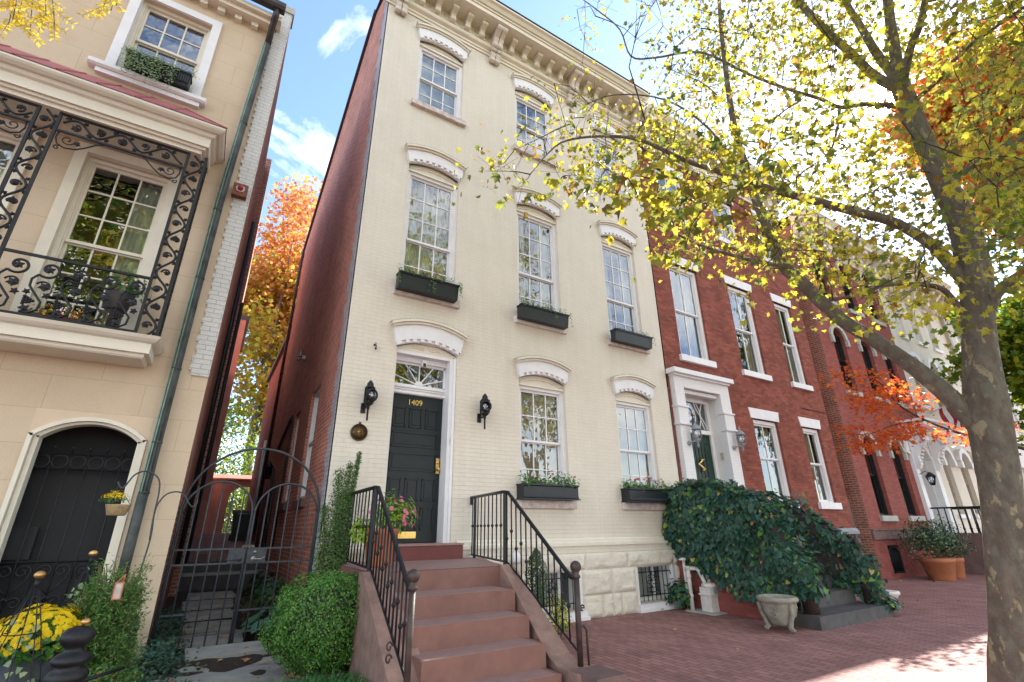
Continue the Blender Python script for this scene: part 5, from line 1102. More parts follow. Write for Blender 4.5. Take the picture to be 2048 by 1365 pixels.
for k, (a, b, z0, z1) in enumerate(hh4):
    window(h4, a, b, z0, z1, y=0.17, cols=1, up=1, lo=1, frame='tan_stone' if z0 < 9 else 'white_paint', cas=0.07, glass='glass_dark', sill=0.15, sillmat='white_paint')
    if k < 6: m = MB(); archband(m, (a + b) / 2, (b - a) / 2, z1 - 0.37, 0.35, 0.02, 0.22, -0.16, 0.02, 14); [m.box(x, x + 0.2, -0.18, 0.0, z1 - 0.62, z1 - 0.37) for x in (a - 0.22, b + 0.02)]; m.build('hood', 'white_paint', h4)
m = MB(); run([(0.0, 11.6), (-0.05, 11.6), (-0.05, 11.75), (-0.15, 11.85), (-0.15, 12.45), (-0.7, 12.45), (-0.7, 12.7), (-0.9, 13.0), (0, 13.0)], 24.12, 31.0, m); c4 = m.build('cornice', 'cream_trim', h4)
for i in range(9):
    X = 24.5 + i * 0.75; c = MB(); c.prism([(-0.12, 11.5), (-0.25, 11.55), (-0.28, 11.95), (-0.55, 12.2), (-0.62, 12.44), (-0.12, 12.44)], X - 0.12, X + 0.12, 'x'); c.tube([(X - .13, -0.5, 12.3), (X + .13, -0.5, 12.3)], 0.11, 10); c.build('bracket', 'cream_trim', c4)
m = MB(); m.box(30.75, 31.0, -0.15, -0.002, 0, 11.6); m.build('corner_pilaster', 'tan_stone', h4)
h5 = empty('row_house', (36, 0.2, 0), 'pale far row house seen as a sliver right of the plane tree trunk', 'house')
w5 = [(a, a + 1.0, z, z + zz) for a in (32.2, 34.4, 36.6, 39, 41.5) for z, zz in ((2.0, 2.2), (5.6, 2.3), (9.0, 2.0))]
m = MB(); wallpanel(m, 31.05, 43, -0.1, 12, 0.0, w5, 0.25); m.box(31.05, 43, 3, 9, 0, 11.9); m.build('wall', 'white_brick', h5)
for q in w5: window(h5, *q, y=0.15, cols=1, up=1, lo=1, frame='white_paint', glass='glass_dark')
m = MB(); run([(0, 11.8), (-0.1, 11.8), (-0.7, 12.3), (-0.7, 12.5), (0, 12.5)], 31.05, 43, m); m.build('cornice', 'red_metal', h5)

# striped flag on the white house
fg = empty('flag', (25.6, -0.1, 5.8), 'red and white striped flag on a pole on the far cream house', 'flag')
m = MB(); m.tube([(25.5, 0, 5.9), (25.9, -1.6, 6.7)], 0.025, 6); m.build('pole', 'white_paint', fg)
m = MB()
for k in range(9):
    m.cur = k % 2; n = 6
    for i in range(n):
        t0, t1 = k / 9, (k + 1) / 9
        def FP(t, s): return (25.55 + 0.35 * t + 0.10 * math.sin(s * 5), -0.3 - 1.2 * t + 0.06 * math.sin(s * 7 + t * 3), 6.02 + 0.6 * t - 1.15 * s)
        m.add([FP(t0, i / n), FP(t1, i / n), FP(t1, (i + 1) / n), FP(t0, (i + 1) / n)], [(0, 1, 2, 3)], True)
m.build('cloth', ['red_plastic', 'white_paint'], fg)
# stoop with iron rails before the white entrance
sp4 = empty('front_stoop', (22.8, -1.2, 0), 'brownstone stoop with black iron rails before the white entrance, half behind the tree trunk', 'steps')
m = MB(); m.box(22.1, 24.0, -1.9, -0.13, 1.05, 1.25); archband(m, 23.05, 0.75, 0.4, 0.5, 0.0, 0.16, -1.88, -0.13, 12); m.box(22.1, 22.3, -1.9, -0.13, -0.05, 1.05); m.box(23.8, 24.0, -1.9, -0.13, -0.05, 1.05); m.build('landing', 'brown_stone', sp4)
m = MB()
for k in range(6): m.box(22.2, 23.9, -1.9 - (k + 1) * 0.28, -1.9 - k * 0.28 + (0.0 if k else 0), -0.05, 1.05 - k * 0.18)
m.build('step', 'brown_stone', sp4)
for xs_ in (22.15, 23.95):
    m = MB(); m.tube([(xs_, -0.15, 2.08), (xs_, -1.9, 2.08), (xs_, -3.5, 1.0)], 0.03, 5); m.build('handrail', 'black_iron', sp4)
    for i in range(9): m = MB(); y = -0.35 - i * 0.19; m.tube([(xs_, y, 1.25), (xs_, y, 2.06)], [0.022, 0.02], 5); m.ball((xs_, y, 1.4), 0.035, 6, 4); m.build('baluster', 'black_iron', sp4)
    for i in range(6): m = MB(); y = -2.1 - i * 0.24; z = 1.95 - (i + 0.6) * 0.16; m.tube([(xs_, y, z - 0.85), (xs_, y, z)], 0.02, 5); m.build('baluster', 'black_iron', sp4)
la = empty('entrance_lantern', (22.3, -0.35, 3.0), 'black wall lantern beside the white arched entrance of the rose house', 'lantern')
m = MB(); m.tube([(22.2, -0.12, 3.25), (22.2, -0.3, 3.35), (22.2, -0.42, 3.28)], 0.012, 5); m.build('bracket', 'black_iron', la)
m = MB(); m.lathe([(0.10, 0.42), (0.12, 0.38), (0.02, 0.52)][::-1] if 0 else [(0.06, 0), (0.07, 0.03), (0.075, 0.03)], (22.2, -0.42, 2.85), 4); m.lathe([(0.15, 0.30), (0.16, 0.33), (0.05, 0.44), (0.02, 0.46)], (22.2, -0.42, 2.85), 4)
for k in range(4): a = math.pi / 2 * k; m.tube([(22.2 + .07 * math.cos(a), -0.42 + .07 * math.sin(a), 2.87), (22.2 + .15 * math.cos(a), -0.42 + .15 * math.sin(a), 3.16)], 0.009, 4)
m.build('cage', 'black_iron', la)
m = MB(); m.lathe([(0.065, 0.03), (0.14, 0.30)], (22.2, -0.42, 2.85), 4); m.build('glass', 'lamp_glass', la)
# lamps and plaque of the cream house
def coachlamp(x, z, lab, turn):
    t = empty('wall_lantern', (x, -0.02, z - 0.35), lab, 'lantern', 'carriage lamps beside the cream house door')
    m = MB(); m.box(x - 0.035 - .05, x + 0.035 - .05, -0.03, -0.002, z - 0.36, z - 0.20); m.tube([(x - .05, -0.03, z - 0.28), (x - .03, -0.10, z - 0.28), (x, -0.14, z - 0.25)], 0.016, 6); m.build('bracket', 'black_iron', t)
    m = MB(); c = (x, -0.14, z - 0.5)
    m.lathe([(0.012, 0), (0.016, 0.01), (0.016, 0.18), (0.026, 0.20), (0.022, 0.23), (0.07, 0.27), (0.08, 0.29)], c, 12)
    m.lathe([(0.085, 0.53), (0.075, 0.545), (0.05, 0.58), (0.055, 0.60), (0.03, 0.64), (0.012, 0.665)], c, 12)
    for k in range(4): a = math.pi / 4 + math.pi / 2 * k; m.box(x + 0.085 * math.cos(a) - 0.008, x + 0.085 * math.cos(a) + 0.008, -0.14 + 0.085 * math.sin(a) - 0.008, -0.14 + 0.085 * math.sin(a) + 0.008, z - 0.21, z + 0.035)
    m.box(x - 0.066, x + 0.066, -0.085, -0.075, z - 0.21, z + 0.03)
    m.build('body', 'black_iron', t)
    m = MB(); dirv = Vector((turn, -1, -0.0)).normalized(); cc = Vector((x, -0.14, z - 0.09)); u = dirv.cross(Vector((0, 0, 1))).normalized()
    for rr, th, off in ((0.098, 0.015, 0.075), (0.085, 0.014, 0.09)): m.tube([cc + dirv * off + (u * math.cos(a * math.pi / 10) + Vector((0, 0, 1)) * math.sin(a * math.pi / 10)) * rr for a in range(21)], th, 6, False)
    m.build('lens_ring', 'black_iron', t)
    m = MB(); m.tube([cc + dirv * 0.072, cc + dirv * 0.082], 0.09, 16); m.box(x - 0.055, x + 0.055, -0.20, -0.08, z - 0.2, z + 0.02); m.build('lens', 'lamp_glass', t)
    m = MB(); m.lathe([(0.012, 0), (0.012, 0.08), (0.018, 0.1), (0.004, 0.15)], (x, -0.14, z - 0.19), 8); m.build('candle_bulb', 'petal_yellow', t)
coachlamp(1.97, 3.66, 'black carriage lamp left of the green-black door, above the compass plaque', 0.35); coachlamp(4.10, 3.72, 'black carriage lamp right of the green-black door, between door and window', -0.25)
cpz = 2.985; cpl = empty('compass_plaque', (1.90, -0.02, cpz - .14), 'round bronze plaque with an eight pointed compass star on the cream wall', 'plaque')
m = MB(); m.disc((1.90, -0.002, cpz), (0, -1, 0), 0.135, 0.022, 28); m.tube([(1.90 + 0.128 * math.cos(a * math.pi / 14), -0.026, cpz + 0.128 * math.sin(a * math.pi / 14)) for a in range(29)], 0.009, 5, False); m.tube([(1.90 + 0.085 * math.cos(a * math.pi / 14), -0.026, cpz + 0.085 * math.sin(a * math.pi / 14)) for a in range(29)], 0.003, 4, False); m.box(1.88, 1.92, -0.02, -0.004, cpz + .13, cpz + .165); m.build('disc', 'bronze', cpl)
m = MB()
for k in range(8):
    a = k * math.pi / 4; r = 0.095 if k % 2 == 0 else 0.06; b1, b2 = a + math.pi / 8, a - math.pi / 8
    P0, P1, P2, P3 = (1.90, -0.04, cpz), (1.90 + r * math.cos(a), -0.026, cpz + r * math.sin(a)), (1.90 + 0.02 * math.cos(b1), -0.026, cpz + 0.02 * math.sin(b1)), (1.90 + 0.02 * math.cos(b2), -0.026, cpz + 0.02 * math.sin(b2))
    m.add([P0, P1, P2, P3], [(0, 1, 2), (0, 3, 1)])
m.build('star', 'brass', cpl)
m = MB(); m.tube([(2.02, -0.0, 4.45), (2.02, -0.07, 4.45), (2.0, -0.09, 4.52)], 0.008, 5); m.ball((2.02, -0.05, 4.42), 0.02, 6, 4); m.ball((1.99, -0.06, 4.48), 0.022, 6, 4)
tag(m.build('wall_hook', 'rusty_iron'), 'small rusty iron bracket on the cream wall left of the door hood', 'bracket')
def gothlamp(x, z, lab):
    t = empty('porch_lantern', (x, -0.15, z), lab, 'lantern', 'lanterns on the white portico')
    y = -0.30
    m = MB(); m.lathe([(0.02, 0), (0.06, 0.01), (0.06, 0.03), (0.02, 0.05)], (0, 0, 0), 10); m.v = [(x - 0.14 + a, -0.14 - c, z - 0.42 + b) for a, b, c in m.v]; m.tube([(x - .14, -0.19, z - 0.42), (x - .07, -0.27, z - 0.38), (x, y, z - 0.40)], 0.018, 6); m.build('bracket', 'grey_stone', t)
    m = MB(); m.lathe([(0.015, -0.16), (0.03, -0.10), (0.015, -0.06), (0.05, 0), (0.085, 0.03), (0.085, 0.045)], (x, y, z - 0.38), 12); m.lathe([(0.115, 0.27), (0.12, 0.285), (0.075, 0.35), (0.05, 0.38), (0.02, 0.40), (0.008, 0.50)], (x, y, z - 0.38), 6)
    for k in range(6): a = k * math.pi / 3; m.tube([(x + r * math.cos(a), y + r * math.sin(a), z - 0.38 + h) for r, h in ((0.075, 0.04), (0.10, 0.12), (0.105, 0.20), (0.09, 0.28))], 0.008, 4)
    m.build('cage', 'grey_stone', t)
    m = MB(); m.lathe([(0.07, 0.045), (0.092, 0.12), (0.098, 0.20), (0.083, 0.275)], (x, y, z - 0.38), 12); m.build('glass', 'lamp_glass', t)
    m = MB(); m.lathe([(0.01, 0), (0.028, 0.05), (0.02, 0.12), (0.004, 0.17)], (x, y, z - 0.33), 8); m.build('bulb', 'curtain', t)
gothlamp(9.78, 3.82, 'grey cage lantern on the left pier of the white portico'); gothlamp(11.50, 3.84, 'grey cage lantern on the right pier of the white portico')

# ================================================================== PLANTERS
def planter(x0, x1, z0, z1, y0, y1, lab, group, leaves, leafm, ledges=True, hang=0, petals=None, hgt=0.14, lsz=0.05, mat='planter_black', par=None):
    t = empty('window_box', ((x0 + x1) / 2, (y0 + y1) / 2, z0), lab, 'planter', group)
    m = MB(); e = 0.02
    if ledges:
        m.prism([(y0 + 0.03, z0 + .02), (y1, z0 + .02), (y1, z1), (y0, z1), (y0, z1 - 0.03), (y0 + 0.02, z1 - 0.045), (y0 + 0.02, z0 + 0.075), (y0 + 0.01, z0 + 0.06), (y0 + 0.01, z0 + 0.045), (y0 - 0.005, z0 + .03)], x0, x1, 'x')
        m.box(x0 - 0.025, x1 + 0.025, y0 - 0.02, y1, z0, z0 + 0.018); m.box(x0 - 0.012, x1 + 0.012, y0 - 0.012, y1, z1 - 0.03, z1 - 0.002)
    else:
        m.prism([(y0 + 0.05, z0), (y1, z0), (y1, z1), (y0, z1), (y0, z1 - 0.05), (y0 + 0.012, z1 - 0.052)], x0, x1, 'x'); m.box(x0 - 0.015, x1 + 0.015, y0 - 0.015, y1, z1 - 0.03, z1 - 0.002)
    m.build('trough', mat, t)
    m = MB(); m.box(x0 + e, x1 - e, y0 + e, y1 - e, z1 - 0.01, z1 + 0.004); m.build('earth', 'soil', t)
    C = []; n = leaves
    k = max(4, int((x1 - x0) / 0.13)); cs = [(x0 + (i + 0.5) * (x1 - x0) / k + R_.uniform(-.03, .03), (y0 + y1) / 2 + R_.uniform(-.04, .02), z1 + R_.uniform(0.0, 0.06)) for i in range(k)]
    pts = []; nr = []
    st_ = MB()
    for (cx_, cy_, cz_) in cs:
        for q in range(n // k):
            d = Vector((R_.gauss(0, 1), R_.gauss(0, 0.8) - 0.3, abs(R_.gauss(0.2, 0.8)))).normalized(); r = hgt * R_.uniform(0.3, 1.15)
            p = (cx_ + d.x * r * 0.9, cy_ + d.y * r * 0.8, cz_ + d.z * r - 0.02 - (0.05 if d.y < -0.6 else 0)); pts.append(p); nr.append((d.x * 0.6, d.y * 0.6 - 0.2, 0.6))
            if q % 6 == 0: st_.tube([(cx_, cy_, z1), p], 0.0025, 3, False)
    for hgi in range(hang):
        hx = R_.choice([x0 - 0.02, x1 + 0.02, R_.uniform(x0, x1)]) if hang < 30 else R_.uniform(x0, x0 + (x1 - x0) * 0.75); L_ = R_.uniform(0.12, 0.42) * (1.5 if hang > 30 else 1)
        for q in range(int(L_ / 0.018)):
            pts.append((hx + R_.gauss(0, 0.025), y0 - 0.02 - R_.random() * 0.03, z1 + 0.03 - q * 0.018)); nr.append((R_.gauss(0, .4), -1, 0.5))
    st_.build('stems', 'stem_brown', t)
    leafmesh('foliage', pts, nr, [lsz * R_.uniform(0.6, 1.2) for _ in pts], OVAL, leafm, None, t)
    if petals:
        pm, cnt = petals; pp = []; pn = []
        for q in range(cnt):
            c = R_.choice(cs); a = (c[0] + R_.gauss(0, 0.06), c[1] - 0.03 + R_.gauss(0, 0.04), c[2] + hgt * R_.uniform(0.5, 1.05))
            for w_ in range(9): d = Vector((R_.gauss(0, 1), R_.gauss(-.3, 1), R_.gauss(.5, 1))).normalized(); pp.append((a[0] + d.x * .018, a[1] + d.y * .018, a[2] + d.z * .018)); pn.append(tuple(d))
        leafmesh('blossoms', pp, pn, 0.032, OVAL, pm, None, t)
    return t
GB = 'black window boxes of the cream house'
planter(2.25, 3.42, 5.60, 5.90, -0.30, -0.095, 'black window box under the tall curtained window above the front door', GB, 300, 'planter_leaf', False, 5, ('red_petal', 3), 0.17)
planter(4.86, 6.08, 5.60, 5.89, -0.29, -0.095, 'black window box with white blossoms under the middle window of the second storey', GB, 280, 'planter_leaf', False, 2, ('white_petal', 8), 0.15)
planter(7.46, 8.66, 5.60, 5.88, -0.29, -0.095, 'black window box under the right-hand second storey window near the red house', GB, 190, 'planter_leaf', False, 1, ('pink_petal', 3), 0.14)
planter(4.86, 6.10, 2.025, 2.30, -0.27, 0.0, 'black window box with red flowers under the ground floor window nearest the door', GB, 330, 'planter_leaf', True, 0, ('red_petal', 12), 0.19, 0.075)
planter(7.45, 8.66, 2.025, 2.30, -0.27, 0.0, 'black window box with red and bronze leaves under the right ground floor window', GB, 320, 'planter_leaf', True, 0, ('red_petal', 22), 0.19, 0.075)
pb = planter(-2.30, -1.47, 8.25, 8.50, -0.24, -0.03, 'black fluted window box trailing variegated ivy on the tan house upper window', 'window box of the tan house', 420, ['ivy_pale'], False, 34, None, 0.16, 0.05)
m = MB(); [m.box(-2.28 + i * 0.03, -2.265 + i * 0.03, -0.236, -0.225, 8.30, 8.45) for i in range(27)]; m.build('fluting', 'planter_black', pb)
# pot of flowers on the tan house balcony rail
bp = empty('balcony_pot', (-1.5, -0.35, 3.87), 'dark pot of green and red flowering plants on the tan house balcony', 'plant pot')
m = MB(); m.lathe([(0.10, 0), (0.12, 0.02), (0.15, 0.2), (0.16, 0.26), (0.13, 0.26)], (-1.45, -0.30, 4.2), 16); m.lathe([(0.06, 0), (0.05, 0.3), (0.1, 0.33)], (-1.45, -0.30, 3.87), 12); m.build('pot', 'dark_stone', bp)
p_, d_ = blobpts((-1.40, -0.30, 4.58), (0.24, 0.16, 0.2), 260, 0.3); leafmesh('foliage', p_, d_ + [0, 0, .4], 0.06, OVAL, 'planter_leaf', None, bp)
p_, d_ = blobpts((-1.43, -0.34, 4.58), (0.2, 0.14, 0.18), 30, 0.3, 0.1); leafmesh('blossoms', p_, d_, 0.04, OVAL, 'red_petal', None, bp)
m = MB(); m.tube([(-2.25, -0.3, 3.87), (-2.15, -0.3, 3.87)], 0.01, 4)
p_, d_ = blobpts((-1.95, -0.28, 4.03), (0.35, 0.14, 0.13), 330, 0.3); p2 = empty('balcony_flowers', (-1.95, -0.28, 3.87), 'trough of yellow autumn flowers behind the iron balcony railing', 'flowers')
leafmesh('blossoms', p_, d_, 0.05, OVAL, ['mum_petal', 'planter_leaf', 'red_petal'], G.integers(0, 3, len(p_)), p2); m = MB(); m.box(-2.3, -1.6, -0.38, -0.18, 3.865, 4.0); m.build('trough', 'dark_stone', p2)

# ================================================================== SHRUBS AND FRONT GARDEN
def stems(par, base, tips, mat='stem_brown', r=0.012):
    m = MB()
    for tp in tips:
        b = Vector(base) + Vector((R_.gauss(0, .03), R_.gauss(0, .03), 0)); t_ = Vector(tp); mid = b.lerp(t_, 0.5) + Vector((R_.gauss(0, .03), R_.gauss(0, .03), 0)); m.tube([b, mid, t_], [r, r * 0.7, r * 0.3], 5)
    m.build('stems', mat, par)
bx = empty('boxwood', (1.30, -1.62, 0.1), 'dense rounded boxwood shrub with small green leaves left of the brown steps', 'shrub')
m = MB(); m.lathe([(0.1, -0.35), (0.28, -0.25), (0.36, 0.0), (0.33, 0.2), (0.2, 0.3), (0.02, 0.34)], (1.36, -1.62, 0.62), 18); core = m.build('inner_twigs', 'twig_bark', bx)
p_, d_ = blobpts((1.36, -1.62, 0.61), (0.56, 0.50, 0.53), 21000, 0.15, 0.28, -1.1, 3)
p_[:, 2] = np.where(p_[:, 2] > 1.02, 1.02 + (p_[:, 2] - 1.02) * .5, p_[:, 2])
leafmesh('foliage', p_, d_ + G.normal(size=p_.shape) * 0.55, G.uniform(0.020, 0.036, len(p_)), OVAL, 'boxwood_leaf', None, bx)
stems(bx, (1.30, -1.62, 0.1), [(1.2, -1.6, 0.5), (1.4, -1.7, 0.5), (1.3, -1.5, 0.55)], 'stem_brown', 0.02)
ts = empty('tall_shrub', (1.55, -0.45, 0.15), 'tall loose upright shrub with bare lower stems against the corner of the cream house', 'shrub')
P_ = []; D_ = []
strands = [((1.60, -0.5, 0.3), (1.70, -0.35, 2.05), 0.15), ((1.60, -0.5, 0.3), (1.76, -0.30, 2.45), 0.10), ((1.62, -0.5, 0.3), (1.88, -0.28, 2.62), 0.055), ((1.55, -0.5, 0.3), (1.46, -0.35, 1.85), 0.09), ((1.60, -0.5, 0.3), (1.62, -0.3, 2.35), 0.12), ((1.65, -0.5, 0.3), (1.78, -0.35, 1.5), 0.15), ((1.5, -0.5, 0.3), (1.48, -0.4, 1.3), 0.14), ((1.62, -0.55, 0.3), (1.60, -0.5, 1.6), 0.16)]
m = MB()
for (a, b, r) in strands:
    a, b = Vector(a), Vector(b); m.tube([a, a.lerp(b, .5) + Vector((0.02, 0, 0)), b], [0.014, 0.009, 0.003], 5); L_ = (b - a).length
    r *= 1.15
    for q in range(int(2000 * L_ / 2)):
        t_ = R_.uniform(0.28, 1.0) ** 0.8; d = Vector((R_.gauss(0, 1), R_.gauss(0, 1), R_.gauss(0.3, 1))).normalized(); rr = r * (1.25 - 0.75 * t_) * R_.random() ** 0.5 * 1.25
        P_.append(tuple(a.lerp(b, t_) + d * rr)); D_.append(tuple(d + Vector((0, -0.4, 0.4))))
for q in range(12): a = Vector((1.58 + R_.gauss(0, .06), -0.52, 0.25)); m.tube([a, a + Vector((R_.uniform(-.02, .12), R_.uniform(0, .1), R_.uniform(0.8, 1.4)))], 0.005, 4)
m.build('stems', 'stem_brown', ts)
leafmesh('foliage', P_, D_, G.uniform(0.022, 0.04, len(P_)), OVAL, 'shrub_leaf', None, ts)
jn = empty('juniper', (-0.62, -1.7, 0.1), 'feathery bright green evergreen bush in front of the tan house downspout', 'shrub')
P_ = []; D_ = []; m = MB()
for q in range(330):
    zb = R_.uniform(0.1, 1.02); an = R_.uniform(0, 6.28); w_ = 0.36 * (1.15 - zb * 0.62); a = Vector((-0.66 + 0.1 * zb, -1.7, zb * 0.8)); b = Vector((-0.66 + 0.12 * zb + w_ * math.cos(an), -1.7 + w_ * math.sin(an), zb + R_.uniform(0.05, 0.28)))
    m.tube([a, b], 0.004, 3, False)
    for w2 in range(62): t_ = R_.uniform(0.35, 1.05); P_.append(tuple(a.lerp(b, t_) + Vector((R_.gauss(0, .028), R_.gauss(0, .028), R_.gauss(0, .028))))); D_.append((R_.gauss(0, 1), R_.gauss(-.4, 1), R_.gauss(0.4, 1)))
m.build('stems', 'stem_brown', jn); leafmesh('foliage', P_, D_, G.uniform(0.025, 0.05, len(P_)), LONG, 'juniper_leaf', None, jn)
# low bush spilling by the iron newel
lb = empty('low_bush', (-0.30, -2.9, 0.1), 'low leafy bush with dead leaves between the iron newel and the slab path', 'shrub')
p_, d_ = blobpts((-0.36, -2.75, 0.34), (0.26, 0.4, 0.26), 3200, 0.2, 0.5); leafmesh('foliage', p_, d_ + G.normal(size=p_.shape) * .5, G.uniform(0.02, 0.045, len(p_)), OVAL, ['shrub_leaf', 'juniper_leaf', 'dead_leaf'], G.choice(3, len(p_), p=[.6, .33, .07]), lb); stems(lb, (-0.36, -2.75, 0.1), [(-0.4, -2.7, .4), (-0.3, -2.8, .4)])
# ivy groundcover and dead leaves
pts = []; nn = []
for q in range(5200):
    u = R_.random()
    if u < 0.5: x, y = R_.gauss(-0.12, 0.10), R_.uniform(-0.9, 2.6)
    elif u < 0.8: x, y = R_.gauss(-0.35, 0.25), R_.uniform(-2.6, -0.2)
    else: x, y = R_.uniform(-5, -0.9), R_.uniform(-1.2, -0.05)
    if -0.3 > x and y > -0.02: continue
    pts.append((x, y, 0.16 + 0.03 * max(0, y) + R_.uniform(0, 0.09) + (0.12 * R_.random() if abs(x + .15) < .15 else 0))); nn.append((R_.gauss(0, .5), R_.gauss(-.3, .5), 1))
leafmesh('ivy_groundcover', pts, nn, G.uniform(0.025, 0.05, len(pts)), IVY, ['ivy_leaf', 'dark_leaf'], G.integers(0, 2, len(pts)))['kind'] = 'stuff'
pts = []; nn = []
for q in range(420):
    u = R_.random(); x, y = (R_.uniform(-0.6, 1.4), R_.uniform(-3.5, 0.8)) if u < 0.5 else (R_.uniform(4, 20), R_.uniform(-0.5, -0.05) if R_.random() < .5 else R_.uniform(-6, -0.2)) if u < 0.75 else (R_.uniform(-0.3, 1.5), R_.uniform(0, 6))
    z = (0.02 if x > 3.6 else 0.17 if y < 0.4 else 0.2 + 0.03 * y); pts.append((x, y, z + R_.random() * .015)); nn.append((R_.gauss(0, .2), R_.gauss(0, .2), 1))
leafmesh('fallen_leaves', pts, nn, G.uniform(0.03, 0.075, len(pts)), MAPLE, 'dead_leaf')['kind'] = 'stuff'
# liriope grass tufts
for k, (x, y, s_) in enumerate(((0.88, -2.25, 0.9), (1.12, -2.35, 1.0), (1.36, -2.35, 1.0), (1.52, -2.5, 1.05), (1.05, -2.65, 1.0), (1.33, -2.75, 1.1))):
    C = []; m = MB()
    for q in range(130):
        a = R_.uniform(0, 6.28); L_ = R_.uniform(0.18, 0.36) * s_; ln = R_.uniform(0.5, 1.1); w_ = 0.006; u = Vector((math.cos(a), math.sin(a), 0)); sd2 = Vector((-u.y, u.x, 0)) * w_; b = Vector((x + R_.gauss(0, .04), y + R_.gauss(0, .04), 0.10)); pr = []
        for i in range(6): t_ = i / 5; c = b + u * L_ * ln * t_ + Vector((0, 0, L_ * (1.5 * t_ - 1.15 * t_ * t_))); ww = sd2 * (1 - t_ * 0.9); pr += [c - ww, c + ww]
        m.add(pr, [(2 * i, 2 * i + 1, 2 * i + 3, 2 * i + 2) for i in range(5)])
    tag(m.build('grass_tuft', 'grass_leaf'), 'tuft of long arching grass blades at the foot of the boxwood', 'grass', 'grass tufts below the boxwood')
# fern and hosta behind the gate
fe = empty('fern', (0.95, 0.75, 0.2), 'fern with arching fronds behind the iron gates', 'fern'); P_ = []; D_ = []; T_ = []; m = MB()
for q in range(26):
    a = R_.uniform(0, 6.28); L_ = R_.uniform(0.45, 0.75); b = Vector((0.98 + R_.gauss(0, .08), 1.0 + R_.gauss(0, .2), 0.22)); u = Vector((math.cos(a), math.sin(a) * 1.2, 0)); pr = []
    for i in range(22):
        t_ = i / 21; c = b + u * L_ * t_ * 0.85 + Vector((0, 0, L_ * (1.5 * t_ - 1.1 * t_ * t_))); pr.append(c)
        if i > 2:
            for s in (-1, 1): P_.append(tuple(c)); D_.append((0.1, 0.1, 1)); T_.append(tuple(Vector((-u.y, u.x, 0)) * s + u * 0.3 + Vector((0, 0, -.15))))
    m.tube(pr, 0.003, 3, False)
m.build('stems', 'stem_brown', fe); sz = np.array([0.11 * (1 - (i % 38) / 40) + 0.015 for i in range(len(P_))]); leafmesh('fronds', P_, D_, sz, LONG, 'fern_leaf', None, fe, tang=T_)
ho = empty('hosta', (1.1, 0.5, 0.2), 'broad leaved blue-green hosta between gate and boxwood', 'plant'); P_ = []; D_ = []; T_ = []
for q in range(48):
    a = R_.uniform(0, 6.28); r = R_.uniform(0.08, 0.34); P_.append((1.10 + r * math.cos(a) * 0.8, 0.55 + r * math.sin(a) * 1.2, 0.32 + 0.28 * (1 - r / .34) + R_.uniform(-.03, .03))); D_.append((math.cos(a) * .5, math.sin(a) * .5 - .2, 1)); T_.append((math.cos(a), math.sin(a), -.35))
leafmesh('leaves', P_, D_, G.uniform(0.13, 0.22, len(P_)), [(0, 0), (0.26, 0.12), (0.36, 0.42), (0.2, 0.8), (0, 1)], 'hosta_leaf', None, ho, tang=T_); stems(ho, (1.1, .55, .18), P_[:14], 'stem_brown', .006)
for (x, y, z) in ((0.9, -0.05, 0.3), (1.15, -0.55, 0.28)):
    pass
# passage plants along the cream house wall
pp = empty('passage_plants', (1.2, 3.2, .3), 'dark leafy plants growing along the passage wall behind the fern', 'plant'); p_, d_ = blobpts((1.22, 2.6, 0.5), (0.28, 1.3, 0.33), 1500, 0.3, 0.6); p_[:, 0] = np.minimum(p_[:, 0], 1.46); leafmesh('leaves', p_, d_ + [0, 0, .5], G.uniform(.04, .09, len(p_)), IVY, ['dark_leaf', 'fern_leaf'], G.integers(0, 2, len(p_)), pp)
# shepherd's hook with the hanging basket
hk = empty('plant_hook', (-0.42, -0.8, 0.1), 'double shepherd hook of grey metal standing before the tan house corner', 'hook')
B_ = Vector((-0.45, -0.95, 0.1)); P1 = onY(262, 1225, -0.95); P2 = onY(312, 1010, -0.95)
m = MB(); tp = [tuple(B_), tuple(onY(270, 1180, -.95)), tuple(onY(300, 1080, -.95))]
m.tube(catmull(tp + [tuple(onY(a, b, -.95)) for a, b in ((308, 1030), (318, 985), (318, 960), (305, 947), (288, 943), (270, 950), (258, 963), (248, 975), (240, 974), (236, 964))], 5), 0.009, 6)
m.build('left_hook', 'gate_iron', hk)
m = MB(); m.tube(catmull([tuple(onY(a, b, -.95)) for a, b in ((299, 1080), (308, 1030), (318, 1005), (335, 988), (355, 984), (368, 990), (376, 1004), (384, 1014), (393, 1008), (395, 1000))], 5), 0.009, 6); m.build('right_hook', 'gate_iron', hk)
hb = empty('hanging_basket', tuple(onY(236, 1025, -.95)), 'small woven basket of yellow mums hanging from the shepherd hook', 'basket'); hc = onY(237, 1012, -.95)
m = MB(); m.lathe([(0.075, -0.10), (0.085, -0.09), (0.112, 0.0), (0.116, 0.012), (0.1, 0.012)], tuple(hc), 20); m.build('basket', 'wicker', hb)
m = MB(); hp = onY(238, 972, -.95); m.tube([hp, hc + Vector((-0.10, 0, 0.01))], 0.003, 4); m.tube([hp, hc + Vector((0.10, 0, 0.01))], 0.003, 4); m.build('hanger', 'gate_iron', hb)
p_, d_ = blobpts(hc + Vector((-0.045, -0.01, 0.05)), (0.12, 0.09, 0.085), 420, 0.2, 0.2, -0.3); leafmesh('blossoms', p_ + [0, 0, 0.015], d_, 0.022, OVAL, ['mum_petal', 'planter_leaf'], (d_[:, 2] < 0.15).astype(int), hb)
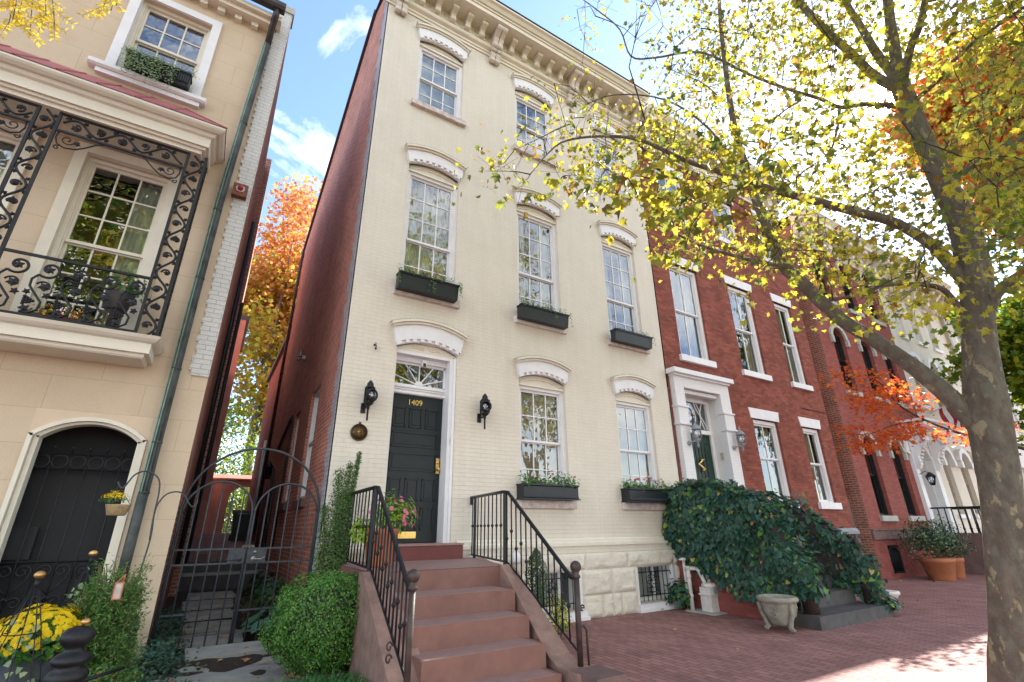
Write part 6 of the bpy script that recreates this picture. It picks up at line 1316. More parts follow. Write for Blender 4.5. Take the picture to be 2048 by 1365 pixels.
# obelisks, mums, newel, little sign
def obelisk(x, y, zt, lab):
    t = empty('garden_obelisk', (x, y, 0.1), lab, 'obelisk', 'black wire obelisks'); 
    for k in range(8):
        m = MB(); a = k * math.pi / 4 + 0.2; m.tube([(x + 0.012 * math.cos(a), y + 0.012 * math.sin(a), zt - 0.07), (x + 0.10 * math.cos(a), y + 0.10 * math.sin(a), zt - 0.36), (x + 0.22 * math.cos(a), y + 0.22 * math.sin(a), zt - 0.85), (x + 0.25 * math.cos(a), y + 0.25 * math.sin(a), 0.1)], 0.004, 5); m.build('rod', 'black_iron', t)
    m = MB(); m.tube([(x, y, zt - 0.09), (x, y, zt - 0.035)], 0.016, 10)
    m.build('collar', 'black_iron', t)
    for zr, rr in ((zt - 0.40, 0.11), (zt - 0.75, 0.20)): m = MB(); m.tube([(x + rr * math.cos(a * .3142), y + rr * math.sin(a * .3142), zr) for a in range(21)], 0.004, 4, False); m.build('hoop', 'black_iron', t)
    m = MB(); m.ball((x, y, zt), 0.037, 14, 10, 0.75); m.build('ball_finial', 'copper_ball', t)
    P_ = []; D_ = []
    for q in range(26): tt = R_.random(); a = R_.uniform(3.2, 6.2); rr = 0.05 + 0.2 * tt; P_.append((x + rr * math.cos(a), y + rr * math.sin(a), zt - 0.25 - 0.75 * tt)); D_.append((math.cos(a), math.sin(a) - .5, .4))
    leafmesh('climbing_ivy', P_, D_, 0.045, IVY, 'ivy_pale', None, t)
o1 = onY(80, 1150, -2.25); obelisk(o1.x, o1.y, o1.z, 'wire obelisk with copper ball nearest the yellow mums'); o2 = onY(187, 1107, -1.35); obelisk(o2.x, o2.y, o2.z, 'wire obelisk with copper ball beside the evergreen bush')
mu = empty('mum_pot', (-1.15, -2.0, 0.1), 'mound of yellow chrysanthemums in a black wire planter by the obelisk', 'flowers')
mc = onY(75, 1275, -1.95); p_, d_ = blobpts(mc, (0.29, 0.27, 0.22), 1500, 0.12, 0.12, -0.4); leafmesh('foliage', p_ - [0, 0, .03], d_, 0.05, OVAL, 'planter_leaf', None, mu)
p_, d_ = blobpts(mc, (0.30, 0.28, 0.23), 620, 0.1, 0.05, -0.25); PP = []; DD = []; TT = []
for c, d in zip(p_, d_):
    d = Vector(d); u = d.orthogonal().normalized(); v = d.cross(u)
    for k in range(11): a = k * 0.571 + R_.random() * .2; PP.append(tuple(c)); DD.append(tuple(d)); TT.append(tuple(u * math.cos(a) + v * math.sin(a) + d * .25))
leafmesh('blossoms', PP, DD, 0.026, [(0, 0), (0.2, 0.5), (0.16, 0.9), (0, 1)], 'mum_petal', None, mu, tang=TT)
m = MB(); m.lathe([(0.14, 0.1), (0.2, 0.3), (0.24, mc.z - 0.08)], (mc.x, mc.y, 0), 16); m.build('planter', 'planter_black', mu)
np_ = empty('iron_newel', (-0.72, -2.9, 0.0), 'stout black iron newel with stacked rounded rings and copper ball in the lower left', 'post'); nb = onY(140, 1330, -3.15)
m = MB(); zb = nb.z; m.lathe([(0.07, -0.6), (0.075, -0.19), (0.10, -0.17), (0.10, -0.13), (0.075, -0.11), (0.105, -0.09), (0.115, -0.06), (0.10, -0.03), (0.065, -0.01), (0.10, 0.01), (0.108, 0.035), (0.09, 0.06), (0.055, 0.075), (0.05, 0.10), (0.075, 0.12), (0.095, 0.15), (0.088, 0.185), (0.06, 0.21), (0.02, 0.222)], (nb.x, nb.y, zb), 28); m.build('shaft', 'black_iron', np_)
m = MB(); m.ball((nb.x + 0.02, nb.y, zb + 0.245), 0.027, 12, 8, .75); m.build('ball_finial', 'copper_ball', np_)
m = MB(); m.tube([(nb.x, nb.y, zb - 0.12), (nb.x + .28, nb.y + .25, zb - .1)], 0.012, 6); m.tube([(nb.x, nb.y, zb - 0.1), (nb.x - 1.2, nb.y - .1, zb - .1)], 0.014, 6); m.build('rail', 'black_iron', np_)
sg = empty('garden_sign', tuple(onY(235, 1180, -1.95)), 'small terracotta framed white tile hanging in the evergreen bush', 'ornament'); sc = onY(236, 1182, -2.02)
m = MB(); 
for (a, b, c, d) in ((-.033, -.025, -.07, .07), (.025, .033, -.07, .07), (-.025, .025, -.07, -.06), (-.025, .025, .06, .07)): m.box(sc.x + a, sc.x + b, sc.y - .012, sc.y, sc.z + c, sc.z + d)
m.tube([(sc.x - .02, sc.y, sc.z + .07), (sc.x + .02, sc.y, sc.z + .12)], 0.005, 5); m.tube([(sc.x + .02, sc.y, sc.z + .07), (sc.x + .025, sc.y, sc.z + .13)], 0.006, 5); m.build('frame', 'terracotta', sg)
m = MB(); m.box(sc.x - .025, sc.x + .025, sc.y - .006, sc.y - .002, sc.z - .06, sc.z + .06); m.build('tile', 'marble', sg)
# impatiens pot on the landing
ip = empty('flower_pot', (1.98, -1.2, 1.1), 'terracotta pot of lime leaves and pink flowers on the landing behind the railing', 'plant pot')
m = MB(); m.lathe([(0.15, 0), (0.16, 0.02), (0.20, 0.38), (0.225, 0.39), (0.225, 0.45), (0.19, 0.45)], (2.02, -1.25, 1.1), 24); m.build('pot', 'terracotta', ip); m = MB(); m.lathe([(0.001, 0.43), (0.19, 0.435)], (2.02, -1.25, 1.1), 16); m.build('earth', 'soil', ip)
p_, d_ = blobpts((2.12, -1.30, 1.70), (0.32, 0.26, 0.26), 900, 0.25, 0.5); leafmesh('foliage', p_, d_ + [0, -.2, .5], G.uniform(.035, .07, len(p_)), OVAL, ['lime_leaf', 'planter_leaf'], (G.random(len(p_)) < .35).astype(int), ip)
p3, d3 = blobpts((1.74, -1.25, 1.50), (0.12, 0.12, 0.22), 160, 0.3, 0.5); leafmesh('trailing_leaves', p3, d3 + [0, -.3, .3], 0.07, OVAL, 'lime_leaf', None, ip)
PP = []; DD = []; TT = []
for q in range(22):
    d = Vector((R_.gauss(.5, .7), R_.gauss(-.8, .5), R_.gauss(.1, .7))).normalized(); c = Vector((2.12, -1.30, 1.70)) + Vector((d.x * .33, d.y * .27, d.z * .27)); u = d.orthogonal().normalized(); v = d.cross(u)
    for k in range(6): a = k * 1.047; PP.append(tuple(c)); DD.append(tuple(d)); TT.append(tuple(u * math.cos(a) + v * math.sin(a)))
leafmesh('blossoms', PP, DD, 0.028, [(0, 0), (0.42, 0.5), (0.3, 0.95), (0, 1)], 'pink_petal', None, ip, tang=TT); stems(ip, (2.02, -1.25, 1.5), [tuple(p_[i]) for i in range(0, 300, 12)], 'stem_brown', .006)
# small evergreen and yellow flowers right of the steps
se = empty('small_evergreen', (4.55, -1.05, 0), 'small dark evergreen shrub between the steps and the basement window', 'shrub'); P_ = []; D_ = []
for q in range(3200): z = R_.random(); r = 0.20 * math.sin(math.pi * min(1, 0.15 + z * 0.85)) ** .6 * R_.random() ** .4; a = R_.uniform(0, 6.28); P_.append((4.55 + r * math.cos(a), -1.05 + r * math.sin(a), 0.45 + z * 0.78)); D_.append((math.cos(a), math.sin(a) - .3, R_.gauss(.4, .4)))
leafmesh('foliage', P_, D_, G.uniform(.022, .04, len(P_)), OVAL, ['dark_leaf', 'shrub_leaf'], G.integers(0, 2, len(P_)), se); m = MB(); m.tube([(4.55, -1.05, 0), (4.55, -1.05, .6)], .02, 6); m.build('stems', 'stem_brown', se)
yf = empty('yellow_flowers', (4.75, -1.7, 0), 'yellow green flowering plant behind the lower end of the right railing', 'flowers'); p_, d_ = blobpts((4.72, -1.35, 0.32), (0.16, 0.2, 0.30), 800, 0.3, 0.5); leafmesh('foliage', p_, d_ + [0, 0, .4], .045, OVAL, ['lime_leaf', 'planter_leaf', 'mum_petal'], G.choice(3, len(p_), p=[.35, .4, .25]), yf)
stems(yf, (4.72, -1.35, 0), [tuple(p_[i]) for i in range(0, 200, 20)], 'stem_brown', .005)
dm = tag((lambda m: m.build('wall_lamp_dome', 'white_paint'))(MB().lathe([(0.07, 0), (0.09, 0.03), (0.09, 0.12), (0.05, 0.17), (0.01, 0.18)], (4.72, -0.18, 0.98), 14)), 'small white domed vent on the stone base behind the right railing', 'vent')
# ------------------------------------------------------------------ ivy covered stoop of the red house
iv = empty('stoop', (9.9, -1.5, 0), 'dark stone stoop of the red house with low iron newels, buried in ivy', 'steps')
m = MB(); m.box(8.66, 11.12, -2.94, -2.0, -0.05, 0.19); m.build('step', 'dark_stone', iv)
for (y0, z0, z1) in ((-2.47, 0.192, 0.41), (-2.12, 0.412, 0.63), (-1.8, .632, .84), (-1.5, .842, 1.05), (-1.2, 1.052, 1.26)): m = MB(); m.box(9.02, 10.86, y0, -0.14, z0, z1); m.build('step', 'dark_stone', iv)
m = MB(); m.box(8.80, 9.0, -2.3, -0.0, 0, 0.9); m.box(8.82, 9.0, -1.0, -0.0, 0.9, 1.7); m.build('brick_cheek', 'rose_brick', iv); m = MB(); m.box(10.88, 11.06, -2.3, 0, 0, .9); m.box(10.88, 11.04, -1.0, -0.0, 0.9, 1.7); m.build('brick_cheek', 'rose_brick', iv)
for x in (8.90, 10.93):
    m = MB(); m.lathe([(0.13, 0), (0.12, 0.26), (0.125, 0.27), (0.10, 0.30), (0.11, 0.33), (0.085, 0.36), (0.075, 0.62), (0.09, 0.65), (0.06, 0.68), (0.055, 1.0), (0.075, 1.03), (0.06, 1.06), (0.065, 1.09), (0.04, 1.12), (0.02, 1.14), (0.03, 1.17), (0.005, 1.20)], (x, -2.70, 0.19), 8 if 0 else 14); m.build('newel', 'rusty_iron', iv)
m = MB(); m.tube([(10.93, -2.70, 1.15), (10.93, -1.9, 1.75), (10.93, -1.25, 2.2), (10.93, -0.1, 2.25)], 0.02, 5); m.tube([(8.90, -2.70, 1.15), (8.90, -1.9, 1.75), (8.90, -1.25, 2.2), (8.90, -0.1, 2.25)], 0.02, 5); m.build('handrail', 'black_iron', iv)
def ivywall(name, x0, thick, lab, seed, n, ymin=-2.95, top=None, zlow=None):
    t = empty(name, (x0, -1.4, 0.1), lab, 'ivy', 'ivy on the red house stoop'); P_ = []; D_ = []
    for q in range(n):
        y = R_.uniform(ymin, -0.02)
        zt = np.interp(y, [-2.95, -2.75, -2.45, -2.1, -1.75, -1.2, -0.6, 0.0], top); zb = np.interp(y, [-2.95, -2.4, -1.6, -0.6, 0], zlow)
        z = R_.uniform(zb, zt); u = R_.random(); bul = thick * (0.62 + 0.65 * noise.noise(Vector((y * 1.7, z * 1.7, seed))) + 0.2 * noise.noise(Vector((y * 5, z * 5, seed))))
        e = min(1, (zt - z) / 0.22 + 0.15); bul *= max(0.12, e) ** 0.5
        if z < zb + .25: bul *= .75
        if u < 0.70: P_.append((x0 - bul + R_.gauss(0, .025), y, z)); D_.append((-1, -0.55 + R_.gauss(0, .3), 0.55 + R_.gauss(0, .3)))
        elif u < 0.88: P_.append((x0 + R_.uniform(-bul, bul), y, zt + R_.gauss(0.0, .035))); D_.append((R_.gauss(-.3, .4), R_.gauss(-.3, .3), 1))
        elif u < 0.94: P_.append((x0 + bul * .8, y, z)); D_.append((1, -.3, .4))
        else: P_.append((x0 + R_.uniform(-bul, bul), np.interp(z, [0, .6, 1.2, 2.3], [-2.9, -2.8, -2.45, -1.6]) + R_.gauss(-.02, .05), z)); D_.append((R_.gauss(-.3, .4), -1, .5))
    P_ = np.array(P_); T_ = np.array([(R_.gauss(0, .5), R_.gauss(0, .5), -1) for _ in P_])
    leafmesh('leaves', P_, D_, G.uniform(0.04, 0.125, len(P_)), IVY, ['ivy_leaf', 'dark_leaf', 'planter_leaf', 'dead_leaf'], G.choice(4, len(P_), p=[.70, .22, .065, .015]), t, tang=T_)
    m = MB(); k = 12; vs = []; fs = []
    for i in range(k + 1):
        y = -2.6 + 2.58 * i / k; zt = np.interp(y, [-2.95, -2.75, -2.45, -2.1, -1.75, -1.2, -0.6, 0.0], top) - 0.14; zb = np.interp(y, [-2.95, -2.4, -1.6, -0.6, 0], zlow) + .1
        zt = max(zt, zb + .05); vs += [(x0 - thick * .38, y, zb), (x0 - thick * .38, y, zt), (x0 + thick * .3, y, zt), (x0 + thick * .3, y, zb)]
    for i in range(k): fs += [(4 * i + j, 4 * i + (j + 1) % 4, 4 * i + 4 + (j + 1) % 4, 4 * i + 4 + j) for j in range(4)]
    fs += [(0, 1, 2, 3), (4 * k + 3, 4 * k + 2, 4 * k + 1, 4 * k)]; m.add(vs, fs); m.build('stem_mass', 'twig_bark', t); return t
ivywall('ivy', 8.93, 0.40, 'great mass of dark glossy ivy smothering the left side of the red house stoop', 1.0, 6200, -2.92, [0.75, 1.2, 1.75, 2.05, 2.2, 2.38, 2.45, 2.25], [0.50, 0.40, 0.32, 0.72, 1.05])
ivywall('ivy', 10.98, 0.30, 'ivy trailing over the right rail of the red house stoop around the iron newel', 5.0, 2600, -2.95, [0.75, 1.15, 1.40, 1.65, 1.95, 2.22, 2.3, 2.2], [0.15, 0.35, .5, .8, 1.0])
p_, d_ = blobpts((11.12, -2.85, 0.12), (0.16, 0.22, 0.25), 260, .3, .6, -.2); tag(leafmesh('ivy', p_, d_ + [0, 0, .4], .08, IVY, 'ivy_leaf'), 'small tail of ivy reaching the paving at the right end of the lowest stoop step', 'ivy')
p_, d_ = blobpts((8.55, -0.30, 0.25), (0.28, 0.26, 0.30), 600, .3, .6, -.6); tag(leafmesh('ivy', p_, d_ + [0, 0, .3], .07, IVY, ['ivy_leaf', 'planter_leaf'], G.choice(2, len(p_), p=[.8, .2])), 'patch of young ivy growing around the white gas meter pipes', 'ivy')
gm = empty('gas_meter', (8.95, -0.62, 0), 'old white painted gas meter and pipes beside the ivy at the party wall', 'meter')
m = MB(); m.box(8.60, 8.88, -0.98, -0.74, 0.02, 0.44); m.lathe([(0.15, 0), (0.14, .05), (0.1, .07)], (8.74, -.86, .44), 12); m.box(8.58, 8.90, -1.0, -0.72, 0.30, 0.33); m.build('meter_body', 'white_brick' if 0 else 'sill_white', gm)
m = MB(); m.box(8.68, 8.82, -1.02, -1.002, 0.33, 0.41); m.build('dial', 'grey_stone', gm)
m = MB(); m.tube([(8.50, -0.60, 0.0), (8.50, -0.60, 0.72), (8.53, -0.60, 0.76), (8.66, -0.66, 0.76), (8.68, -.72, 0.72), (8.68, -.84, 0.46)], 0.04, 8); m.tube([(8.58, -0.45, 0.0), (8.58, -0.45, 0.90)], 0.03, 8); m.tube([(8.80, -0.84, 0.46), (8.80, -0.78, 0.84), (8.86, -.4, .9)], 0.035, 8); m.lathe([(0.09, 0), (0.10, .02), (0.03, .05)], (8.58, -.45, .90), 14)
for z in (.25, .6, .75): m.lathe([(0.05, 0), (0.05, .05)], (8.50, -.60, z), 8)
m.build('pipes', 'sill_white', gm); m = MB(); m.box(8.4, 9.0, -1.15, -.5, 0.004, 0.025); m.build('pad', 'light_stone', gm)
# cast stone urn
ur = empty('stone_urn', (8.0, -2.85, 0), 'weathered cast stone urn on three feet standing on the brick pavement', 'urn'); uc = onZ(1566, 1262, 0)
m = MB(); m.lathe([(0.13, 0.08), (0.17, 0.12), (0.235, 0.26), (0.265, 0.38), (0.27, 0.41), (0.295, 0.42), (0.31, 0.445), (0.30, 0.475), (0.27, 0.49), (0.245, 0.475), (0.23, 0.40), (0.02, 0.38)], (uc.x, uc.y, 0), 36); m.build('bowl', 'cast_stone', ur)
for k in range(3):
    m = MB(); a = -1.9 + k * 2.094; ca, sa = math.cos(a), math.sin(a); m.tube([(uc.x + r * ca, uc.y + r * sa, z) for r, z in ((0.285, 0.40), (0.27, 0.28), (0.22, 0.14), (0.19, 0.07), (0.24, 0.02))], [0.035, 0.032, 0.035, 0.04, 0.045], 6); m.build('foot', 'cast_stone', ur)
for k in range(3):
    m = MB(); a = -1.9 + 1.047 + k * 2.094
    for q in range(22): b = a + R_.uniform(-.22, .22); z = R_.uniform(.2, .37); r = np.interp(z, [.12, .26, .38], [.17, .235, .265]); m.ball((uc.x + r * math.cos(b), uc.y + r * math.sin(b), z), 0.016, 6, 4)
    m.build('grape_relief', 'cast_stone', ur)
m = MB(); m.lathe([(0.02, 0.40), (0.235, 0.405)], (uc.x, uc.y, 0), 20); m.build('earth', 'soil', ur)
u2 = tag(MB().lathe([(0.10, 0), (0.13, 0.05), (0.22, 0.2), (0.26, 0.24), (0.25, 0.28), (0.2, 0.28)], (12.3, -2.35, 0.0), 20).build('stone_urn', 'sill_white'), 'pale urn half hidden behind the iron newel and ivy tail', 'urn')
# terracotta pots with shrubs before the rose house
def potshrub(x, y, r, h, lab, n, rad):
    t = empty('potted_shrub', (x, y, 0), lab, 'plant pot', 'terracotta pots with shrubs')
    m = MB(); m.lathe([(r * .68, 0), (r * .72, .02), (r * .93, h * .8), (r, h * .82), (r, h), (r * .9, h)], (x, y, 0), 24); m.build('pot', 'terracotta', t)
    p_, d_ = blobpts((x, y, h + rad[2] * .85), rad, n, .3, .7, -.8, x); leafmesh('foliage', p_, d_ + G.normal(size=p_.shape) * .4, G.uniform(.05, .10, len(p_)), OVAL, ['dark_leaf', 'shrub_leaf', 'ivy_pale'], G.choice(3, len(p_), p=[.7, .2, .1]), t); stems(t, (x, y, h - .05), [tuple(p_[i]) for i in range(0, 200, 11)], 'stem_brown', .012)
potshrub(19.15, -0.95, 0.44, 0.60, 'big terracotta pot with a wide dark shrub before the rose house', 2600, (1.0, .7, .62)); potshrub(20.2, -0.9, 0.36, 0.58, 'smaller terracotta pot with a dark shrub just right of the big one', 1300, (.65, .6, .5))
m = MB(); m.tube([(18.55, -0.95, 0), (18.3, -0.5, 1.25)], .012, 5); m.tube([(18.55, -.95, 0.02), (18.4, -1.0, .02)], .03, 5); tag(m.build('garden_tool', 'rusty_iron'), 'thin rusty tool leaning beside the basement window left of the pots', 'tool')

# ================================================================== TREES
def depth_of(p):
    q = Vector(p) - CAM; return XA[2] * q.x + YA[2] * q.y + ZA[2] * q.z
def rad(p, wpx): return wpx * 0.5 * depth_of(p) / FPX
class Tree:
    def __init__(s): s.nodes = []; s.limbs = []
    def limb(s, pts, r0, r1, k=4, wob=0.0):
        P_ = catmull(pts, k); n = len(P_)
        P_ = [p + Vector((noise.noise(p * 1.7), noise.noise(p * 1.7 + Vector((9, 0, 0))), noise.noise(p * 1.7 + Vector((0, 9, 0))))) * wob for p in P_]
        s.limbs.append((P_, r0, r1))
        for i in range(len(P_) - 1):
            L_ = (P_[i + 1] - P_[i]).length
            for j in range(max(1, int(L_ / 0.15))): s.nodes.append(tuple(P_[i].lerp(P_[i + 1], j / max(1, int(L_ / 0.15)))))
        return P_
    def mesh_limbs(s, mb, n=10):
        for P_, r0, r1 in s.limbs:
            m_ = len(P_); mb.tube(P_, [r0 + (r1 - r0) * (i / (m_ - 1)) ** 0.85 for i in range(m_)], n if r0 > 0.05 else 6)
    def twigs(s, mb, centres, r=0.010, maxlen=9.0):
        kept = []
        nodes = np.array(s.nodes); C = np.array(centres)
        d0 = np.array([np.min(((nodes - c) ** 2).sum(1)) for c in C]); 
        for i in np.argsort(d0):
            c = C[i]; dd = ((nodes - c) ** 2).sum(1); j = int(np.argmin(dd)); a = Vector(nodes[j]); b = Vector(c); L_ = (b - a).length
            if L_ > maxlen: continue
            kept.append(tuple(c))
            if L_ < 0.05: continue
            mid = a.lerp(b, 0.5) + Vector((R_.gauss(0, .06), R_.gauss(0, .06), R_.gauss(0.05, .05))) * min(1.5, L_); k = [a, a.lerp(mid, .5) + Vector((0, 0, .02)) * L_, mid, mid.lerp(b, .5), b]
            rr = min(0.028, r * (0.7 + L_ * 0.6)); mb.tube(k, [rr, rr * .85, rr * .65, rr * .5, rr * .3], 5, False)
            new = [tuple(a.lerp(mid, t)) for t in (.4, .8)] + [tuple(mid.lerp(b, t)) for t in (.2, .6, 1)]; nodes = np.vstack([nodes, np.array(new)])
            # forked twig ends
            for q in range(3):
                e = b + Vector((R_.gauss(0, .2), R_.gauss(0, .2), R_.gauss(-.03, .14))); mb.tube([mid.lerp(b, .5), e], [rr * .35, .002], 4, False)
        return kept
def onpatch(p): return 3.9 < p[0] - 1.2593 * p[2] < 14.0 and -8.2 < p[1] - 0.2735 * p[2] < -3.7
def inpoly(x, y, poly):
    c = False; n = len(poly); j = n - 1
    for i in range(n):
        xi, yi = poly[i]; xj, yj = poly[j]
        if (yi > y) != (yj > y) and x < (xj - xi) * (y - yi) / (yj - yi) + xi: c = not c
        j = i
    return c
syc = empty('plane_tree', (7.1, -5.6, 0), 'big plane tree with patchy bark and yellow autumn leaves leaning over the pavement', 'tree')
TC = [(2026, 1365, 104), (2022, 1200, 98), (2003, 1000, 88), (1990, 900, 92), (1972, 800, 96), (1962, 720, 80), (1956, 640, 72), (1951, 560, 70), (1940, 500, 72), (1922, 440, 62), (1893, 380, 56), (1865, 320, 50), (1838, 260, 46), (1812, 200, 46), (1795, 160, 42)]
TP = [onV(x, y) for x, y, w_ in TC]; TR = [rad(p, w_) * 0.72 for p, (x, y, w_) in zip(TP, TC)]
base = TP[0] + (TP[0] - TP[2]).normalized() * 0.1
TP = [Vector((TP[0].x + 0.0, TP[0].y + 0.03, -0.2))] + TP; TR = [TR[0] * 1.25] + TR
keep = [i for i, p in enumerate(TP) if p.z > -0.9]
TP = [TP[i] for i in keep]; TR = [TR[i] for i in keep]
tm = MB(); PP = catmull(TP, 12); rr = np.interp(np.linspace(0, len(TR) - 1, len(PP)), range(len(TR)), TR)
k = 28; vs = []; tr = Tree()
for i, p in enumerate(PP):
    t_ = (PP[min(i + 1, len(PP) - 1)] - PP[max(i - 1, 0)]).normalized(); u = t_.cross(Vector((0, 1, 0))).normalized(); v = t_.cross(u)
    for j in range(k):
        a = 2 * math.pi * j / k; q = Vector((math.cos(a) * 1.2, math.sin(a) * 1.2, p.z * 0.9)); f = 1 + 0.09 * noise.noise(q * 1.3) + 0.05 * noise.noise(q * 3.5 + Vector((3, 1, 0))) + 0.02 * noise.noise(q * 11)
        vs.append(p + (u * math.cos(a) + v * math.sin(a)) * rr[i] * f)
fs = [(i * k + j, i * k + (j + 1) % k, (i + 1) * k + (j + 1) % k, (i + 1) * k + j) for i in range(len(PP) - 1) for j in range(k)] + [tuple(range((len(PP) - 1) * k, len(PP) * k))]
tm.add(vs, fs, True); tr.nodes += [tuple(p) for p in PP if p.z > 5]
def VB(pts, r0=11.254, r1=11.254): return [onV(x, y, r0 + (r1 - r0) * i / (len(pts) - 1)) for i, (x, y) in enumerate(pts)]
br = VB([(1955, 850), (1900, 795), (1850, 752), (1800, 715), (1740, 675), (1690, 645), (1640, 602), (1600, 562), (1565, 530), (1545, 480), (1512, 400), (1490, 330), (1472, 270), (1458, 190), (1448, 110), (1440, 30), (1436, -60)], 11.25, 9.6)
def addl(P_, ws):
    rs = [rad(p, w_) * 0.70 for p, w_ in zip(P_, ws)]; Q = catmull(P_, 4); r2 = np.interp(np.linspace(0, len(rs) - 1, len(Q)), range(len(rs)), rs)
    for a in range(len(Q) - 1):
        for t_ in (0, .5): tr.nodes.append(tuple(Q[a].lerp(Q[a + 1], t_)))
    tm.tube(Q, [float(q) for q in r2], 12 if ws[0] > 15 else 7)
def wl(n, w0, w1): return [w0 * (w1 / w0) ** (i / (n - 1)) for i in range(n)]
addl(br, [58, 50, 46, 42, 39, 37, 37, 36, 32, 26, 24, 21, 18, 15, 13, 10, 8])
RB = (11.25, 11.1, 10.9, 10.7, 10.4, 10.0, 9.5, 8.9, 8.2, 7.7, 7.1, 6.6, 6.25, 6.05, 5.8)
b2 = [onV(x, y, r) for (x, y), r in zip(((1948, 585), (1900, 528), (1864, 490), (1805, 453), (1760, 436), (1700, 421), (1620, 400), (1530, 375), (1431, 342), (1365, 319), (1279, 280), (1200, 273), (1132, 282), (1098, 305), (1060, 350)), RB)]
addl(b2, [36, 34, 30, 27, 26, 25, 22, 19, 15, 13, 10, 7.5, 6, 4, 2])
for pts, r0, r1, w0, w1 in (
    ([(1940, 650), (1908, 602), (1870, 573), (1776, 570), (1723, 588), (1658, 602)], 11.25, 10.2, 20, 8),
    ([(1805, 180), (1770, 165), (1740, 145), (1700, 105), (1650, 60), (1600, 5), (1560, -60), (1500, -160)], 11.25, 10.5, 30, 14),
    ([(1800, 168), (1755, 110), (1725, 60), (1700, 20), (1675, -30), (1640, -120)], 11.25, 12, 26, 12),
    ([(1798, 168), (1790, 100), (1780, 40), (1772, -40), (1765, -150)], 11.25, 11.5, 32, 20),
    ([(1805, 170), (1820, 100), (1840, 50), (1855, -20), (1880, -120)], 11.25, 10.5, 24, 14),
    ([(1975, 625), (1998, 582), (2048, 545), (2120, 500), (2220, 460)], 11.25, 10.6, 32, 18),
    ([(1892, 372), (1940, 335), (2000, 300), (2060, 270), (2160, 220)], 11.25, 12.2, 20, 12),
    ([(1832, 200), (1880, 158), (1930, 100), (2048, 15), (2150, -60)], 11.25, 10, 14, 7),
    ([(1815, 215), (1735, 208), (1680, 215), (1640, 198), (1580, 180), (1500, 150), (1400, 105), (1310, 116), (1262, 113), (1240, 60), (1200, 25), (1160, -5)], 11.25, 9.0, 16, 3),
    ([(1680, 215), (1672, 270), (1655, 322)], 10.9, 10.6, 9, 5),
    ([(1568, 534), (1480, 515), (1400, 490), (1345, 460), (1300, 395)], 10.2, 8.4, 13, 5),
    ([(1505, 375), (1420, 260), (1330, 200), (1230, 190), (1170, 210)], 10.0, 8.0, 8, 3)):
    Q_ = [onV(x, y, r0 + (r1 - r0) * i / (len(pts) - 1)) for i, (x, y) in enumerate(pts)]; addl(Q_, wl(len(pts), w0, w1))
# crown: leaf clusters spread through the volume
CP = [(1105, -80), (1135, 0), (1165, 70), (1160, 190), (1110, 150), (1098, 210), (1070, 270), (1010, 315), (955, 345), (990, 400), (1060, 385), (1110, 380), (1150, 445), (1210, 430), (1260, 500), (1290, 520), (1340, 530), (1420, 530), (1470, 540), (1490, 560), (1540, 560), (1590, 600), (1640, 600), (1600, 640), (1640, 650), (1720, 650), (1800, 640), (1830, 660), (1900, 640), (1960, 560), (2060, 600), (2060, 830), (2200, 800), (2200, -300), (1105, -300)]
sky1 = [(1175, 60), (1270, 0), (1330, 60), (1290, 120), (1320, 170), (1340, 250), (1240, 210), (1180, 170)]
centres = []; tries = 0
while len(centres) < 600 and tries < 60000:
    tries += 1
    px, py = R_.uniform(950, 2170), R_.uniform(-280, 820)
    if not inpoly(px, py, CP): continue
    if inpoly(px, py, sky1) and R_.random() < 0.82: continue
    if px > 2048 and R_.random() < 0.5: continue
    if px > 1980 and py > 620 and R_.random() < 0.75: continue
    if py > 600 and R_.random() < 0.65: continue
    if py > 440 and px < 1500 and R_.random() < 0.45: continue
    if math.hypot(px - 1765, py - 190) < 60: continue
    tcx = np.interp(py, [60, 160, 260, 380, 500, 640], [1785, 1795, 1838, 1893, 1940, 1956])
    rsel = R_.uniform(9.3, 14.5) if R_.random() < .88 else R_.uniform(7.0, 9.3)
    if abs(px - tcx) < 60 and rsel < 11.6 and R_.random() < .85: continue
    if px > 1500 and R_.random() < 0.12: continue
    if px < 1300 and py > 150:
        p = onV(px, py, np.interp(px, [960, 1300], [5.6, 7.2]) + R_.uniform(-.8, .8))
        if R_.random() < (0.62 if px < 1150 else 0.35): continue
    elif px < 1500 and py > 230 and R_.random() < .3: p = onV(px, py, R_.uniform(6.6, 8.2))
    else:
        p = onV(px, py, rsel)
    dz = p.z
    if not (2.6 < dz < 14) or p.y > -1.25: continue
    if onpatch(p): continue
    centres.append(tuple(p))
for q in range(150):      # the rest of the crown, over the street and out of the picture
    a = R_.uniform(0, 6.28); z = R_.uniform(5, 12); rmax = 4.3 * math.sqrt(max(.05, 1 - ((z - 7) / 6) ** 2)); r = rmax * math.sqrt(R_.random()); p = Vector((7.2 + r * math.cos(a), -6.6 + r * math.sin(a) * .8, z)); s = project(p)
    if -20 < s[0] < 2068 and -20 < s[1] < 1390 and not inpoly(s[0], s[1], CP): continue
    if p.y > -1.5 or p.x > 7.6: continue
    centres.append(tuple(p))
tm.build('trunk', 'bark', syc)
tg = MB(); centres = tr.twigs(tg, centres, 0.008, 1.5); tg.build('twigs', 'twig_bark', syc)
LC = []; LN = []; LS = []
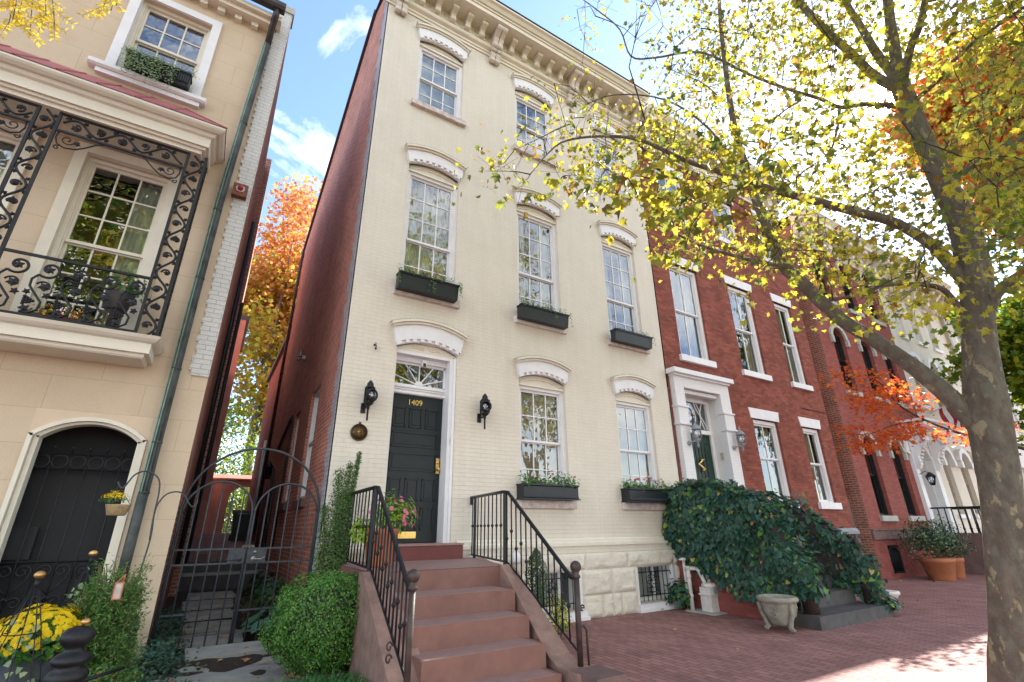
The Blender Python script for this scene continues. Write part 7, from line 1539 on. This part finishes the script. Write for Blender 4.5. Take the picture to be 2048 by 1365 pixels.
for c in centres:
    c = Vector(c); s = project(c); near = s[0] < 1500 and (c - CAM).length < 6.6; sc_ = 0.25 if not near else 0.19; n = 26 if not near else 13
    if s[0] < 1330 and s[1] < 240: n = 9; sc_ = .22
    for q in range(n):
        p = c + Vector((R_.gauss(0, sc_), R_.gauss(0, sc_), R_.gauss(-0.03, sc_ * .75))); 
        if (p - CAM).length < 2.9: continue
        sp2 = project(p)
        if math.hypot(sp2[0] - 1765, sp2[1] - 190) < 26: continue
        LC.append(tuple(p)); LN.append((R_.gauss(0, .75), R_.gauss(0, .75), R_.gauss(0.35, .6))); LS.append(R_.uniform(0.045, 0.098) if not near else R_.uniform(.10, .17))
LT = np.array([(R_.gauss(0, .7), R_.gauss(0, .7), -0.8) for _ in LC])
leafmesh('crown', LC, LN, LS, MAPLE, 'sycamore_leaf', None, syc, fold=0.5, tang=LT)
def simpletree(name, lab, cat, base, trunk_top, r0, crown, n, ls, mats, probs=None, barkm='grey_bark', group=None, limbs=9, half=OVAL, filt=None, ncl=60, spread=.5, maxk=4, tn=9):
    t = empty(name, tuple(base), lab, cat, group); T = Tree(); b = Vector(base); tt = Vector(trunk_top); T.limb([b, b.lerp(tt, .5) + Vector((R_.gauss(0, .15), R_.gauss(0, .15), 0)), tt], r0, r0 * .6)
    C = Vector(crown[0]); Rr = Vector(crown[1]); cs = []; tries = 0
    while len(cs) < ncl and tries < 20000:
        tries += 1; d = Vector((R_.gauss(0, 1), R_.gauss(0, 1), R_.gauss(0, 1))).normalized(); u = R_.random() ** .45; p = C + Vector((d.x * Rr.x, d.y * Rr.y, d.z * Rr.z)) * u * (1 + .18 * noise.noise(d * 2 + C))
        if filt and not filt(p): continue
        if onpatch(p): continue
        cs.append(tuple(p))
    for q in range(limbs):
        p = Vector(R_.choice(cs)); st0 = b.lerp(tt, R_.uniform(.6, 1)); T.limb([st0, st0.lerp(p, .45) + Vector((0, 0, (p - st0).length * .12)), p], r0 * R_.uniform(.25, .45), r0 * .06, wob=.1)
    m = MB(); T.mesh_limbs(m, tn); m.build('trunk', barkm, t); m = MB(); T.twigs(m, cs, r0 * .07); m.build('twigs', barkm, t)
    k = n // len(cs); P_ = np.repeat(np.array(cs), k, 0) + G.normal(size=(len(cs) * k, 3)) * spread; D_ = G.normal(size=P_.shape) + [0, 0, .5]; mi = None
    if isinstance(mats, list): 
        if isinstance(probs, list): mi = G.choice(len(mats), len(P_), p=probs)
        else: mi = ((P_[:, 2] - C.z) / Rr.z * .9 + G.normal(size=len(P_)) * .35 < 0).astype(int)
    leafmesh('crown', P_, D_, G.uniform(ls * .7, ls * 1.3, len(P_)), half, mats, mi, t); return t
# red and gold maple seen down the passage
simpletree('maple_tree', 'red and orange topped maple with grey trunk beyond the end of the passage', 'tree', (2.3, 27, 1.8), (1.9, 27, 10.5), .34, ((3.0, 27.5, 16.5), (5.0, 5, 9.5)), 24000, .26, ['autumn_orange', 'autumn_gold'], 'z', limbs=14, half=MAPLE, ncl=130, spread=.75)
simpletree('garden_tree', 'low bright green tree behind the arched wall at the end of the passage', 'tree', (-1.5, 23.5, 1.7), (-1.0, 23.5, 3.4), .16, ((0.8, 23.5, 5.0), (4.0, 2.2, 3.9)), 10000, .17, ['green_gold', 'tree_green'], [.5, .5], ncl=60, spread=.55)
# red japanese maple behind the plane tree
def onW(x, y, r): return onV(x, y, r * 11.254 / RT)
mr = empty('maple_tree', (15.6, -4.9, 0), 'vivid orange red maple branches reaching left from behind the plane tree trunk', 'tree')
T = Tree(); bt = onW(2075, 905, 15.5); T.limb([(16.2, -5.2, 0), (16.0, -5.2, 1.6), tuple(bt)], .10, .06)
T.limb([tuple(bt)] + [tuple(onW(x, y, r)) for x, y, r in ((2000, 885, 15.2), (1930, 870, 15), (1860, 845, 14.8), (1800, 812, 14.7), (1765, 770, 14.6), (1730, 750, 14.5))], .045, .008)
T.limb([tuple(onW(1850, 841, 14.8)), tuple(onW(1790, 850, 14.6)), tuple(onW(1740, 868, 14.5)), tuple(onW(1700, 870, 14.5))], .018, .005)
T.limb([tuple(bt), tuple(onW(2100, 840, 16)), tuple(onW(2140, 700, 16))], .06, .02)
cs = []
polyR = [(1650, 760), (1690, 740), (1770, 745), (1860, 800), (1910, 850), (1960, 850), (2045, 880), (2045, 900), (1930, 885), (1890, 872), (1860, 880), (1830, 880), (1790, 895), (1720, 900), (1690, 872), (1700, 850), (1760, 838), (1740, 815), (1700, 810), (1660, 795)]
while len(cs) < 75:
    px, py = R_.uniform(1640, 2060), R_.uniform(735, 910)
    if inpoly(px, py, polyR): cs.append(tuple(onW(px, py, R_.uniform(14.0, 15.6))))
m = MB(); T.mesh_limbs(m, 8); m.build('trunk', 'twig_bark', mr); m = MB(); T.twigs(m, cs, .006); m.build('twigs', 'twig_bark', mr)
P_ = np.repeat(np.array(cs), 26, 0) + G.normal(size=(75 * 26, 3)) * [.20, .20, .09]; leafmesh('crown', P_, G.normal(size=P_.shape) * .6 + [0, 0, .8], G.uniform(.08, .14, len(P_)), [(0, 0), (.12, .25), (.42, .2), (.2, .45), (.5, .75), (.14, .6), (0, 1)], 'maple_red', None, mr)
simpletree('street_tree', 'green and yellow street tree farther down the pavement, right of the trunk', 'tree', (26.5, -4.9, 0), (26.3, -4.9, 4.0), .2, ((25.8, -4.3, 9.2), (2.8, 3.0, 5.4)), 12000, .24, ['green_gold', 'tree_green'], [.65, .35], half=MAPLE, ncl=110, spread=.5)
simpletree('maple_tree', 'tall orange autumn tree glowing behind the upper crown of the plane tree', 'tree', (31.5, -5.0, 0), (31.3, -5, 9), .3, ((30.0, -4.6, 18.5), (4.6, 4.0, 6.5)), 13000, .34, ['maple_red', 'autumn_orange', 'autumn_gold'], [.35, .3, .35], half=MAPLE, ncl=90, spread=.7)
# honey locust whose yellow sprays hang into the top left corner
lo = empty('locust_tree', (-6.0, -5.6, 0), 'yellow feathery locust sprays hanging into the top left corner of the view', 'tree')
T = Tree(); T.limb([(-6.0, -5.6, -.1), (-5.9, -5.5, 3), (-5.2, -5.2, 6)], .16, .1); hub = onY(150, -170, -4.0); T.limb([(-5.2, -5.2, 6), (-3.5, -4.7, 6.6), tuple(hub)], .07, .02)
ends = [(60, 75), (25, 40), (110, 60), (40, 20), (92, 30), (15, 60), (205, 18), (232, 12), (222, 22), (75, 5)]; m = MB(); LP = []; LD = []; LT2 = []
tips = []
for (x, y) in ends:
    e = onY(x, y, -4.0 + R_.uniform(-.1, .1)); s0 = onY(x * .6 + 40 + (60 if x > 150 else 0), -60, -4.0); T.limb([tuple(hub), tuple(s0), tuple(e)], .008, .002, k=3); tips.append((s0, e))
for s0, e in tips:
    for q in range(5):
        a = s0.lerp(e, R_.uniform(.45, 1)); d = Vector((R_.gauss(0, 1), R_.gauss(0, .6), R_.gauss(-1.0, .5))).normalized(); L_ = R_.uniform(.10, .19); b = a + d * L_; m.tube([a, b], .0012, 3, False)
        for k in range(9):
            for s in (-1, 1): LP.append(tuple(a.lerp(b, (k + 1) / 9))); sd3 = d.cross(Vector((0, 1, 0))).normalized(); LT2.append(tuple(sd3 * s + d * .5)); LD.append((R_.gauss(0, .3), -1, R_.gauss(0, .3)))
T.mesh_limbs(m, 6); m.build('trunk', 'twig_bark', lo); leafmesh('crown', LP, LD, G.uniform(.030, .042, len(LP)), [(0, 0), (.17, .5), (0, 1)], 'locust_yellow', None, lo, tang=LT2)
# street trees behind the viewer and across the street, seen as reflections in the panes
for k, (x, y, zc, rx, rz) in enumerate(((-3.6, -12.0, 11.5, 3.6, 4.6), (4.6, -12.6, 12.5, 4.0, 5.2), (-6, -20.0, 12, 6, 7.5), (7, -20.5, 13, 6.5, 8.5), (19.0, -20.0, 12, 6, 7.5))):
    simpletree('street_tree', ['autumn street tree on the kerb behind the viewer, nearest the tan house', 'autumn street tree on the kerb behind the viewer, opposite the front steps', 'tall yellow green tree across the street opposite the tan house', 'tall autumn tree across the street opposite the cream house', 'tall yellow green tree across the street opposite the red house'][k], 'tree', (x, y, 0), (x + .2, y, zc * .5), .28, ((x, y, zc), (rx, rx * .8, rz)), 4200, .40, ['green_gold', 'autumn_gold'], [.6, .4], half=OVAL, ncl=60, spread=.6, tn=6)
